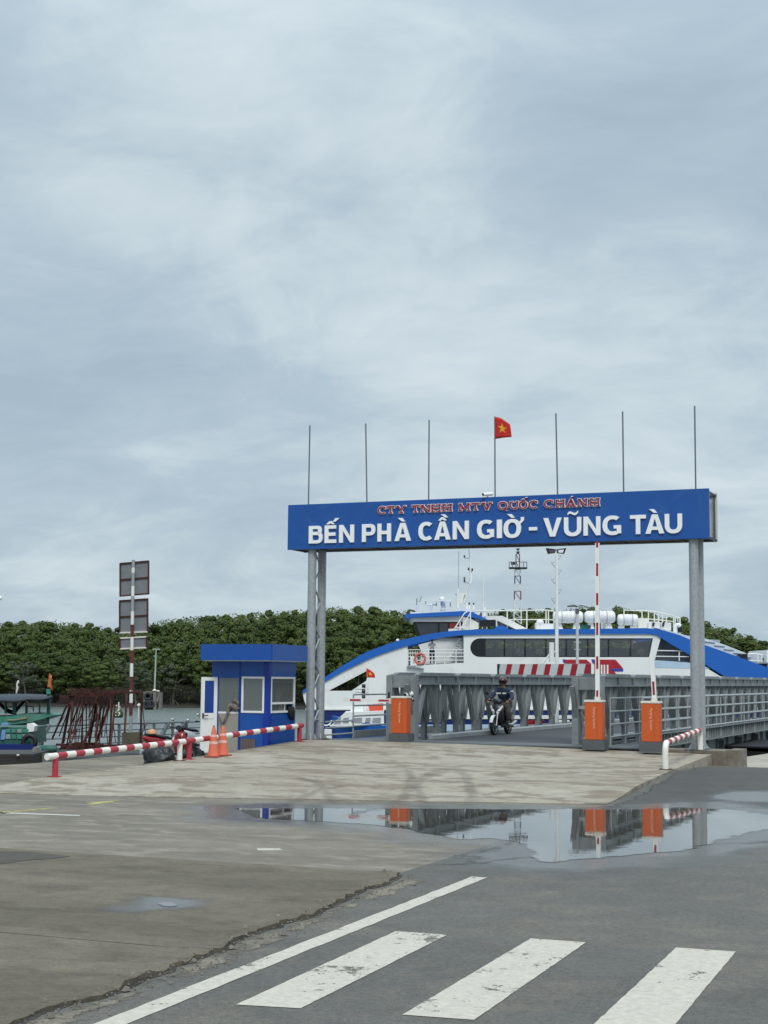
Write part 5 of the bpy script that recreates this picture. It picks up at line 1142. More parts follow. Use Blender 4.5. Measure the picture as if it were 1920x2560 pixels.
# the white door leaf, swung open to the left
dxa = bx0 + s(546) - .02; dxb = PY(514, 1750, by0 - .12).x
dr_ = MB()
pa, pb = Vector((dxa, by0 - .02, 0)), Vector((dxb, by0 - .34, 0)); dd = (pb - pa).normalized(); nn = Vector((dd.y, -dd.x, 0)); 
if nn.y > 0: nn = -nn
Ld = (pb - pa).length
def dq(mbx, s0, s1, z0, z1, o_=0, th=.04):
    mbx.prism([pa + dd * s0 + nn * o_ + Vector((0, 0, z0)), pa + dd * s1 + nn * o_ + Vector((0, 0, z0)), pa + dd * s1 + nn * o_ + Vector((0, 0, z1)), pa + dd * s0 + nn * o_ + Vector((0, 0, z1))], -nn * th)
mb = MB(); dq(mb, 0, .09, .16, 2.04); dq(mb, Ld - .09, Ld, .16, 2.04); dq(mb, .09, Ld - .09, 1.95, 2.04); dq(mb, .09, Ld - .09, 1.0, 1.14); dq(mb, .09, Ld - .09, .16, .24); dl_ = part(bo, 'door', mb, white)
mb = MB(); dq(mb, .0905, Ld - .0905, .2405, .9995, -.01, .02); part(dl_, 'door_panel', mb, white)
mb = MB(); dq(mb, .0905, Ld - .0905, 1.1405, 1.9495, -.015, .01); part(dl_, 'door_pane', mb, mat('blue_tinted_pane', (.012, .05, .26), .15))
mb = MB(); c_ = pa + dd * (Ld - .05) + nn * .02 + Vector((0, 0, 1.08)); mb.tube(c_, c_ + nn * .04, .018, n=8); mb.tube(c_ + nn * .04, c_ + nn * .04 - dd * .12, .012, n=8); mb.tube(c_ + Vector((0, 0, -.06)), c_ + Vector((0, 0, .06)), .02, n=8); part(dl_, 'door_handle', mb, blackgloss)
# cloths left on the booth
def cloth(name, pts, par_loc, material, label, cat, yoff=0):
    mb = MB(); mb.prism(pts, (0, .02, 0)); return solo(name, mb, material, label, cat)
jx = lambda px, py: PY(px, py, by0 - .04)
def draped(name, outline, Y, material, label, cat, thick=.014):
    pts = [PY(a_, b_, Y) for a_, b_ in outline]; mb = MB(); n = len(pts); front = [p + Vector((0, -thick * (0.5 + .5 * math.sin(i * 2.3)), 0)) for i, p in enumerate(pts)]
    cen = sum(pts, Vector()) / n + Vector((0, -thick * .8, 0)); vs = pts + front + [cen]
    fs = [(i, (i + 1) % n, n + (i + 1) % n, n + i) for i in range(n)] + [(n + i, n + (i + 1) % n, 2 * n) for i in range(n)]; mb.add(vs, fs, False); return solo(name, mb, material, label, cat)
zz = lambda x, y: (x / 4.1475 + 460, y / 4.1475 + 1560)
def ribbon(name, pts, w_, Y, material, label, cat):
    mbx = MB(); P_ = [PY(*zz(a, b), Y - .02 - .012 * math.sin(i * 2.1)) for i, (a, b) in enumerate(pts)]; vs = []
    for i, p in enumerate(P_):
        d = (P_[min(i + 1, len(P_) - 1)] - P_[max(i - 1, 0)]).normalized(); n_ = Vector((-d.z, 0, d.x)); ww = w_[i]
        vs += [p - n_ * ww, p - n_ * ww * .3 + Vector((0, -.018, 0)), p + n_ * ww * .35 + Vector((0, -.002, 0)), p + n_ * ww + Vector((0, -.014, 0))]
    fs = [(i * 4 + k, i * 4 + k + 1, i * 4 + k + 5, i * 4 + k + 4) for i in range(len(P_) - 1) for k in range(3)]; mbx.add(vs, fs, True); o_ = solo(name, mbx, material, label, cat)
    md = o_.modifiers.new('thick', 'SOLIDIFY'); md.thickness = .01; return o_
rj = ribbon('jacket', [(578, 880), (545, 862), (515, 838), (480, 850), (462, 880), (452, 925), (430, 985), (408, 1038)], [.015, .035, .06, .07, .05, .028, .024, .012], by0 - .01, cloth_g, 'crumpled grey brown jacket hung over the counter in the booth doorway', 'jacket')
for nm_, pp_, ww_ in (('sleeve', [(500, 800), (530, 792), (558, 808), (566, 850)], [.03, .045, .05, .025]), ('sleeve', [(362, 935), (372, 975), (388, 1010), (405, 1042)], [.012, .018, .02, .012]), ('fold', [(470, 870), (492, 846), (520, 868), (560, 886)], [.02, .03, .03, .02])):
    q_ = ribbon(nm_, pp_, ww_, by0 - .03, cloth_g, None, None); bpy.context.view_layer.update(); mw = q_.matrix_world.copy(); q_.parent = rj; q_.location = Vector(q_.location) - Vector(rj.location)
def draped_x(name, outline, X, material, label, cat, thick=.03):
    pts = [PX(a_, b_, X) for a_, b_ in outline]; mb = MB(); n = len(pts); front = [p + Vector((thick * (0.5 + .5 * math.sin(i * 2.3)), 0, 0)) for i, p in enumerate(pts)]
    cen = sum(pts, Vector()) / n + Vector((thick * 1.6, 0, 0)); vs = pts + front + [cen]
    fs = [(i, (i + 1) % n, n + (i + 1) % n, n + i) for i in range(n)] + [(n + i, n + (i + 1) % n, 2 * n) for i in range(n)]; mb.add(vs, fs, True); return solo(name, mb, material, label, cat)
draped_x('cloth', [zz(*p) for p in [(1078, 855), (1110, 862), (1145, 852), (1143, 920), (1138, 985), (1120, 1005), (1095, 970), (1078, 925)]], bx1 + .03, mat('black_cloth', (.01, .01, .012), .9), 'small black cloth hanging from the booth side window sill', 'cloth')
mb = MB(); mb.tube(PX(752, 1660, bx1 + .3), PX(752, 1735, bx1 + .3), .008, n=6); 

# ------------------------------------------------------------------ people
def skin_mesh(V, E_, R_, sub=1):
    me = bpy.data.meshes.new('s'); me.from_pydata([tuple(v_) for v_ in V], E_, []); ob = bpy.data.objects.new('s', me); COL.objects.link(ob)
    md = ob.modifiers.new('skin', 'SKIN'); sv = me.skin_vertices[0].data
    for i, r_ in enumerate(R_): sv[i].radius = (r_, r_) if isinstance(r_, (int, float)) else r_
    sv[0].use_root = True
    md.use_smooth_shade = True
    s2 = ob.modifiers.new('sub', 'SUBSURF'); s2.levels = sub
    dg = bpy.context.evaluated_depsgraph_get(); dg.update(); res = bpy.data.meshes.new_from_object(ob.evaluated_get(dg)); bpy.data.objects.remove(ob)
    for p_ in res.polygons: p_.use_smooth = True
    return res
def add_mesh(par, name, me, material, T_):
    mbx = MB(); mbx.add([T_ @ v_.co for v_ in me.vertices], [tuple(p_.vertices) for p_ in me.polygons], True)
    return part(par, name, mbx, material)
def person(par, T_, J, top, legs, skin=skin_m, hair=None, hat=None, scale=1.0, sleeves='long', hands=True):
    """J: dict of joints (pelvis, chest, neck, head, sh, el, ha (tuples left, right), hip, kn, ft). One continuous skin mesh plus clothes."""
    V = [J['pelvis'], J['chest'], J['neck'], J['head']]; R_ = [(.13, .10), (.15, .11), .055, (.085, .10)]; E_ = [(0, 1), (1, 2), (2, 3)]
    for i in (0, 1):
        b_ = len(V); V += [J['sh'][i], J['el'][i], J['ha'][i]]; R_ += [.058, .042, .032]; E_ += [(1, b_), (b_, b_ + 1), (b_ + 1, b_ + 2)]
    if 'hip' in J:
        for i in (0, 1):
            b_ = len(V); V += [J['hip'][i], J['kn'][i], J['an'][i], J['ft'][i]]; R_ += [.085, .06, .04, .035]; E_ += [(0, b_), (b_, b_ + 1), (b_ + 1, b_ + 2), (b_ + 2, b_ + 3)]
    body = skin_mesh(V, E_, R_)
    mbx = MB(); mbx.add([T_ @ v_.co for v_ in body.vertices], [tuple(p_.vertices) for p_ in body.polygons], True)
    old = MB.T; MB.T = T_
    h = Vector(J['head']); f = Vector(J.get('face', (0, -1, 0))).normalized(); sd_ = f.cross(Vector((0, 0, 1))).normalized()
    mbx.ball(h + Vector((0, 0, .02)), .078, .095, .118, 16, 10)
    mbx.ball(h + f * .10 + Vector((0, 0, -.005)), .014, .02, .022, 8, 6)          # nose
    for s_ in (-1, 1): mbx.ball(h + sd_ * .08 * s_ + Vector((0, 0, 0)), .015, .02, .03, 8, 6)  # ears
    if hands:
        for i in (0, 1):
            w_ = Vector(J['ha'][i]); d = (w_ - Vector(J['el'][i])).normalized(); d2 = Vector(J.get('grip', d)).normalized(); sx = Vector((1, 0, 0)) * (1 if i else -1)
            mbx.ball(w_ + d * .05, .038, .045, .022, 10, 6)
            for k_ in range(4):
                o_ = sx * (-.03 + .02 * k_); b0 = w_ + d * .085 + o_; ln = (.065, .075, .07, .055)[k_]
                mbx.path([b0, b0 + d * ln * .5 + Vector((0, 0, -.01)), b0 + d * ln * .7 + Vector((0, 0, -.035))], [.009, .0085, .007], 6)
            b0 = w_ + d * .03 - sx * .035; mbx.path([b0, b0 + d * .035 - sx * .02, b0 + d * .06 - sx * .018 + Vector((0, 0, -.015))], [.011, .01, .008], 6)
    MB.T = old
    part(par, 'body', mbx, skin)
    # eyes and mouth
    MB.T = T_; mbx = MB()
    for s_ in (-1, 1): mbx.ball(h + f * .088 + sd_ * .03 * s_ + Vector((0, 0, .022)), .012, .01, .007, 8, 5)
    mbx.ball(h + f * .092 + Vector((0, 0, -.05)), .022, .008, .006, 8, 5); MB.T = old
    part(par, 'face_features', mbx, mat('dark_features', (.05, .02, .02), .5))
    # shirt
    V = [J['pelvis'], (Vector(J['pelvis']) + Vector(J['chest'])) / 2, J['chest'], (Vector(J['chest']) * .25 + Vector(J['neck']) * .75)]; R_ = [(.165, .13), (.165, .13), (.185, .14), (.085, .08)]; E_ = [(0, 1), (1, 2), (2, 3)]
    for i in (0, 1):
        b_ = len(V); e_ = Vector(J['el'][i]); w_ = Vector(J['ha'][i]); V += [J['sh'][i], e_]; R_ += [.085, .066]; E_ += [(2, b_), (b_, b_ + 1)]
        if sleeves == 'long': V.append(e_.lerp(w_, .85)); R_.append(.052); E_.append((b_ + 1, b_ + 2))
    add_mesh(par, 'jacket' if sleeves == 'long' and top is cloth_j else 'shirt', skin_mesh(V, E_, R_), top, T_)
    if 'hip' in J:
        V = [J['pelvis']]; R_ = [(.16, .13)]; E_ = []
        for i in (0, 1):
            b_ = len(V); k_ = Vector(J['kn'][i]); a_ = Vector(J['an'][i]); V += [J['hip'][i], k_, k_.lerp(a_, .92)]; R_ += [.11, .085, .062]; E_ += [(0, b_), (b_, b_ + 1), (b_ + 1, b_ + 2)]
        add_mesh(par, 'trousers', skin_mesh(V, E_, R_), legs, T_)
        MB.T = T_; mbx = MB()
        for i in (0, 1):
            a_ = Vector(J['an'][i]); t_ = Vector(J['ft'][i]); mbx.path([a_ + Vector((0, 0, -.01)), a_.lerp(t_, .5) + Vector((0, 0, -.01)), t_], [.05, .05, .035], 10)
        MB.T = old; part(par, 'shoes', mbx, black)
    if hair:
        MB.T = T_; mbx = MB(); mbx.ball(h + Vector((0, 0, .045)) - f * .018, .092, .105, .105, 16, 9); MB.T = old; part(par, 'hair', mbx, hair)

# ------------------------------------------------------------------ scooters
def wheel(par, name, x, y, z, r, w):
    mb = MB(); n = 22; prof = [(r - .05, -w / 2), (r - .012, -w / 2), (r, -w / 4), (r, w / 4), (r - .012, w / 2), (r - .05, w / 2), (r - .05, -w / 2)]; mb.lathe(prof, (x, y, z), n, 'x'); t_ = part(par, name, mb, black)
    mb = MB(); mb.lathe([(r - .052, -w / 2 + .01), (r - .07, -.01), (r - .07, .01), (r - .052, w / 2 - .01)], (x, y, z), n, 'x')
    for k_ in range(5):
        a_ = k_ * 2 * math.pi / 5; mb.bar((x, y, z), (x, y + math.cos(a_) * (r - .06), z + math.sin(a_) * (r - .06)), .03, .03, (1, 0, 0))
    mb.lathe([(.0, -.05), (.045, -.05), (.045, .05), (.0, .05)], (x, y, z), 12, 'x'); part(t_, 'rim', mb, rim_m)
    return t_
def scooter(loc, rz, label, paint, accent, rider=False, name='scooter', lens=True):
    sc = root(name, loc, label, 'scooter', None, rz); T_ = wm(sc); MB.T = T_
    wheel(sc, 'front_wheel', 0, -.63, .27, .27, .085); wheel(sc, 'rear_wheel', 0, .60, .27, .27, .10)
    mb = MB()
    for s_ in (-.06, .06): mb.tube((s_, -.63, .27), (s_, -.46, .72), .022, n=8)
    part(sc, 'fork', mb, chrome)
    mb = MB()
    for k_ in range(9):
        t0 = math.radians(35 + k_ * 14); t1 = math.radians(35 + (k_ + 1) * 14)
        a0 = Vector((0, -.63 - math.cos(t0) * .30 * -1 if False else -.63 + math.cos(t0) * .30, .27 + math.sin(t0) * .30)); a1 = Vector((0, -.63 + math.cos(t1) * .30, .27 + math.sin(t1) * .30)); mb.bar(a0, a1, .10, .012, (0, 0, 1) if abs((a1 - a0).normalized().z) < .9 else (0, 1, 0))
    part(sc, 'front_mudguard', mb, accent)
    mb = MB(); mb.loft([(0, -.50, .62, .05, .10), (0, -.47, .62, .15, .20), (0, -.40, .64, .19, .27), (0, -.32, .62, .20, .30), (0, -.26, .55, .17, .26)], 16, 2.6); part(sc, 'leg_shield', mb, paint)
    mb = MB()
    for s_ in (-1, 1): mb.prism([(s_ * .06, -.53, .56), (s_ * .19, -.44, .80), (s_ * .175, -.44, .86), (s_ * .03, -.55, .66)], (0, .05, 0))
    part(sc, 'front_trim', mb, accent)
    mb = MB()
    for s_ in (-1, 1): mb = MB(); mb.ball((s_ * .09, -.50, .70), .05, .035, .028, 10, 6); part(sc, 'headlight', mb, lamp_g)
    mb = MB(); mb.box(-.15, .15, -.28, .18, .26, .32); part(sc, 'floorboard', mb, scoot_k)
    mb = MB(); mb.loft([(0, .10, .45, .12, .16), (0, .25, .52, .15, .20), (0, .5, .60, .15, .16), (0, .78, .68, .11, .10), (0, .93, .74, .05, .04)], 16, 2.6); part(sc, 'tail_body', mb, paint)
    mb = MB(); mb.loft([(0, .02, .70, .09, .03), (0, .15, .73, .13, .045), (0, .4, .75, .14, .045), (0, .62, .80, .12, .04), (0, .82, .82, .08, .03)], 14, 2.4); part(sc, 'seat', mb, black)
    mb = MB(); mb.loft([(0, -.42, .93, .07, .06), (0, -.36, .96, .15, .085), (0, -.28, .97, .13, .07)], 14, 2.4); part(sc, 'handlebar_cover', mb, scoot_k)
    mb = MB(); mb.path([(-.35, -.26, .99), (-.15, -.32, .97), (.15, -.32, .97), (.35, -.26, .99)], .014, 8); hb = part(sc, 'handlebar', mb, blackgloss)
    for s_ in (-1, 1):
        mb = MB(); mb.tube((s_ * .24, -.29, .982), (s_ * .36, -.256, .992), .02, n=8); part(hb, 'grip', mb, black)
    for s_ in (-1, 1):
        mb = MB(); mb.path([(s_ * .2, -.32, .98), (s_ * .25, -.34, 1.12), (s_ * .29, -.33, 1.16)], .007, 6); st_ = part(sc, 'mirror_stem', mb, blackgloss)
        mb = MB(); mb.ball((s_ * .32, -.33, 1.19), .065, .018, .045, 12, 7); part(st_, 'mirror', mb, blackgloss)
        mb = MB(); mb.ball((s_ * .32, -.345 + .03, 1.19), .056, .008, .038, 12, 7); part(st_, 'mirror_glass', mb, mirror_g)
    mb = MB(); mb.path([(.12, .25, .30), (.15, .45, .27), (.16, .85, .36)], [.03, .05, .055], 10); part(sc, 'exhaust', mb, chrome)
    mb = MB(); mb.box(-.09, .09, .20, .55, .20, .40); part(sc, 'engine', mb, rim_m)
    mb = MB(); mb.prism([(-.09, .93, .55), (.09, .93, .55), (.09, .97, .42), (-.09, .97, .42)], (0, .006, 0)); part(sc, 'number_plate', mb, cream)
    MB.T = None
    return sc
sx, sy = -7.05, 6.6
sc1 = scooter((sx, sy, DZ), 0.0, 'black and silver scooter ridden off the truss bridge toward the camera', scoot_k, scoot_s)
rp = root('person', (sx, sy + .25, DZ), 'rider in a navy jacket with a white chest stripe and dark helmet on the scooter', 'person')
J = dict(pelvis=(0, .32, .86), chest=(0, .22, 1.20), neck=(0, .17, 1.38), head=(0, .13, 1.50), sh=((-.19, .2, 1.30), (.19, .2, 1.30)), el=((-.33, .02, 1.06), (.33, .02, 1.06)), ha=((-.31, -.20, 1.0), (.31, -.20, 1.0)),
         hip=((-.1, .30, .84), (.1, .30, .84)), kn=((-.22, -.12, .74), (.24, -.12, .72)), an=((-.17, .0, .38), (.2, .0, .38)), ft=((-.17, -.17, .345), (.2, -.17, .345)), face=(0, -1, -.05))
Tm = Matrix.Translation((sx, sy, DZ))
person(rp, Tm, J, cloth_j, cloth_t)
MB.T = Tm
mb = MB(); mb.ball((0, .14, 1.565), .135, .155, .115, 20, 10); hm = part(rp, 'helmet', mb, helmet_m)
mb = MB(); mb.prism([(-.11, .02, 1.56), (.11, .02, 1.56), (.09, -.07, 1.55), (-.09, -.07, 1.55)], (0, 0, .012)); part(hm, 'peak', mb, helmet_m)
mb = MB(); mb.torus((0, .12, 1.47), .095, .011, (0, .75, .6), arc=(math.pi * -.05, math.pi * 1.05)); part(hm, 'chin_strap', mb, black)
mb = MB()
for k in range(9):
    x0 = -.19 + k * .0425
    if k == 4:
        part(rp, 'chest_stripe', mb, cloth_w); mb = MB(); continue
    yv = .22 - math.sqrt(max(0, .165 ** 2 * (1 - ((x0 + .02) / .24) ** 2))) - .02; mb.box(x0, x0 + .034, yv - .004, yv + .02, 1.175, 1.215)
part(rp, 'chest_stripe', mb, cloth_w)
for s_ in (-1, 1): mb = MB(); mb.path([(s_ * .19, .11, 1.22), (s_ * .26, .10, 1.245), (s_ * .30, .15, 1.25)], .022, 6); part(rp, 'sleeve_stripe', mb, cloth_w)
MB.T = None

# parked scooters behind the rail
zq = .03
sc2 = scooter((*camframe((436 - 960) / FPX * 35.6, 35.6).xy, zq), math.radians(160), 'parked red scooter facing right behind the striped rail', scoot_r, scoot_k)
pS = PZ(430, 1905, zq); print('red scooter at', pS)
sc3 = scooter((*camframe((503 - 960) / FPX * 40.5, 40.5).xy, zq), math.radians(165), 'parked pale silver scooter with round mirrors beside the open booth door', scoot_s, scoot_s)
for s_ in (sc2, sc3): s_.scale = (.86, .86, .86)
# helmet lying on the red scooter's tail and black covers hung at its sides
mb = MB(); T_ = wm(sc2); c_ = T_ @ Vector((0, .62, .93)); c_ = c_ - Vector((0, 0, .05)); mb.ball(c_, .095, .105, .075, 18, 9); hm = solo('helmet', mb, helmet_o, 'pale orange helmet lying on the tail of the red scooter', 'helmet')
mb = MB(); mb.lathe([(.10, -.02), (.13, -.035), (.10, 0.0)], c_); part(hm, 'brim', mb, helmet_o)
def lump(name, pts2, z0, material, label, cat, depth):
    # crumpled cover: outline in px at camera depth, given real thickness
    D0, th = depth; front = [PD(x, y, D0) for x, y in pts2]; n = len(front); cen = sum(front, Vector()) / n; mbx = MB(); rnd = random.Random(len(label))
    rings = [[p.lerp(cen, 0.0) + FWD0 * th for p in front], front, [p.lerp(cen, .22) - FWD0 * th * .5 for p in front], [p.lerp(cen, .6) - FWD0 * th * .8 for p in front]]
    rings = [[p + Vector((rnd.uniform(-1, 1), rnd.uniform(-1, 1), rnd.uniform(-.5, .5))) * .03 for p in rg] if i > 1 else rg for i, rg in enumerate(rings)]
    vs = [p for rg in rings for p in rg] + [cen - FWD0 * th * .85, cen + FWD0 * th]; fs = []
    for i in range(3):
        for k_ in range(n): fs.append((i * n + k_, i * n + (k_ + 1) % n, (i + 1) * n + (k_ + 1) % n, (i + 1) * n + k_))
    for k_ in range(n): fs.append((3 * n + k_, 3 * n + (k_ + 1) % n, 4 * n)); fs.append(((k_ + 1) % n, k_, 4 * n + 1))
    mbx.add(vs, fs, True); return solo(name, mbx, material, label, cat)
z5 = lambda x, y: (x / 6.9125 + 360, y / 6.9125 + 1760)
def folded(name, c, rx, ry, rz, material, label, cat, seed=0, amp=.22):
    mbx = MB(); n, m_ = 40, 22; vs = []; fs = []; c = Vector(c)
    for i in range(m_ + 1):
        ph = math.pi * i / m_ - math.pi / 2
        for k in range(n):
            t = 2 * math.pi * k / n; d = Vector((math.cos(ph) * math.cos(t), math.cos(ph) * math.sin(t), math.sin(ph)))
            w_ = 1 + amp * (noise.noise(d * 1.6 + Vector((seed, 0, 0))) + .9 * (0.5 - abs(noise.noise(d * 3.4 + Vector((0, seed, 3)))) * 2.2) * .5 + .3 * noise.noise(d * 8 + Vector((seed, 5, 0))))
            p = Vector((d.x * rx, d.y * ry, d.z * rz)) * w_; p.z = max(p.z, -rz * .45); vs.append(c + Vector((0, 0, rz * .45)) + p)
    for i in range(m_):
        for k in range(n): fs.append((i * n + k, i * n + (k + 1) % n, (i + 1) * n + (k + 1) % n, (i + 1) * n + k))
    mbx.add(vs, fs, True); return solo(name, mbx, material, label, cat)
p_ = camframe((411 - 960) / FPX * 34.7, 34.7, .03); folded('tarpaulin', p_, .40, .30, .30, tarp_b, 'crumpled black rain cover bundled on the ground against the red scooter', 'tarpaulin', 3, .30)
p_ = camframe((497 - 960) / FPX * 37.0, 37.0, .03); folded('tarpaulin', p_, .26, .30, .24, tarp_b, 'black cover slumped on the ground left of the traffic cones', 'tarpaulin', 9, .35)

# ------------------------------------------------------------------ ferry
FD = 110.0
fe = root('ferry', camframe(8, FD + 5, WZ), 'large white ferry with a sweeping blue roof band and a long row of dark windows', 'ferry', None, TH)
def fp(px, py, dy=0.0): return PD(px, py, FD + dy)
def fprism(pts, y0, y1, mbx=None):
    mbx = mbx or MB(); P_ = [fp(x, y, y0) for x, y in pts]; mbx.prism(P_, FWD0 * (y1 - y0)); return mbx
bt = [(757, 1726), (790, 1705), (820, 1688), (851, 1667), (883, 1648.5), (914, 1631), (945, 1619), (977, 1607), (1008, 1599), (1039, 1592), (1080, 1583.5), (1118, 1578.5), (1157, 1575), (1212, 1573), (1340, 1573), (1480, 1572), (1613, 1570), (1637, 1572), (1660, 1576), (1700, 1588), (1718, 1596), (1755, 1610), (1801, 1626), (1840, 1640), (1920, 1669), (1990, 1694)]
bb = [(757, 1733), (790, 1715), (820, 1700), (851, 1682), (883, 1666), (914, 1651), (945, 1638), (977, 1627), (1008, 1617), (1039, 1609), (1080, 1598.5), (1118, 1592), (1157, 1588), (1212, 1586.5), (1340, 1585.5), (1480, 1585), (1613, 1584.6), (1630, 1585), (1642, 1588), (1680, 1612), (1702, 1624), (1755, 1656), (1810, 1690), (1840, 1694), (1920, 1697), (1990, 1697)]
mb = MB()
for i in range(len(bt) - 1): fprism([bt[i], bt[i + 1], bb[i + 1], bb[i]], -.12, .35, mb)
fb_ = part(fe, 'roof_band', mb, ferry_b)
mb = MB()
k_ = (FD) / (FD + 10)
def shr(p, f=FD / (FD + 10.0)): return (960 + (p[0] - 960) * f, 1697 + (p[1] - 1697) * f)
for i in range(len(bt) - 1): fprism([shr(p) for p in (bt[i], bt[i + 1], bb[i + 1], bb[i])], 9.8, 10.2, mb)
part(fe, 'roof_band', mb, ferry_b)
# side walls
def sidewall(y0, y1, tf, windows=True):
    mbx = MB(); T2 = tf
    def pr_(pts): fprism([T2(p) for p in pts], y0, y1, mbx)
    pr_([(757, 1733), (790, 1715), (820, 1700), (851, 1682), (883, 1666), (914, 1651), (921, 1648.5), (921, 1674), (915, 1674.6), (812, 1728)])
    pr_([(757, 1733.2), (812, 1728.2), (813, 1729.7), (874.6, 1729.7), (920, 1699), (921, 1674.2), (921, 1776), (770, 1776), (760, 1750)])
    pr_([(921.1, 1648.5), (945, 1638), (977, 1627), (1008, 1617), (1019, 1613), (1019, 1776), (921.1, 1776)])
    pr_([(1019.1, 1664), (1159, 1657), (1159, 1776), (1019.1, 1776)])
    # around the pill window
    cx_, cy_, rr = 1199, 1619.2, 23.4
    arcp = [(cx_ - rr * math.sin(math.pi * k2 / 10), cy_ - rr * math.cos(math.pi * k2 / 10)) for k2 in range(11)]
    pr_([(1159.1, 1588), (1199, 1587)] + arcp[:6] + [(1159.1, cy_)])
    pr_([(1159.1, cy_ + .1)] + arcp[5:] + [(1199, 1776), (1159.1, 1776)])
    pr_([(1199.1, 1587), (1340, 1585.5), (1480, 1585), (1613, 1584.6), (1642, 1588), (1652, 1594), (1632, 1595.5), (1199.1, 1595.8)])
    pr_([(1199.1, 1642.8), (1623, 1642.8), (1623, 1776), (1199.1, 1776)])
    pr_([(1632.5, 1595.6), (1652, 1594.2), (1632, 1668), (1623.2, 1668), (1623.2, 1642)])
    pr_([(1623.2, 1668.1), (1718, 1669), (1770, 1672), (1800, 1690), (1990, 1697.5), (1990, 1776), (1623.2, 1776)])
    return mbx
part(fe, 'side_wall', sidewall(0, .25, lambda p: p), ferry_w)
part(fe, 'side_wall', sidewall(9.9, 10.1, shr), ferry_w)
mb = MB(); fprism([(1632, 1650), (1718, 1656), (1755, 1662), (1775, 1672), (1632, 1669)], -.02, .05, mb); part(fe, 'pale_panel', mb, ferry_lb)
# hull
mb = MB(); hz0 = WZ - .4
hull_top = [(764, 1774.5), (1990, 1775.5)]
a_, b_ = fp(764, 1774.5), fp(2050, 1776); c0, c1 = Vector((b_.x, b_.y, hz0)), fp(790, 1850); c1.z = hz0
mb.prism([a_ + Vector((0, 0, .02)), b_ + Vector((0, 0, .02)), c0, c1], FWD0 * 10); part(fe, 'hull', mb, ferry_n)
mb = MB(); fprism([(764, 1771), (1990, 1771), (1990, 1775), (764, 1775)], -.1, -.005, mb); part(fe, 'rubbing_strake', mb, ferry_w)
mb = MB(); fprism([(1100, 1796), (1990, 1797), (1990, 1812), (1108, 1812)], -.06, -.004, mb); part(fe, 'hull_stripe', mb, ferry_lb)
# car deck and upper floors
mb = MB(); fprism([(800, 1752), (1990, 1756), (1990, 1760), (800, 1757)], .26, 9.8, mb); part(fe, 'car_deck', mb, ferry_g)
mb = MB(); fprism([(1019.2, 1664), (1990, 1655), (1990, 1658), (1019.2, 1667)], .26, 9.8, mb); part(fe, 'upper_deck', mb, ferry_g)
mb = MB(); fprism([(1159, 1576), (1640, 1574), (1640, 1578), (1159, 1580)], .36, 9.7, mb); part(fe, 'cabin_roof', mb, ferry_w)
mb = MB(); fprism([(1160, 1581), (1166, 1581), (1166, 1656), (1160, 1656)], .3, 9.8, mb); part(fe, 'cabin_bulkhead', mb, ferry_in); mb = MB(); fprism([(1636, 1600), (1640, 1600), (1640, 1655), (1636, 1655)], .3, 9.8, mb); part(fe, 'cabin_bulkhead', mb, ferry_in)
# passenger windows
divs = [1212, 1261, 1312.7, 1364.6, 1415.7, 1469, 1521, 1576]
wf = MB(); cx_, cy_, rr = 1199, 1619.2, 23
fprism([(1212, 1596.2)] + [(cx_ - rr * math.sin(math.pi * q / 10), cy_ - rr * math.cos(math.pi * q / 10)) for q in range(11)] + [(1212, 1642.2)], .08, .2, wf)
wfo = part(fe, 'window_end', wf, win_dark)
fprism_ = fprism
for i, x in enumerate(divs):
    x1 = divs[i + 1] if i < len(divs) - 1 else 1631
    yb = 1642.2
    top = [(x + 1.8, 1598.2), (x1 - 1.8, 1598.2)]; bot = [(x1 - 1.8 - (8 if i == len(divs) - 1 else 0), 1640.4), (x + 1.8, 1640.4)]
    m_ = MB(); 
    xr_t, xr_b = (x1, x1) if i < len(divs) - 1 else (1631.5, 1623)
    fprism([(x, 1596.2), (x1 if i < 7 else 1631.8, 1596.2), (x1 if i < 7 else 1631, 1598.2), (x, 1598.2)], .08, .16, m_); fprism([(x, 1640.4), (x1 if i < 7 else 1623.5, 1640.4), (x1 if i < 7 else 1623, 1642.2), (x, 1642.2)], .08, .16, m_)
    fprism([(x, 1598.2), (x + 1.8, 1598.2), (x + 1.8, 1640.4), (x, 1640.4)], .08, .16, m_)
    if i == 7: fprism([(1629.2, 1598.2), (1631.5, 1598.2), (1623.5, 1640.4), (1621, 1640.4)], .08, .16, m_)
    w_ = part(fe, 'window', m_, win_dark); m_ = MB(); fprism(top + bot, .12, .14, m_); part(w_, 'pane', m_, win_glass)
# far side windows: openings that let daylight through the cabin
sh2 = lambda p: shr(p)
for i in range(7):
    x, x1 = divs[i], divs[i + 1]; m_ = MB(); fprism([sh2(p) for p in [(x + 3, 1600), (x1 - 3, 1600), (x1 - 3, 1638), (x + 3, 1638)]], 9.95, 9.97, m_); 
mb = MB(); 
for x in divs: fprism([sh2(p) for p in [(x - 2, 1596), (x + 2, 1596), (x + 2, 1643), (x - 2, 1643)]], 9.9, 10.0, mb)
part(fe, 'far_mullions', mb, win_dark)
# seat backs in the cabin
seatm = mat('cabin_seat_cloth', (.06, .07, .10), .8)
s0 = None
for i in range(20):
    if s0 is None: mb = MB(); a_ = fp(1222, 1640, 2.0); mb.box(-.22, .22, -.05, .05, 0, .75); s0 = None
    x = 1222 + i * 19.5; mb = MB(); P0_ = fp(x, 1645, 2.0); mb.prism([P0_, P0_ + RGT0 * .42, P0_ + RGT0 * .42 + Vector((0, 0, .7)), P0_ + Vector((0, 0, .7))], FWD0 * 5.5); part(fe, 'seat_row', mb, seatm)
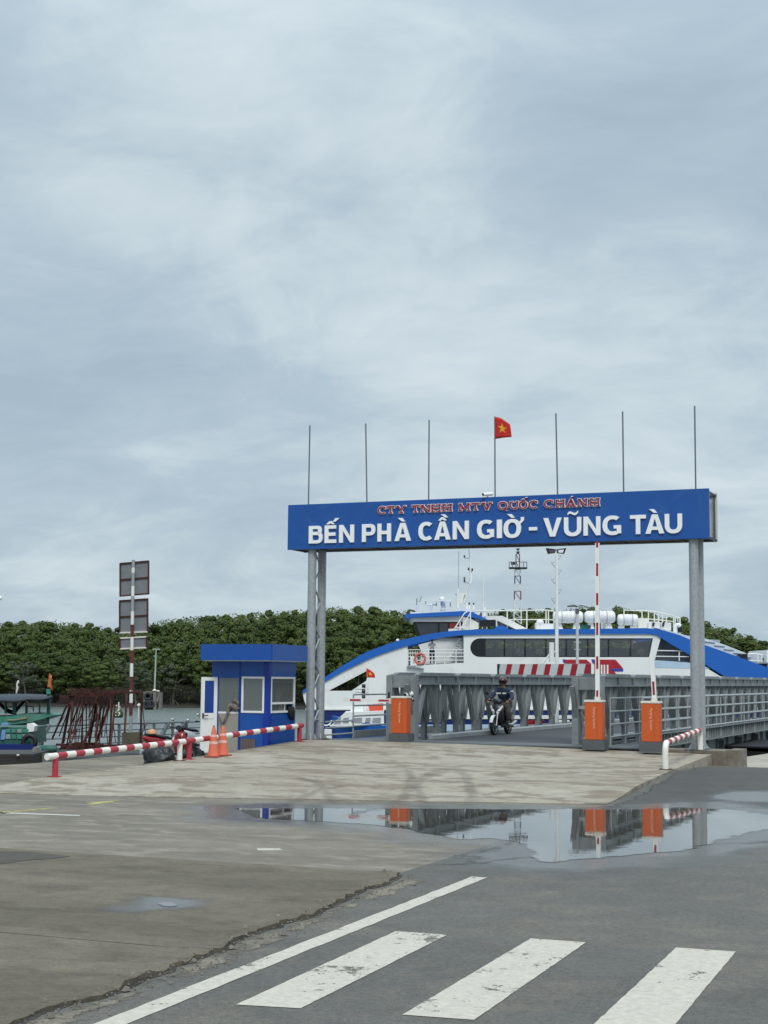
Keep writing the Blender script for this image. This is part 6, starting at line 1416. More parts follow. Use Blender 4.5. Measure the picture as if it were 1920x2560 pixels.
# emblem
def flat(pts, m_, name='emblem', y=(-.03, -.004)):
    mbx = MB(); fprism(pts, y[0], y[1], mbx); return part(fe, name, mbx, m_)
eo = flat([(1413, 1649), (1466, 1649), (1478, 1659), (1413, 1659)], em_red)
flat([(1406.5, 1648.5), (1412.9, 1648.5), (1412.9, 1659), (1408.5, 1656)], em_blue)
flat([(1486, 1649), (1538.5, 1649), (1552, 1664), (1557.5, 1671), (1527, 1671), (1535, 1678.8), (1544, 1688), (1486, 1688)], em_red)
flat([(1478.5, 1648.5), (1485.9, 1648.5), (1485.9, 1660), (1481, 1657)], em_blue)
flat([(1527, 1671.5), (1558, 1671.5), (1558, 1678.6), (1531, 1678.6)], em_blue)
for x in (1502, 1509, 1517): flat([(x, 1662), (x + 4, 1662), (x + 4, 1688), (x, 1688)], ferry_w, 'emblem_bar', (-.05, -.032))
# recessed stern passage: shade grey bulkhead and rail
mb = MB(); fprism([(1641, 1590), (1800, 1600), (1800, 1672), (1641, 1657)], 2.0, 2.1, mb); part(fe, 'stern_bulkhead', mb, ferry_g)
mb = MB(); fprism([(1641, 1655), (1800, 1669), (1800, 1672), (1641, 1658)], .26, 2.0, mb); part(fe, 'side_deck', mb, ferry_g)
def rod(par, a_, b_, r, m_, name, d=0.0, d2=None, n=6):
    mbx = MB(); mbx.tube(fp(*a_, d), fp(*b_, d if d2 is None else d2), r, n=n); return part(par, name, mbx, m_)
for y in (1626.5, 1641): rod(fe, (1638, y), (1722, y + 1), .045, ferry_w, 'deck_rail', .1)
rod(fe, (1698, 1626), (1698, 1652), .05, ferry_w, 'rail_post', .1)
# balcony near the bow: rail, life ring, board, stairs
for y in (1624.5, 1633, 1642, 1651): rod(fe, (1020, y), (1159, y - .5), .035, ferry_w, 'deck_rail', .1)
for x in (1020, 1062, 1088, 1112, 1140): rod(fe, (x, 1624), (x, 1662), .04, ferry_w, 'rail_post', .1)
for x in (1026, 1032, 1038, 1044, 1050, 1056): rod(fe, (x, 1628), (x, 1660), .022, ferry_w, 'rail_baluster', .1)
mb = MB(); mb.torus(fp(1050, 1647, -.05), .36, .09, FWD0, 20, 8); part(fe, 'life_ring', mb, mat('faded_orange_ring', (.55, .16, .12), .6))
mb = MB(); fprism([(1026, 1642), (1042, 1642), (1042, 1664), (1026, 1664)], -.08, -.05, mb); nbd = part(fe, 'notice_board', mb, ferry_w)
mb = MB()
for yy in (1646, 1649, 1652, 1655, 1658): fprism([(1032.5, yy), (1035.5, yy), (1035.5, yy + 2), (1032.5, yy + 2)], -.085, -.081, mb)
part(nbd, 'print', mb, ferry_g)
mb = MB(); fprism([(1019, 1664), (1058, 1670), (1060, 1672.5), (1017, 1667)], -.25, .0, mb); part(fe, 'deck_lip', mb, ferry_g)
mb = MB(); fprism([(1046, 1612), (1120, 1592), (1159, 1588), (1159, 1657), (1052, 1660), (1052, 1625)], 2.4, 2.5, mb); part(fe, 'inner_bulkhead', mb, ferry_w)
st = MB()
st_root = None
mb = MB(); fprism([(1113, 1655), (1120, 1655), (1152, 1596), (1146, 1596)], .6, .66, mb); fprism([(1113, 1655), (1120, 1655), (1152, 1596), (1146, 1596)], 1.6, 1.66, mb); sto = part(fe, 'stairway', mb, ferry_w)
for k in range(8):
    t = (k + .5) / 8; x = 1119 + 31 * t; y = 1653 - 56 * t; mb = MB(); fprism([(x, y), (x + 8, y), (x + 8, y + 1.6), (x, y + 1.6)], .7, 1.58, mb); part(sto, 'step', mb, ferry_g)
# wheelhouse
WD = 2.0
mb = MB(); fprism([(1014, 1535), (1156, 1527.5), (1180, 1530), (1225, 1552), (1158, 1539), (1015, 1544)], WD - .3, WD + 6.5, mb); wr_ = part(fe, 'wheelhouse_roof', mb, ferry_b)
mb = MB(); fprism([(1027, 1544.5), (1158, 1539.5), (1158, 1554), (1034, 1554.5)], WD, WD + 6, mb); part(fe, 'wheelhouse_fascia', mb, ferry_w)
mb = MB(); fprism([(1034, 1555), (1158, 1554.5), (1158, 1594), (1049, 1594)], WD + .15, WD + 5.8, mb); wh_ = part(fe, 'wheelhouse_wall', mb, win_dark)
for a_ in ([(1040, 1558), (1094, 1557.5), (1094, 1592), (1052, 1592)], [(1099, 1557.5), (1119, 1557.5), (1119, 1592), (1099, 1592)]):
    mb = MB(); fprism(a_, WD + .1, WD + .14, mb); part(wh_, 'window', mb, mat('dim_glass', (.045, .05, .06), .12))
mb = MB(); fprism([(1124, 1558), (1146, 1557), (1146, 1570), (1124, 1571)], WD + .08, WD + .13, mb); part(wh_, 'red_sign', mb, mat('dull_red', (.22, .02, .02), .5))
mb = MB(); fprism([(1121, 1572), (1157, 1571), (1157, 1580), (1121, 1581)], WD + .05, WD + .12, mb); part(wh_, 'white_sign', mb, ferry_w)
mb = MB(); fprism([(1157, 1540), (1180, 1549), (1196, 1557), (1197, 1572), (1157, 1577)], WD - .2, WD + 3, mb); part(fe, 'casing', mb, ferry_c)
for a_, b_ in (((1133, 1577), (1160, 1535)), ((1148, 1577), (1175, 1535)), ((1160, 1535), (1168, 1529)), ((1175, 1535), (1177, 1530)), ((1150, 1556), (1150, 1575)), ((1176, 1530), (1176, 1572)), ((1138, 1569), (1164, 1569)),): rod(fe, a_, b_, .05, ferry_w, 'ladder_rail', WD - .6)
mb = MB(); fprism([(1198, 1550.5), (1239, 1549), (1239, 1566), (1198, 1567)], .9, 1.1, mb); part(fe, 'display_screen', mb, blackgloss)
mb = MB(); fprism([(1240, 1551), (1243, 1551), (1243, 1572), (1240, 1572)], 1.2, 1.4, mb); part(fe, 'screen_post', mb, ferry_w)
mb = MB(); fprism([(1214, 1539.5), (1256, 1539.5), (1317, 1571.5), (1290, 1573), (1244, 1551), (1214, 1550)], 1.8, 8, mb); part(fe, 'sloping_trunk', mb, ferry_c)
mb = MB(); fprism([(1240, 1566), (1258, 1564), (1272, 1573), (1236, 1573)], .7, 1.6, mb); part(fe, 'blue_locker', mb, ferry_b)
# roof rails
def roofrail(xs, y0s, ybot, m_, dd=1.0, mid=True):
    for (xa, ya), (xb, yb) in zip(zip(xs, y0s), list(zip(xs, y0s))[1:]):
        rod(fe, (xa, ya), (xb, yb), .05, m_, 'roof_rail', dd)
        if mid: rod(fe, (xa, (ya + ybot) / 2), (xb, (yb + ybot) / 2), .04, m_, 'roof_rail', dd)
    for xa, ya in zip(xs, y0s): rod(fe, (xa, ya), (xa, ybot), .05, m_, 'rail_post', dd)
roofrail([1189, 1206, 1217, 1268, 1317, 1365, 1371, 1385], [1527, 1527, 1527, 1526.5, 1526, 1525.5, 1526, 1528], 1572, ferry_c, 2.2)
roofrail([1560, 1605, 1621, 1636, 1646, 1656, 1666, 1684], [1525.5, 1527, 1527.5, 1529, 1531, 1533, 1536, 1539.5], 1568, ferry_c, 2.0)
roofrail([1688, 1700], [1541, 1545], 1585, ferry_c, 3.0)
# raft canisters
for xa, xb, ya, yb in ((1383, 1457, 1528, 1558), (1462, 1537, 1527, 1558), (1544, 1594, 1535.5, 1563.5)):
    a_ = fp(xa, (ya + yb) / 2, 1.2); b_ = fp(xb, (ya + yb) / 2, 1.2); R0 = (yb - ya) / 2 * FD / FPX; mb = MB(); ax = (b_ - a_)
    prof = [(.02, -.01), (R0 * .7, .0), (R0 * .97, .06), (R0, .12), (R0, .47), (R0 * 1.05, .48), (R0 * 1.05, .52), (R0, .53), (R0, .88), (R0 * .97, .94), (R0 * .7, 1.0), (.02, 1.01)]
    mb.path([a_ + ax * t for _, t in prof], [max(r_, .01) for r_, _ in prof], 18); lr = part(fe, 'life_raft', mb, ferry_w)
    for t in (.28, .72):
        mb = MB(); c_ = a_ + ax * t; mb.torus(c_, R0 + .015, .02, ax.normalized(), 20, 6); part(lr, 'strap', mb, ferry_g)
    mb = MB()
    for t in (.2, .8):
        c_ = a_ + ax * t; mb.prism([c_ + Vector((0, 0, -R0)) - RGT0 * .15, c_ + Vector((0, 0, -R0)) + RGT0 * .15, c_ + Vector((0, 0, -R0 - .5)) + RGT0 * .3, c_ + Vector((0, 0, -R0 - .5)) - RGT0 * .3], FWD0 * .5)
    part(lr, 'cradle', mb, ferry_w)
# roof machinery
for (x0, x1, y0, y1, nm, m_, d) in ((1341, 1352, 1556, 1573, 'vent_box', ferry_c, 1), (1352, 1384, 1559, 1573, 'locker', ferry_w, 1), (1596, 1620, 1545, 1572, 'vent_box', ferry_c, 1.5), (1622, 1650, 1554, 1572, 'locker', ferry_w, 1), (1652, 1678, 1556, 1576, 'locker', ferry_w, 1), (1450, 1477, 1562, 1573, 'green_box', mat('dark_green_box', (.01, .09, .07), .5), 1.2), (1508, 1520, 1556, 1573, 'vent_box', ferry_c, 2)):
    mb = MB(); fprism([(x0, y1), (x0, y0 + 2), (x0 + 2, y0), (x1 - 2, y0), (x1, y0 + 2), (x1, y1)], d, d + 1.2, mb); part(fe, nm, mb, m_)
mb = MB(); mb.ball(fp(1350, 1557, 1.2), .28); part(fe, 'vent_dome', mb, ferry_w)
for x in (1632, 1657):
    mb = MB(); fprism([(x, 1556), (x + 5, 1556), (x + 3, 1566), (x - 2, 1566)], .9, .99, mb); part(fe, 'louvre', mb, blackgloss)
mb = MB(); mb.path([fp(1688, 1584, 1), fp(1688, 1568, 1), fp(1691, 1563, 1), fp(1696, 1562, 1), fp(1700, 1566, 1)], .16, 10); part(fe, 'vent_cowl', mb, ferry_w)
mb = MB(); fprism([(1693, 1566), (1705, 1568), (1706, 1582), (1695, 1580)], 1.0, 1.6, mb); part(fe, 'winch', mb, blackgloss)
# masts and antennas on the wheelhouse
rod(fe, (1158, 1507), (1176, 1459), .10, ferry_w, 'mast', WD + 2, n=10); 
mb = MB(); mb.path([fp(*p, WD + 2) for p in ((1158, 1507), (1167, 1483), (1176, 1459), (1178, 1448), (1176, 1420), (1176, 1395))], [.11, .10, .10, .10, .09, .06], 10); mo = part(fe, 'mast', mb, ferry_w)
rod(fe, (1172, 1373), (1174, 1395), .03, ferry_g, 'whip_antenna', WD + 2)
mb = MB(); fprism([(1138, 1483), (1165, 1483), (1160, 1490), (1156, 1508), (1147, 1508), (1143, 1490)], WD + 1.7, WD + 2.3, mb); part(fe, 'radar_stand', mb, ferry_c)
for x, y, w_, h_ in ((1161, 1391, 5, 6), (1171, 1422, 5, 6), (1181, 1424, 5, 6), (1161, 1449, 5, 13), (1173, 1509, 5, 6), (1184, 1510, 5, 6)):
    mb = MB(); c_ = fp(x, y, WD + 1.9); s_ = FD / FPX; mb.cbox((0, 0, 0), (.01, .01, .01)) if False else None
    mb = MB(); mb.lathe([(0, -h_ * s_ / 2), (w_ * s_ / 2, -h_ * s_ / 2), (w_ * s_ * .35, 0), (w_ * s_ / 2, h_ * s_ / 2), (0, h_ * s_ / 2)], c_, 10); part(fe, 'navigation_light', mb, blackgloss)
    rod(fe, (x + (12 if x < 1170 else 4 if x < 1172 else -3), y + h_ / 2 + 2), (x, y + h_ / 2 + 1), .03, ferry_g, 'light_arm', WD + 1.9)
for a_, b_, r in (((1144, 1520), (1145, 1471), .09), ((1146, 1471), (1147, 1378), .02), ((1043, 1531), (1043, 1513), .09), ((1042, 1513), (1042, 1496), .04), ((1050, 1502), (1054, 1490), .03), ((1044, 1503), (1052, 1503), .03), ((1078, 1528), (1078, 1512), .08), ((1067, 1511.5), (1090, 1511.5), .06), ((1111, 1526), (1111, 1508), .10),
                  ((1208, 1546), (1209, 1450), .05), ((1211, 1548), (1212, 1518), .10), ((1173, 1527), (1173, 1512), .08), ((1184, 1527), (1184, 1512), .08), ((1064, 1511), (1064, 1503), .04), ((1091, 1515), (1091, 1506), .04), ((1126, 1517), (1126, 1506), .04), ((1167, 1527), (1168, 1508), .09)):
    rod(fe, a_, b_, r, ferry_w if r > .045 else ferry_g, 'antenna', WD + 1.5)
mb = MB(); fprism([(1083, 1499.5), (1132, 1499.5), (1132, 1503.5), (1083, 1503.5)], WD + 1, WD + 1.3, mb); part(fe, 'radar_bar', mb, ferry_w)
mb = MB(); mb.ball(fp(1105, 1497, WD + 1.5), .20, .20, .17); mb.lathe([(.0, .0), (.14, .0), (.14, .25), (.22, .32), (.2, .42), (0, .45)], fp(1106, 1514, WD + 1.5), 14); part(fe, 'radome', mb, ferry_w)
mb = MB(); mb.lathe([(.0, .0), (.22, .0), (.12, .12), (.12, .36), (0, .4)], fp(1107, 1527, WD + 1.5), 14); part(fe, 'radar_pedestal', mb, ferry_w)
mb = MB(); fprism([(1025, 1534), (1027, 1528), (1030, 1530), (1052, 1530), (1054, 1534)], WD, WD + .5, mb); fprism([(1125, 1528), (1150, 1522), (1186, 1524), (1188, 1530), (1125, 1531)], WD + .5, WD + 3, mb); part(fe, 'roof_equipment', mb, ferry_w)
mb = MB(); mb.ball(fp(994, 1601, .1), .12); part(fe, 'deck_light', mb, ferry_w)
# stern: pale sloping canopy and gear to the right
mb = MB(); fprism([(1637, 1569), (1660, 1573), (1718, 1589), (1755, 1594), (1812, 1612), (1870, 1635), (1880, 1650), (1840, 1640.5), (1801, 1626.5), (1755, 1610.5), (1718, 1596.5), (1660, 1576.5)], .5, 9, mb); part(fe, 'stern_canopy', mb, mat('stern_pale', (.60, .66, .70), .45))
for k in range(5):
    x = 1762 + k * 24; y = 1601 + k * 9.5; mb = MB(); fprism([(x, y + 2), (x + 26, y + 5), (x + 26, y + 6.2), (x, y + 3.4)], .42, .49, mb); part(fe, 'canopy_seam', mb, ferry_g)
roofrail([1870, 1895, 1904, 1912, 1925], [1634.5, 1635, 1638, 1639, 1640], 1668, ferry_w, 1.5)
mb = MB(); fprism([(1842, 1636), (1869, 1634), (1869, 1648), (1862, 1646), (1850, 1641)], .3, .45, mb); part(fe, 'stern_opening', mb, blackgloss)
mb = MB(); fprism([(1916.5, 1625), (1990, 1625), (1990, 1700), (1918, 1668)], .6, 6, mb); part(fe, 'stern_house', mb, ferry_w)
mb = MB(); fprism([(1908, 1645), (1916, 1645), (1916, 1664), (1908, 1660)], 1.5, 1.6, mb); part(fe, 'stern_door', mb, blackgloss)

# people on the ferry
ps = fp(1080, 1657, .5); pt_ = fp(1080, 1657, .5)
Tp = Matrix.Translation((ps.x, ps.y, fp(1080, 1659, .5).z)) @ Matrix.Rotation(TH, 4, 'Z')
dk = root('person', (ps.x, ps.y, fp(1080, 1659, .5).z), 'person in a white shirt and navy trousers leaning on the ferry balcony rail', 'person')
JS = dict(pelvis=(0, .1, .95), chest=(0, -.02, 1.30), neck=(0, -.08, 1.47), head=(-.01, -.14, 1.60), sh=((-.2, -.03, 1.40), (.2, -.03, 1.40)), el=((-.27, -.24, 1.16), (.27, -.24, 1.16)), ha=((-.06, -.36, 1.14), (.06, -.36, 1.16)),
          hip=((-.1, .1, .93), (.1, .1, .93)), kn=((-.1, .06, .50), (.12, .04, .50)), an=((-.1, .08, .08), (.14, .08, .08)), ft=((-.11, -.06, .04), (.16, -.06, .04)), face=(0, -1, -.6))
person(dk, Tp, JS, cloth_w, cloth_n, hair=mat('black_hair', (.01, .01, .014), .5))
seats = [(1273, cloth_gr, 'passenger in dark clothes facing right, seen through the second ferry window', .35), (1299, cloth_bl, 'passenger in a pale blue headscarf seen in the second ferry window', -.4), (1348, cloth_be, 'passenger in a beige top seen in the third ferry window', .5), (1397, cloth_bl, 'passenger beside the white lamp pole in the fourth ferry window', .2), (1455, cloth_gr, 'passenger in dark clothes seen in the fifth ferry window', -.5), (1603, cloth_be, 'passenger in a pale top seen in the last ferry window', -.3)]
for x, tp, lb, dx in seats:
    z0 = fp(x, 1643, .6).z - .40; b_ = fp(x, 1643, .6); T_ = Matrix.Translation((b_.x, b_.y, z0)) @ Matrix.Rotation(TH, 4, 'Z')
    r_ = root('person', (b_.x, b_.y, z0), lb, 'person')
    J = dict(pelvis=(0, 0, .45), chest=(.03 * dx, 0, .82), neck=(.06 * dx, 0, .98), head=(.1 * dx, -.01, 1.11), sh=((-.18, 0, .92), (.18, 0, .92)), el=((-.24, -.1, .66), (.24, -.1, .66)), ha=((-.1, -.28, .64), (.1, -.28, .64)), face=(dx * 2, -.6, 0))
    person(r_, T_, J, tp, tp, hair=(cloth_bl if 'headscarf' in lb else MATS['black_hair']), skin=mat('light_skin', (.45, .28, .2), .6))

# ------------------------------------------------------------------ things between the bridge and the ferry
def at(px, py, D): return PD(px, py, D)
# striped board, standing on the pontoon
D = 62.0
sb = root('striped_board', at(1380, 1683, D), 'long board of slanted red and white stripes above the far end of the bridge', 'board')
xs = [1244, 1266, 1280, 1299, 1313, 1331, 1346, 1364, 1379, 1397, 1412, 1431, 1446, 1462, 1477, 1492, 1506, 1523]
edges_t = [(1251, 1268), (1268, 1281), (1281, 1300), (1300, 1313), (1313, 1332), (1332, 1345), (1345, 1364), (1364, 1378), (1378, 1397), (1397, 1411), (1411, 1430), (1430, 1445), (1445, 1464), (1464, 1478)]
mb = MB(); mb.prism([at(1244, 1660, D), at(1248, 1660, D), at(1248, 1690, D), at(1244, 1690, D)], FWD0 * .3); part(sb, 'board_end', mb, black)
greyw = mat('board_white', (.48, .52, .53), .5, 0, .08, 2)
for i, (a_, b_) in enumerate(edges_t):
    sl = 6; mb = MB(); mb.prism([at(a_, 1660 + .0, D), at(b_, 1660, D), at(b_ - sl, 1690, D), at(a_ - sl, 1690, D)], FWD0 * .12); part(sb, 'stripe', mb, (greyw, red_l)[i % 2])
mb = MB(); mb.prism([at(1245, 1660, D + .13), at(1478, 1660, D + .13), at(1478, 1690, D + .13), at(1245, 1690, D + .13)], FWD0 * .1); part(sb, 'backing', mb, bridge_d)
for x in (1260, 1460):
    mb = MB(); p_ = at(x, 1690, D + .3); mb.tube(p_, (p_.x, p_.y, WZ - 1), .12, n=8); part(sb, 'support_post', mb, bridge_d)
D = 64.0
pm = white
lp = root('lamp_post', at(1391, 1657, D), 'tall white lamp post with two floodlights and climbing pegs behind the sign', 'lamp post')
pb_ = at(1391, 1657, D); pt_ = at(1392, 1388, D)
mb = MB(); mb.tube((pb_.x, pb_.y, WZ - 1), pt_, .10, .065, 12); part(lp, 'pole', mb, pm)
for k, (y, sd_) in enumerate(((1393, 1), (1410, -1), (1429, 1), (1452, -1), (1478, 1), (1500, -1))):
    mb = MB(); x0 = 1391 + sd_ * 4; mb.path([at(x0, y - 4, D), at(x0 + sd_ * 9, y - 4, D), at(x0, y + 8, D)], .018, 6); part(lp, 'climbing_peg', mb, galv)
for sd_ in (-1, 1):
    c_ = at(1391 + sd_ * 13, 1377, D); mb = MB()
    mb.prism([at(1391 + sd_ * 1, 1373, D), at(1391 + sd_ * 25, 1370, D), at(1391 + sd_ * 20, 1384, D), at(1391 + sd_ * 3, 1382, D)], FWD0 * .28); fl_ = part(lp, 'floodlight', mb, blackgloss)
    mb = MB(); mb.prism([at(1391 + sd_ * 5, 1375, D - .02), at(1391 + sd_ * 19, 1374, D - .02), at(1391 + sd_ * 16, 1382, D - .02), at(1391 + sd_ * 5, 1381, D - .02)], FWD0 * .015); part(fl_, 'lens', mb, lamp_g if sd_ > 0 else rim_m)
mb = MB(); mb.tube(at(1379, 1606, D - .3), at(1379, 1655, D - .3), .11, n=8); part(lp, 'side_post', mb, pm)
mb = MB(); mb.tube(at(1356, 1659, D - .3), at(1376, 1633, D - .3), .035, n=6); mb.tube(at(1378, 1630, D - .3), at(1390, 1630, D), .03, n=6); part(lp, 'stay', mb, pm)
D = 66.0
lp = root('lamp_post', at(1443, 1660, D), 'shorter grey white lamp post with two flat arms before the ferry windows', 'lamp post')
pb_ = at(1443, 1660, D); mb = MB(); mb.tube((pb_.x, pb_.y, WZ - 1), at(1443, 1518, D), .075, .06, 10); part(lp, 'pole', mb, mat('pale_grey_pole', (.55, .57, .57), .5))
for y in (1606, 1624): 
    mb = MB(); mb.tube(at(1435, y, D), at(1451, y, D), .025, n=6); part(lp, 'rung', mb, galv)
mb = MB(); mb.path([at(1443, 1516, D), at(1452, 1512, D), at(1474, 1518, D)], [.035, .045, .03], 8); part(lp, 'lamp_arm', mb, galv)
mb = MB(); mb.path([at(1443, 1516, D), at(1434, 1514, D), at(1418, 1516, D)], [.035, .05, .03], 8); part(lp, 'lamp_arm', mb, bridge_d)
mb = MB(); mb.box(0, 0, 0, 0, 0, 0) if False else mb.tube(at(1443, 1522, D), at(1443, 1534, D), .085, n=8); part(lp, 'clamp', mb, bridge_d)
# lattice beacon far behind the ferry
D = 150.0
bc = root('beacon_tower', Vector((*at(1295, 1560, D).xy, WZ)), 'slim lattice beacon tower with a railed platform, banded red, white and blue', 'tower')
def lat(y0, y1, x0, x1, m_):
    mbx = MB(); h = (x1 - x0) / 2 * D / FPX
    for dx in (-1, 1):
        for dy in (-1, 1):
            a_ = at((x0 + x1) / 2, y0, D) + RGT0 * dx * h + FWD0 * dy * h; b_ = at((x0 + x1) / 2, y1, D) + RGT0 * dx * h + FWD0 * dy * h; mbx.tube(a_, b_, .032, n=5)
    n = max(1, int((y1 - y0) / 14))
    for k_ in range(n):
        ya, yb = y0 + (y1 - y0) * k_ / n, y0 + (y1 - y0) * (k_ + 1) / n
        for dy in (-1, 1):
            mbx.tube(at(x0, ya, D) + FWD0 * dy * h, at(x1, yb, D) + FWD0 * dy * h, .018, n=4); mbx.tube(at(x0, ya, D) + FWD0 * dy * h, at(x1, ya, D) + FWD0 * dy * h, .018, n=4)
    part(bc, 'lattice_section', mbx, m_)
lat(1385, 1424, 1290, 1299, mat('beacon_maroon', (.10, .03, .04), .6)); lat(1424, 1440, 1287.5, 1300.5, white); lat(1440, 1460, 1287, 1301, mat('beacon_blue', (.03, .05, .15), .6)); lat(1460, 1478, 1286.5, 1301.5, white); lat(1478, 1500, 1286, 1302, mat('beacon_red', (.18, .04, .05), .6)); lat(1500, 1560, 1285, 1303, white)
mb = MB(); c_ = at(1295, 1422, D); w_ = 22 * D / FPX; mb.add([c_ - RGT0 * w_ - FWD0 * w_ * .7, c_ + RGT0 * w_ - FWD0 * w_ * .7, c_ + RGT0 * w_ + FWD0 * w_ * .7, c_ - RGT0 * w_ + FWD0 * w_ * .7], [(0, 1, 2, 3)]); mb = MB().prism([c_ - RGT0 * w_ - FWD0 * w_ * .7, c_ + RGT0 * w_ - FWD0 * w_ * .7, c_ + RGT0 * w_ + FWD0 * w_ * .7, c_ - RGT0 * w_ + FWD0 * w_ * .7], (0, 0, .12)); part(bc, 'platform', mb, black)
mb = MB()
for dx in (-22, -14, 14, 22): mb.tube(at(1295 + dx, 1405, D), at(1295 + dx, 1422, D), .04, n=4)
for s_ in (-1, 1): mb.tube(at(1295 + s_ * 22, 1405, D), at(1295 + s_ * 6, 1405, D), .04, n=4)
part(bc, 'platform_rail', mb, bridge_m)
mb = MB(); mb.prism([at(1278, 1405, D), at(1288, 1405, D), at(1288, 1412, D), at(1278, 1412, D)], FWD0 * .2); part(bc, 'solar_panel', mb, black)
mb = MB(); mb.lathe([(.0, -.3), (.22, 0), (0, .0), (.02, .05), (.22, .3), (0, .3)], at(1295, 1379, D), 8); part(bc, 'lantern', mb, black)

# boats alongside the walkway
def hull_boat(par, a_px, b_px, ytop, D0, wid, zw, m_hull, name='hull', rake=.8):
    a_ = at(a_px, ytop, D0); b_ = at(b_px, ytop, D0); mbx = MB(); zt = a_.z
    pts = [(a_, 1.0)]; vs = []; n = 10; L_ = (b_ - a_)
    for i in range(n + 1):
        t = i / n; c_ = a_ + L_ * t; w_ = wid * min(1, (1 - (1 - t) ** 3) * 1.0 + .03) if rake > 0 else wid; sheer = .35 * (1 - t) ** 2
        zt_ = zt + sheer; kz = zw - .3
        vs += [c_ + FWD0 * w_ + Vector((0, 0, zt_ - c_.z)), c_ + FWD0 * w_ * .7 + RGT0 * (rake * (1 - t)) + Vector((0, 0, kz - c_.z)), c_ - FWD0 * w_ * .7 + RGT0 * (rake * (1 - t)) + Vector((0, 0, kz - c_.z)), c_ - FWD0 * w_ + Vector((0, 0, zt_ - c_.z))]
    fs = []
    for i in range(n):
        for k_ in range(4): a2 = i * 4 + k_; b2 = i * 4 + (k_ + 1) % 4; fs.append((a2, b2, b2 + 4, a2 + 4))
    fs += [(0, 1, 2, 3), (4 * n + 3, 4 * n + 2, 4 * n + 1, 4 * n)]; mbx.add(vs, fs); return part(par, name, mbx, m_hull)
D = 58.0
wb = root('work_boat', Vector((*at(880, 1830, D).xy, WZ)), 'small white and blue cabin boat moored left of the bridge behind the railing', 'boat')
hull_boat(wb, 829, 1010, 1812, D, 1.2, WZ, ferry_b)
mb = MB(); mb.prism([at(829, 1812, D - 1), at(862, 1781, D - 1), at(960, 1777, D - 1), at(960, 1812, D - 1)], FWD0 * 2.0); cb = part(wb, 'cabin', mb, white)
mb = MB(); mb.prism([at(833, 1810, D - 1.04), at(849, 1792, D - 1.04), at(852, 1792, D - 1.04), at(852, 1808, D - 1.04)], FWD0 * .03); part(cb, 'windscreen', mb, ferry_g)
for x0, x1 in ((856, 872), (878, 905), (912, 926), (930, 952)):
    mb = MB(); mb.prism([at(x0, 1806, D - 1.04), at(x0 + 3, 1795, D - 1.04), at(x1, 1794, D - 1.04), at(x1, 1806, D - 1.04)], FWD0 * .03); part(cb, 'window', mb, ferry_g)
mb = MB(); mb.prism([at(822, 1812, D - 1.1), at(960, 1809, D - 1.1), at(960, 1814, D - 1.1), at(826, 1816, D - 1.1)], FWD0 * .08); part(wb, 'gunwale', mb, white)
mb = MB(); mb.prism([at(811, 1824, D - 1.3), at(829, 1824, D - 1.3), at(829, 1850, D - 1.3), at(811, 1850, D - 1.3)], FWD0 * .5); part(wb, 'fender_box', mb, white)
mb = MB(); mb.prism([at(876, 1766, D - .6), at(907, 1766, D - .6), at(909, 1779, D - .6), at(876, 1780, D - .6)], FWD0 * .8); part(wb, 'roof_box', mb, white)
mb = MB(); mb.prism([at(920, 1762, D - .4), at(958, 1758, D - .4), at(958, 1777, D - .4), at(924, 1777, D - .4)], FWD0 * .5); part(wb, 'life_jackets', mb, mat('life_jacket_orange', (.60, .08, .04), .8))
mb = MB(); mb.torus(at(815, 1800, D - .8), .2, .025, FWD0, 16, 6, (0, math.pi * 1.2)); part(wb, 'grab_rail', mb, white)
ms = at(913, 1776, D - .3); mb = MB(); mb.path([ms, at(913, 1735, D - .3), at(918, 1706, D - .3), at(919, 1694, D - .3)], [.06, .06, .05, .02], 8); mo = part(wb, 'mast', mb, white)
for y in (1715, 1729, 1743):
    mb = MB(); mb.lathe([(0, -.07), (.07, -.07), (.07, .07), (0, .07)], at(909, y, D - .35), 8); part(mo, 'navigation_light', mb, blackgloss)
for y in (1723, 1731):
    mb = MB(); mb.tube(at(888, y, D - .3), at(921, y, D - .3), .02, n=6); part(mo, 'crosstree', mb, galv)
flag('flag', at(915.5, 1671, D - .3), .34, .34, RGT0.copy(), -.35 + .9, flag_red, 'small red flag with a yellow star on the mast of the cabin boat')
rod_ = MB(); rod_.tube(at(915.5, 1670, D - .3), at(919, 1696, D - .3), .012, n=6); part(wb, 'flag_staff', rod_, galv)
D = 70.0
pbt = root('passenger_boat', Vector((*at(1200, 1800, D).xy, WZ)), 'low white boat with a navy stripe seen through the gaps of the left truss', 'boat')
mb = MB(); mb.prism([at(985, 1797, D), at(1445, 1795, D), at(1445, 1860, D), at(1000, 1860, D)], FWD0 * 3); part(pbt, 'hull', mb, ferry_n)
mb = MB(); mb.prism([at(984, 1790, D - .05), at(1445, 1788, D - .05), at(1445, 1797, D - .05), at(986, 1798, D - .05)], FWD0 * .2); part(pbt, 'gunwale', mb, white)
mb = MB(); mb.prism([at(992, 1812, D - .05), at(1445, 1810, D - .05), at(1445, 1826, D - .05), at(996, 1828, D - .05)], FWD0 * .04); part(pbt, 'stripe', mb, ferry_lb)
mb = MB(); mb.prism([at(1010, 1790, D + .4), at(1012, 1760, D + .4), at(1180, 1757, D + .4), at(1183, 1789, D + .4)], FWD0 * 2); cbn = part(pbt, 'cabin', mb, white)
for k in range(7):
    x = 1020 + k * 22; mb = MB(); mb.prism([at(x, 1782, D + .36), at(x, 1767, D + .36), at(x + 15, 1767, D + .36), at(x + 15, 1782, D + .36)], FWD0 * .03); part(cbn, 'window', mb, win_dark)
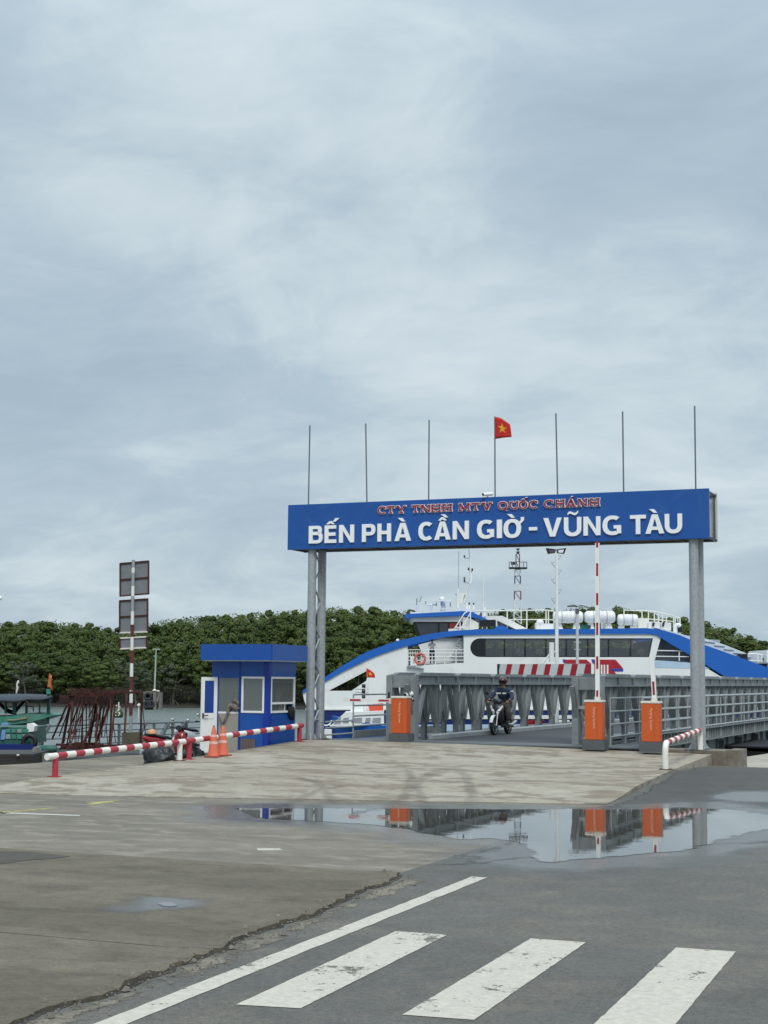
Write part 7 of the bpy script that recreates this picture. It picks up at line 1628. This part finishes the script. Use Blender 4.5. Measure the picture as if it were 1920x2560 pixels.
# scooters waiting on the pontoon, red and dark
for x, m_, nm in ((1316, red_l, 'dark red crate of goods on the deck behind the right part of the left truss'), (1345, scoot_r, 'red crate of goods next to the white boxes behind the left truss'), (1408, white, 'white plastic crate behind the far end of the left truss')):
    c_ = at(x, 1800, 66); g2 = root('crate', (c_.x, c_.y, c_.z - .5), nm, 'crate'); T_ = Matrix.Translation((c_.x, c_.y, c_.z - .5)) @ Matrix.Rotation(TH, 4, 'Z'); MB.T = T_
    mb = MB(); mb.box(-.25, .25, -.2, .2, 0, .05); mb.box(-.25, -.22, -.2, .2, .05, .5); mb.box(.22, .25, -.2, .2, .05, .5); mb.box(-.22, .22, .17, .2, .05, .5); part(g2, 'box', mb, m_)
    for q in range(3): mb = MB(); mb.box(-.22, .22, -.2, -.18, .07 + q * .15, .17 + q * .15); part(g2, 'slat', mb, m_)
    MB.T = None
pl = root('cargo_float', Vector((*at(1360, 1812, 67).xy, WZ)), 'low dark float carrying crates behind the left truss', 'float')
mb = MB(); mb.prism([at(1290, 1829, 64.5), at(1445, 1829, 64.5), at(1445, 1870, 64.5), at(1290, 1870, 64.5)], FWD0 * 3); part(pl, 'hull', mb, bridge_d)

# ------------------------------------------------------------------ left waterside
# sign pole on pedestal, seen from the back
D = 47.0
z1f = lambda x, y: (x / 3.456, y / 3.456 + 1350)
sp = root('sign_post', Vector((*at(325, 1862, D).xy, -.3)), 'red and white banded post carrying three grey sign boards seen from behind', 'sign')
pb_ = at(*z1f(1128, 1680), D); pt_ = at(*z1f(1152, 175), D)
segs = [(1680, 1520, galv), (1520, 1410, mat('faded_maroon', (.12, .03, .025), .7, 0, .3, 8)), (1410, 1325, white_rail), (1325, 1300, white_rail), (1300, 1185, MATS['faded_maroon']), (1185, 1070, white_rail), (1070, 957, MATS['faded_maroon']), (957, 842, white_rail), (842, 735, MATS['faded_maroon']), (735, 620, white_rail), (620, 490, galv), (490, 400, white_rail), (400, 285, galv), (285, 240, white_rail), (240, 172, galv)]
for a_, b_, m_ in segs:
    ta, tb = (1680 - a_) / 1505, (1680 - b_) / 1505; mb = MB(); mb.tube(pb_.lerp(pt_, ta), pb_.lerp(pt_, tb), .052, n=12); part(sp, 'post_band', mb, m_)
mb = MB(); T_ = Matrix.Translation(at(*z1f(1128, 1765), D)); c_ = at(*z1f(1128, 1765), D)
mb.prism([at(*z1f(1052, 1775), D - .4), at(*z1f(1052, 1665), D - .4), at(*z1f(1198, 1662), D - .4), at(*z1f(1202, 1775), D - .4)], FWD0 * .8); ped = part(sp, 'pedestal', mb, conc_dk)
def board(x0, x1, y0l, y0r, y1l, y1r, midf, rim, light=False):
    q = [z1f(x0, y0l), z1f(x1, y0r), z1f(x1, y1r), z1f(x0, y1l)]; mbx = MB(); mbx.prism([at(*p, D + .10) for p in q], FWD0 * .02); b0 = part(sp, 'sign_board', mbx, panel_g)
    def fr_(pa, pb, m_): mbx = MB(); mbx.bar(at(*pa, D + .085), at(*pb, D + .085), .045, .045, FWD0); part(b0, 'frame_bar', mbx, m_)
    i = 6; qi = [z1f(x0 + i, y0l + i), z1f(x1 - i, y0r + i), z1f(x1 - i, y1r - i), z1f(x0 + i, y1l - i)]
    fr_(qi[0], qi[1], rim); fr_(qi[3], qi[2], cream if light else rim); fr_(qi[0], qi[3], rust); fr_(qi[1], qi[2], rust)
    if midf: fr_(z1f(x0 + i, (y0l + y1l) / 2), z1f(x1 - i, (y0r + y1r) / 2), rust)
    return b0
board(1032, 1290, 198, 176, 490, 470, True, rust); board(1028, 1282, 520, 503, 808, 798, True, rust, True); board(1030, 1272, 842, 830, 947, 935, False, cream, True)
for b_ in (mb,): pass
# platform that carries it all
jt = root('jetty_platform', Vector((*at(330, 1880, 46).xy, WZ)), 'low dark jetty platform behind the left striped rail', 'jetty')
pts = [at(110, 1880, 41), at(560, 1870, 43), at(560, 1850, 55), at(60, 1850, 50)]
for p in pts: p.z = -.30
mb = MB(); mb.prism(pts, (0, 0, -.25)); part(jt, 'deck', mb, wood_d)
for x, d in ((150, 41.5), (300, 42), (450, 43), (150, 50), (500, 54)):
    p_ = at(x, 1870, d); mb = MB(); mb.tube((p_.x, p_.y, WZ - 1), (p_.x, p_.y, -.56), .18, n=10); part(jt, 'pile', mb, wood_d)
# grey gangway fence
fn = root('gangway_fence', Vector((*at(250, 1860, 52).xy, -.3)), 'long grey pipe fence of the gangway along the left water edge', 'fence')
pa, pb = at(-40, 1819, 46), at(535, 1803, 56); dv = (pb - pa)
steel_f = mat('fence_grey', (.16, .18, .19), .5, .2, .15, 3)
for k in range(4):
    mb = MB(); off = Vector((0, 0, -k * .205)); mb.tube(pa + off, pb + off, .03 if k == 0 else .022, n=8); part(fn, 'rail', mb, steel_f)
for t in (.02, .14, .22, .54, .70, .79, .86, .995):
    p_ = pa + dv * t; mb = MB(); mb.bar(p_, (p_.x, p_.y, p_.z - .72), .07, .07); part(fn, 'fence_post', mb, steel_f)
for t in (.245, .66, .77, .85):
    p_ = pa + dv * t; q_ = pa + dv * (t - .055); mb = MB(); mb.bar(p_ + Vector((0, 0, .02)), (q_.x, q_.y, q_.z - .75), .12, .10); part(fn, 'brace', mb, steel_f)
# mooring dolphin with pole and tyres
D = 150.0
z7f = lambda x, y: (x / 12.29 + 340, y / 12.29 + 1620)
dp = root('mooring_dolphin', Vector((*at(380, 1770, D).xy, WZ)), 'concrete mooring dolphin with hung tyres and a thin pale lamp pole in the river', 'dolphin')
cg = mat('dolphin_concrete', (.17, .16, .145), .9, 0, .25, 1)
mb = MB(); mb.prism([at(*z7f(225, 1330), D), at(*z7f(520, 1320), D), at(*z7f(520, 1400), D), at(*z7f(225, 1400), D)], FWD0 * 1.5); mb.prism([at(*z7f(520, 1320), D - .1), at(*z7f(630, 1320), D - .1), at(*z7f(620, 1900), D - .1), at(*z7f(530, 1900), D - .1)], FWD0 * 1.2); mb.prism([at(*z7f(230, 1400), D), at(*z7f(280, 1400), D), at(*z7f(275, 1900), D), at(*z7f(225, 1900), D)], FWD0 * 1.5); part(dp, 'concrete_frame', mb, cg)
mb = MB(); mb.prism([at(*z7f(700, 1370), D), at(*z7f(775, 1350), D), at(*z7f(770, 1900), D), at(*z7f(700, 1900), D)], FWD0 * 1); part(dp, 'raking_pile', mb, cg)
mb = MB(); mb.prism([at(*z7f(625, 1600), D - .2), at(*z7f(700, 1360), D - .2), at(*z7f(740, 1360), D - .2), at(*z7f(660, 1700), D - .2)], FWD0 * .4); part(dp, 'raking_strut', mb, cg)
mb = MB(); mb.prism([at(*z7f(280, 1400), D + .3), at(*z7f(530, 1400), D + .3), at(*z7f(530, 1900), D + .3), at(*z7f(280, 1900), D + .3)], FWD0 * .8); part(dp, 'fender_wall', mb, black)
for x, y in ((370, 1480), (350, 1730), (450, 1720)):
    mb = MB(); mb.torus(at(*z7f(x, y), D - .1), .30, .12, FWD0, 16, 8); part(dp, 'tyre', mb, mat('old_tyre', (.035, .037, .045), .8))
mb = MB(); mb.ball(at(*z7f(680, 1325), D), .15, .15, .1); part(dp, 'bollard', mb, cream)
mb = MB(); mb.tube(at(*z7f(570, 1290), D), at(*z7f(620, 40), D), .09, .06, 8); part(dp, 'pole', mb, mat('pole_pale_green', (.38, .42, .38), .5))
mb = MB(); mb.bar(at(*z7f(520, 38), D), at(*z7f(745, 38), D), .15, .10); part(dp, 'lamp_bar', mb, mat('pole_pale_green', (.38, .42, .38), .5))
mb = MB(); mb.ball(at(*z7f(570, 265), D), .12); mb.bar(at(*z7f(590, 260), D), at(*z7f(670, 235), D), .06, .06); part(dp, 'pole_lamp', mb, teal_l)
mb = MB(); mb.tube(at(*z7f(570, 1310), D), at(*z7f(570, 1260), D), .22, .10, 8); part(dp, 'pole_foot', mb, cream)
# buoy / green floating thing
D = 95.0
bu = root('buoy', Vector((*at(296, 1790, D).xy, WZ + .0)), 'small green buoy hung with a pale garland on the water behind the rusty frame', 'buoy')
c_ = at(296, 1794, D); mb = MB(); mb.lathe([(0, 0), (.26, 0), (.3, .25), (.2, .5), (0, .52)], (c_.x, c_.y, c_.z)); part(bu, 'float', mb, mat('buoy_green', (.03, .07, .02), .7))
mb = MB()
for i in range(14): t = random.random(); mb.ball(c_ + RGT0 * random.uniform(-.12, .12) - FWD0 * .26 + Vector((0, 0, .1 + .75 * t)), .05, .05, .05, 6, 4)
mb.path([c_ + Vector((0, 0, .4)), c_ + Vector((0, 0, .95))], .04, 6); part(bu, 'garland', mb, cream)
bu2 = MB(); bu2.ball(at(347, 1763, 160), .18); bu2.tube(at(347, 1763, 160), Vector((*at(347, 1763, 160).xy, WZ - .1)), .05, n=6); solo('buoy', bu2, cream, 'tiny pale round buoy far out beside the mooring dolphin', 'buoy')
# rusty racks
D = 44.0
z2f = lambda x, y: (x / 6.38 + 140, y / 6.38 + 1690)
rk = root('rusty_frame', Vector((*at(220, 1868, D).xy, -.3)), 'tangled rusty steel frame with leaning bars standing behind the striped rail', 'frame')
def rb(a_, b_, w_=.05, d0=0, d1=0, nm='bar'):
    w_ *= .66; mbx = MB(); mbx.bar(at(*z2f(*a_), D + d0), at(*z2f(*b_), D + d1), w_, w_); part(rk, nm, mbx, rust)
rnd = random.Random(3)
for a_, b_, w_ in (((175, 460), (-60, 1000), .06), ((225, 440), (90, 1160), .09), ((265, 260), (215, 1150), .08), ((365, 470), (190, 900), .05), ((470, 480), (250, 930), .05), ((425, 420), (420, 1150), .06), ((650, 300), (640, 1120), .09), ((640, 640), (400, 1150), .08), ((745, 470), (640, 700), .05),
                   ((850, 470), (620, 1120), .08), ((870, 290), (870, 640), .05), ((905, 290), (850, 1110), .06), ((940, 470), (870, 1110), .07), ((1130, 240), (1095, 900), .09), ((1185, 640), (1220, 480), .03), ((1365, 250), (1350, 1085), .08), ((615, 470), (520, 660), .04), ((710, 500), (690, 1100), .05), ((320, 740), (320, 1050), .04),
                   ((250, 730), (770, 670), .03), ((280, 870), (760, 770), .03), ((230, 970), (560, 950), .04), ((130, 640), (-10, 870), .03), ((1380, 500), (1440, 1060), .03), ((800, 820), (830, 1110), .03), ((915, 780), (950, 1060), .03), ((240, 1050), (60, 1170), .06)):
    rb(a_, b_, w_, rnd.uniform(-.8, .8), rnd.uniform(-.8, .8))
for i in range(26):
    x = rnd.uniform(190, 900); rb((x, rnd.uniform(300, 520)), (x - rnd.uniform(0, 190), rnd.uniform(900, 1140)), rnd.choice((.03, .04, .05)), rnd.uniform(-1.2, 1.2), rnd.uniform(-1.2, 1.2))
for a_, b_ in (((240, 290), (960, 270)), ((200, 330), (900, 300)), ((960, 260), (1370, 265)), ((60, 325), (300, 330)), ((100, 1150), (760, 1120)), ((740, 1110), (1060, 1105))): rb(a_, b_, .09, 0, 0, 'beam')
mb = MB(); mb.prism([at(*z2f(*p), D + .9) for p in ((210, 420), (270, 280), (870, 300), (850, 465), (250, 470))], FWD0 * .06); part(rk, 'plate', mb, mat('dark_rust_plate', (.03, .012, .012), .85, 0, .4, 3))
mb = MB(); mb.prism([at(*z2f(*p), D + 1.1) for p in ((60, 340), (215, 350), (210, 450), (20, 450))], FWD0 * .06); part(rk, 'plate', mb, MATS['dark_rust_plate'])
mb = MB()
for i in range(240):
    x = rnd.uniform(240, 960) if rnd.random() < .8 else rnd.uniform(960, 1360); y = 265 - (rnd.random() ** 2) * 70 * (1 if x < 960 else .5); p_ = at(*z2f(x, y + 15), D + rnd.uniform(-.6, .8)); mb.tube(p_, p_ + Vector((rnd.uniform(-.25, .25), rnd.uniform(-.25, .25), rnd.uniform(-.02, .12))), .007, n=3)
part(rk, 'wire_tangle', mb, rust, kind='stuff')
mb = MB()
for i in range(30):
    x = rnd.uniform(100, 740); p_ = at(*z2f(x, rnd.uniform(1080, 1150)), D + rnd.uniform(-.8, .8)); mb.cbox(p_, (rnd.uniform(.1, .4), rnd.uniform(.1, .3), rnd.uniform(.04, .12)))
part(rk, 'scrap', mb, rust, kind='stuff')
# green boat with canopy
D = 50.0
z8 = lambda x, y: (x / 8.295, y / 8.295 + 1680)
gb = root('green_boat', Vector((*at(40, 1800, D).xy, WZ)), 'green wooden boat under a dark canopy with a black hammock, at the left edge', 'boat')
sheer = [(1045, 905), (900, 920), (700, 930), (560, 900), (560, 960), (300, 985), (0, 930), (-900, 900)]
W_ = 1.5
mb = MB(); top = [z8(*p) for p in ((1050, 900), (850, 870), (560, 860), (300, 900), (0, 925), (-900, 915))]; bot = [z8(*p) for p in ((1045, 915), (900, 965), (650, 1040), (300, 1080), (0, 1090), (-900, 1090))]
for i in range(5):
    mb.prism([at(*top[i], D - .5), at(*top[i + 1], D - .5), at(*bot[i + 1], D - .5), at(*bot[i], D - .5)], FWD0 * 2.2)
part(gb, 'hull', mb, teal_l)
mb = MB(); mb.prism([at(*z8(760, 1000), D - .3), at(*z8(560, 1060), D - .3), at(*z8(0, 1095), D - .3), at(*z8(-900, 1095), D - .3), Vector((*at(*z8(-900, 1100), D).xy, WZ - .2)), Vector((*at(*z8(380, 1100), D).xy, WZ - .2))], FWD0 * 1.8); part(gb, 'underbody', mb, teal)
mb = MB(); mb.prism([at(*z8(150, 980), D - .56), at(*z8(300, 980), D - .56), at(*z8(560, 935), D - .56), at(*z8(560, 965), D - .56), at(*z8(300, 1005), D - .56), at(*z8(150, 1005), D - .56)], FWD0 * .05); part(gb, 'bare_plank', mb, mat('bare_wood', (.30, .27, .15), .8, 0, .3, 4))
for x, y0, y1, w_, nm in ((300, 640, 960, .11, 'cabin_post'), (548, 630, 900, .06, 'cabin_post'), (820, 590, 860, .035, 'cabin_post'), (118, 590, 860, .05, 'cabin_post'), (1005, 350, 900, .095, 'stem_post'), (-300, 600, 900, .08, 'cabin_post')):
    mb = MB(); mb.bar(at(*z8(x, y1), D - .3), at(*z8(x + 5, y0), D - .3), w_, .12, FWD0); part(gb, nm, mb, teal)
mb = MB(); mb.bar(at(*z8(975, 1230), D - .3), at(*z8(1000, 900), D - .3), .09, .09, FWD0); part(gb, 'stem_post', mb, teal)
mb = MB(); mb.bar(at(*z8(1005, 350), D - .35), at(*z8(1008, 460), D - .35), .12, .11, FWD0); part(gb, 'stem_head', mb, teal_l)
for pts in (((570, 710), (680, 715), (690, 740), (690, 820)), ((145, 730), (280, 725))):
    mb = MB(); mb.path([at(*z8(*p), D - .2) for p in pts], .02, 6); part(gb, 'cabin_rail', mb, teal)
mb = MB(); mb.prism([at(*z8(*p), D + .2) for p in ((-900, 940), (300, 890), (560, 850), (850, 840), (850, 870), (-900, 960))], FWD0 * .3); part(gb, 'coaming', mb, teal)
# canopy
cs = [(-900, 470, 560), (0, 455, 600), (250, 445, 620), (400, 445, 610), (600, 445, 570), (800, 450, 585), (950, 460, 560), (1090, 480, 515)]
mb = MB(); secs = []
for x, y0, y1 in cs:
    a_ = at(*z8(x, y0 + 10), D + .5); b_ = at(*z8(x, y1), D - .8); c2 = at(*z8(x, y1 - 20), D + 1.8); m1 = at(*z8(x, (y0 + y1) / 2), D - .65)
    secs.append([b_, m1, a_, c2, c2 - Vector((0, 0, .06)), a_ - Vector((0, 0, .10)), b_ + Vector((0, 0, -.03)) + FWD0 * .1])
n = 7
vs = [p for s_ in secs for p in s_]; fs = [(i * n + k, i * n + (k + 1) % n, (i + 1) * n + (k + 1) % n, (i + 1) * n + k) for i in range(len(secs) - 1) for k in range(n)]; fs += [tuple(range(n)), tuple(range((len(secs) - 1) * n + n - 1, (len(secs) - 1) * n - 1, -1))]
mb.add(vs, fs, True); part(gb, 'canopy', mb, tarp)
hmk = MB(); hp_ = [(-60, 640), (20, 700), (90, 770), (170, 825), (250, 850), (330, 820), (400, 740), (480, 650), (540, 615)]
hw = [10, 45, 60, 55, 50, 60, 55, 40, 8]
va = [at(*z8(x, y - w_ * .7), D + .1) for (x, y), w_ in zip(hp_, hw)]; vb = [at(*z8(x, y + w_ * .6), D - .25) for (x, y), w_ in zip(hp_, hw)]; vc = [at(*z8(x, y - w_ * .3), D + .45) for (x, y), w_ in zip(hp_, hw)]
nn_ = len(hp_); hmk.add(va + vb + vc, [(i, i + 1, nn_ + i + 1, nn_ + i) for i in range(nn_ - 1)] + [(2 * nn_ + i, 2 * nn_ + i + 1, nn_ + i + 1, nn_ + i) for i in range(nn_ - 1)], True)
hk = solo('hammock', hmk, black, 'black hammock slung under the canopy of the green boat', 'hammock'); md = hk.modifiers.new('t', 'SOLIDIFY'); md.thickness = .04
mb = MB(); pts_ = [at(*z8(*p), D - .3) for p in ((340, 445), (350, 380), (365, 330), (350, 260), (380, 200), (378, 175))]; mb.path(pts_, [.02, .035, .035, .025, .04, .02], 8); part(gb, 'wrapped_staff', mb, cream)
fo = [(1020, 20), (1075, 80), (1065, 140), (1100, 155), (1060, 190), (1065, 260), (1080, 330), (1100, 360), (1080, 390), (1050, 350), (1030, 310), (980, 315), (1000, 200), (1015, 100)]
mb = MB(); pf = [at(*z8(*p), D - .35 + .04 * math.sin(i * 1.7)) for i, p in enumerate(fo)]; mb.prism(pf, FWD0 * .02); solo('flag', mb, flag_or, 'faded orange pennant hanging limp from the green boat stem post', 'flag')
# nearer teal boat with boxes below
D = 43.0
nb2 = root('teal_boat', Vector((*at(30, 1850, D).xy, WZ)), 'low teal boat with pale window bays moored nearest the quay at far left', 'boat')
mb = MB(); mb.prism([at(*z8(*p), D) for p in ((-900, 1140), (620, 1150), (640, 1500), (-900, 1520))], FWD0 * 2); cbx = part(nb2, 'cabin_side', mb, teal)
for k, (x0, x1) in enumerate(((120, 215), (240, 330), (350, 450), (465, 590), (-120, -10))):
    for y0, y1 in ((1180, 1255), (1290, 1385)):
        mb = MB(); mb.prism([at(*z8(*p), D - .03) for p in ((x0, y0), (x1, y0), (x1, y1), (x0, y1))], FWD0 * .02); part(cbx, 'window_bay', mb, teal_l if (k + y0) % 3 else mat('pale_bay', (.22, .30, .27), .5, 0, .3, 3))
mb = MB(); mb.prism([at(*z8(*p), D - .05) for p in ((10, 1400), (40, 1200), (120, 1190), (100, 1400))], FWD0 * .03); part(nb2, 'blue_sheet', mb, blue_cloth)
mb = MB(); mb.prism([at(*z8(*p), D - .1) for p in ((30, 1060), (160, 1060), (160, 1100), (20, 1110))], FWD0 * .3); part(nb2, 'blue_basin', mb, blue_cloth)
mb = MB(); mb.prism([at(*z8(*p), D - .02) for p in ((560, 1070), (640, 1060), (720, 1120), (700, 1230), (580, 1245), (560, 1180))], FWD0 * .4); part(nb2, 'white_sack', mb, white)
mb = MB(); mb.torus(at(*z8(610, 1450), D - .2), .17, .07, FWD0, 18, 8); part(nb2, 'tyre_fender', mb, black)
mb = MB(); mb.prism([at(*z8(*p), D - .4) for p in ((-900, 1500), (690, 1500), (660, 1960), (-900, 1960))], FWD0 * .5); part(nb2, 'hull', mb, ferry_n)
# old timber barge against the quay
bg_ = root('timber_barge', Vector((*at(60, 1900, 37).xy, WZ)), 'dark wet timber barge lying against the quay at the lower left', 'barge')
D = 37.0
mb = MB(); pts = [at(-150, 1884, D), at(84, 1884, D), at(84, 1886, D + 2.5), at(-150, 1886, D + 2.5)]
for p_ in pts: p_.z = .20 - .18
mb.prism(pts, (0, 0, -.10)); part(bg_, 'deck', mb, wood_d)
for k in range(4):
    mb = MB(); y0 = 1886 + k * 8.3; mb.prism([at(-150, y0, D - .02 - .01 * k), at(82 - k, y0, D - .02 - .01 * k), at(82 - k, y0 + 7.6, D - .02 - .01 * k), at(-150, y0 + 7.6, D - .02 - .01 * k)], FWD0 * .08); part(bg_, 'plank', mb, wood_d)
mb = MB(); mb.prism([at(-150, 1885, D + .05), at(84, 1885, D + .05), Vector((*at(80, 1940, D + .05).xy, WZ - .3)), Vector((*at(-150, 1940, D + .05).xy, WZ - .3))], FWD0 * 2.2); part(bg_, 'hull', mb, wood_d)
mb = MB(); mb.ball(at(45, 1888, D - .1), .035, .035, .025, 10, 6); part(bg_, 'cleat', mb, cream)
# grey bollard block with a teal drum
D = 38.0
mb = MB(); mb.prism([at(*z8(*p), D) for p in ((665, 1600), (700, 1555), (750, 1570), (780, 1690), (990, 1700), (1010, 1960), (700, 1965), (655, 1850))], FWD0 * .5); solo('concrete_block', mb, mat('pale_block', (.16, .17, .155), .85, 0, .35, 5), 'grey concrete mooring block at the quay edge left of the striped rail end', 'block')
mb = MB(); mb.loft([(0, 0, 0, .05, .05)] * 2, 6) if False else None
mb = MB(); c_ = at(114, 1873, 39); mb.path([c_ - RGT0 * .22, c_ - RGT0 * .2, c_ + RGT0 * .2, c_ + RGT0 * .28], [.07, .10, .10, .07], 12); solo('drum', mb, teal, 'small teal drum lying behind the end of the striped rail', 'drum')
mb = MB()
mb = MB(); mb.tube(at(-3, 1495, 60), Vector((*at(-3, 1495, 60).xy, WZ)), .06, n=8)
ls = root('street_lamp', Vector((*at(-14, 1850, 60).xy, WZ)), 'street lamp whose white globe just enters the frame at the far left', 'street lamp')
mb = MB(); pz = at(-14, 1500, 60); mb.tube((pz.x, pz.y, WZ), pz, .07, .05, 8); part(ls, 'pole', mb, galv)
mb = MB(); mb.tube(pz, at(-3, 1498, 60), .03, n=6); part(ls, 'arm', mb, galv)
mb = MB(); mb.ball(at(1, 1495, 60), .075, .075, .085); part(ls, 'globe', mb, white_l)
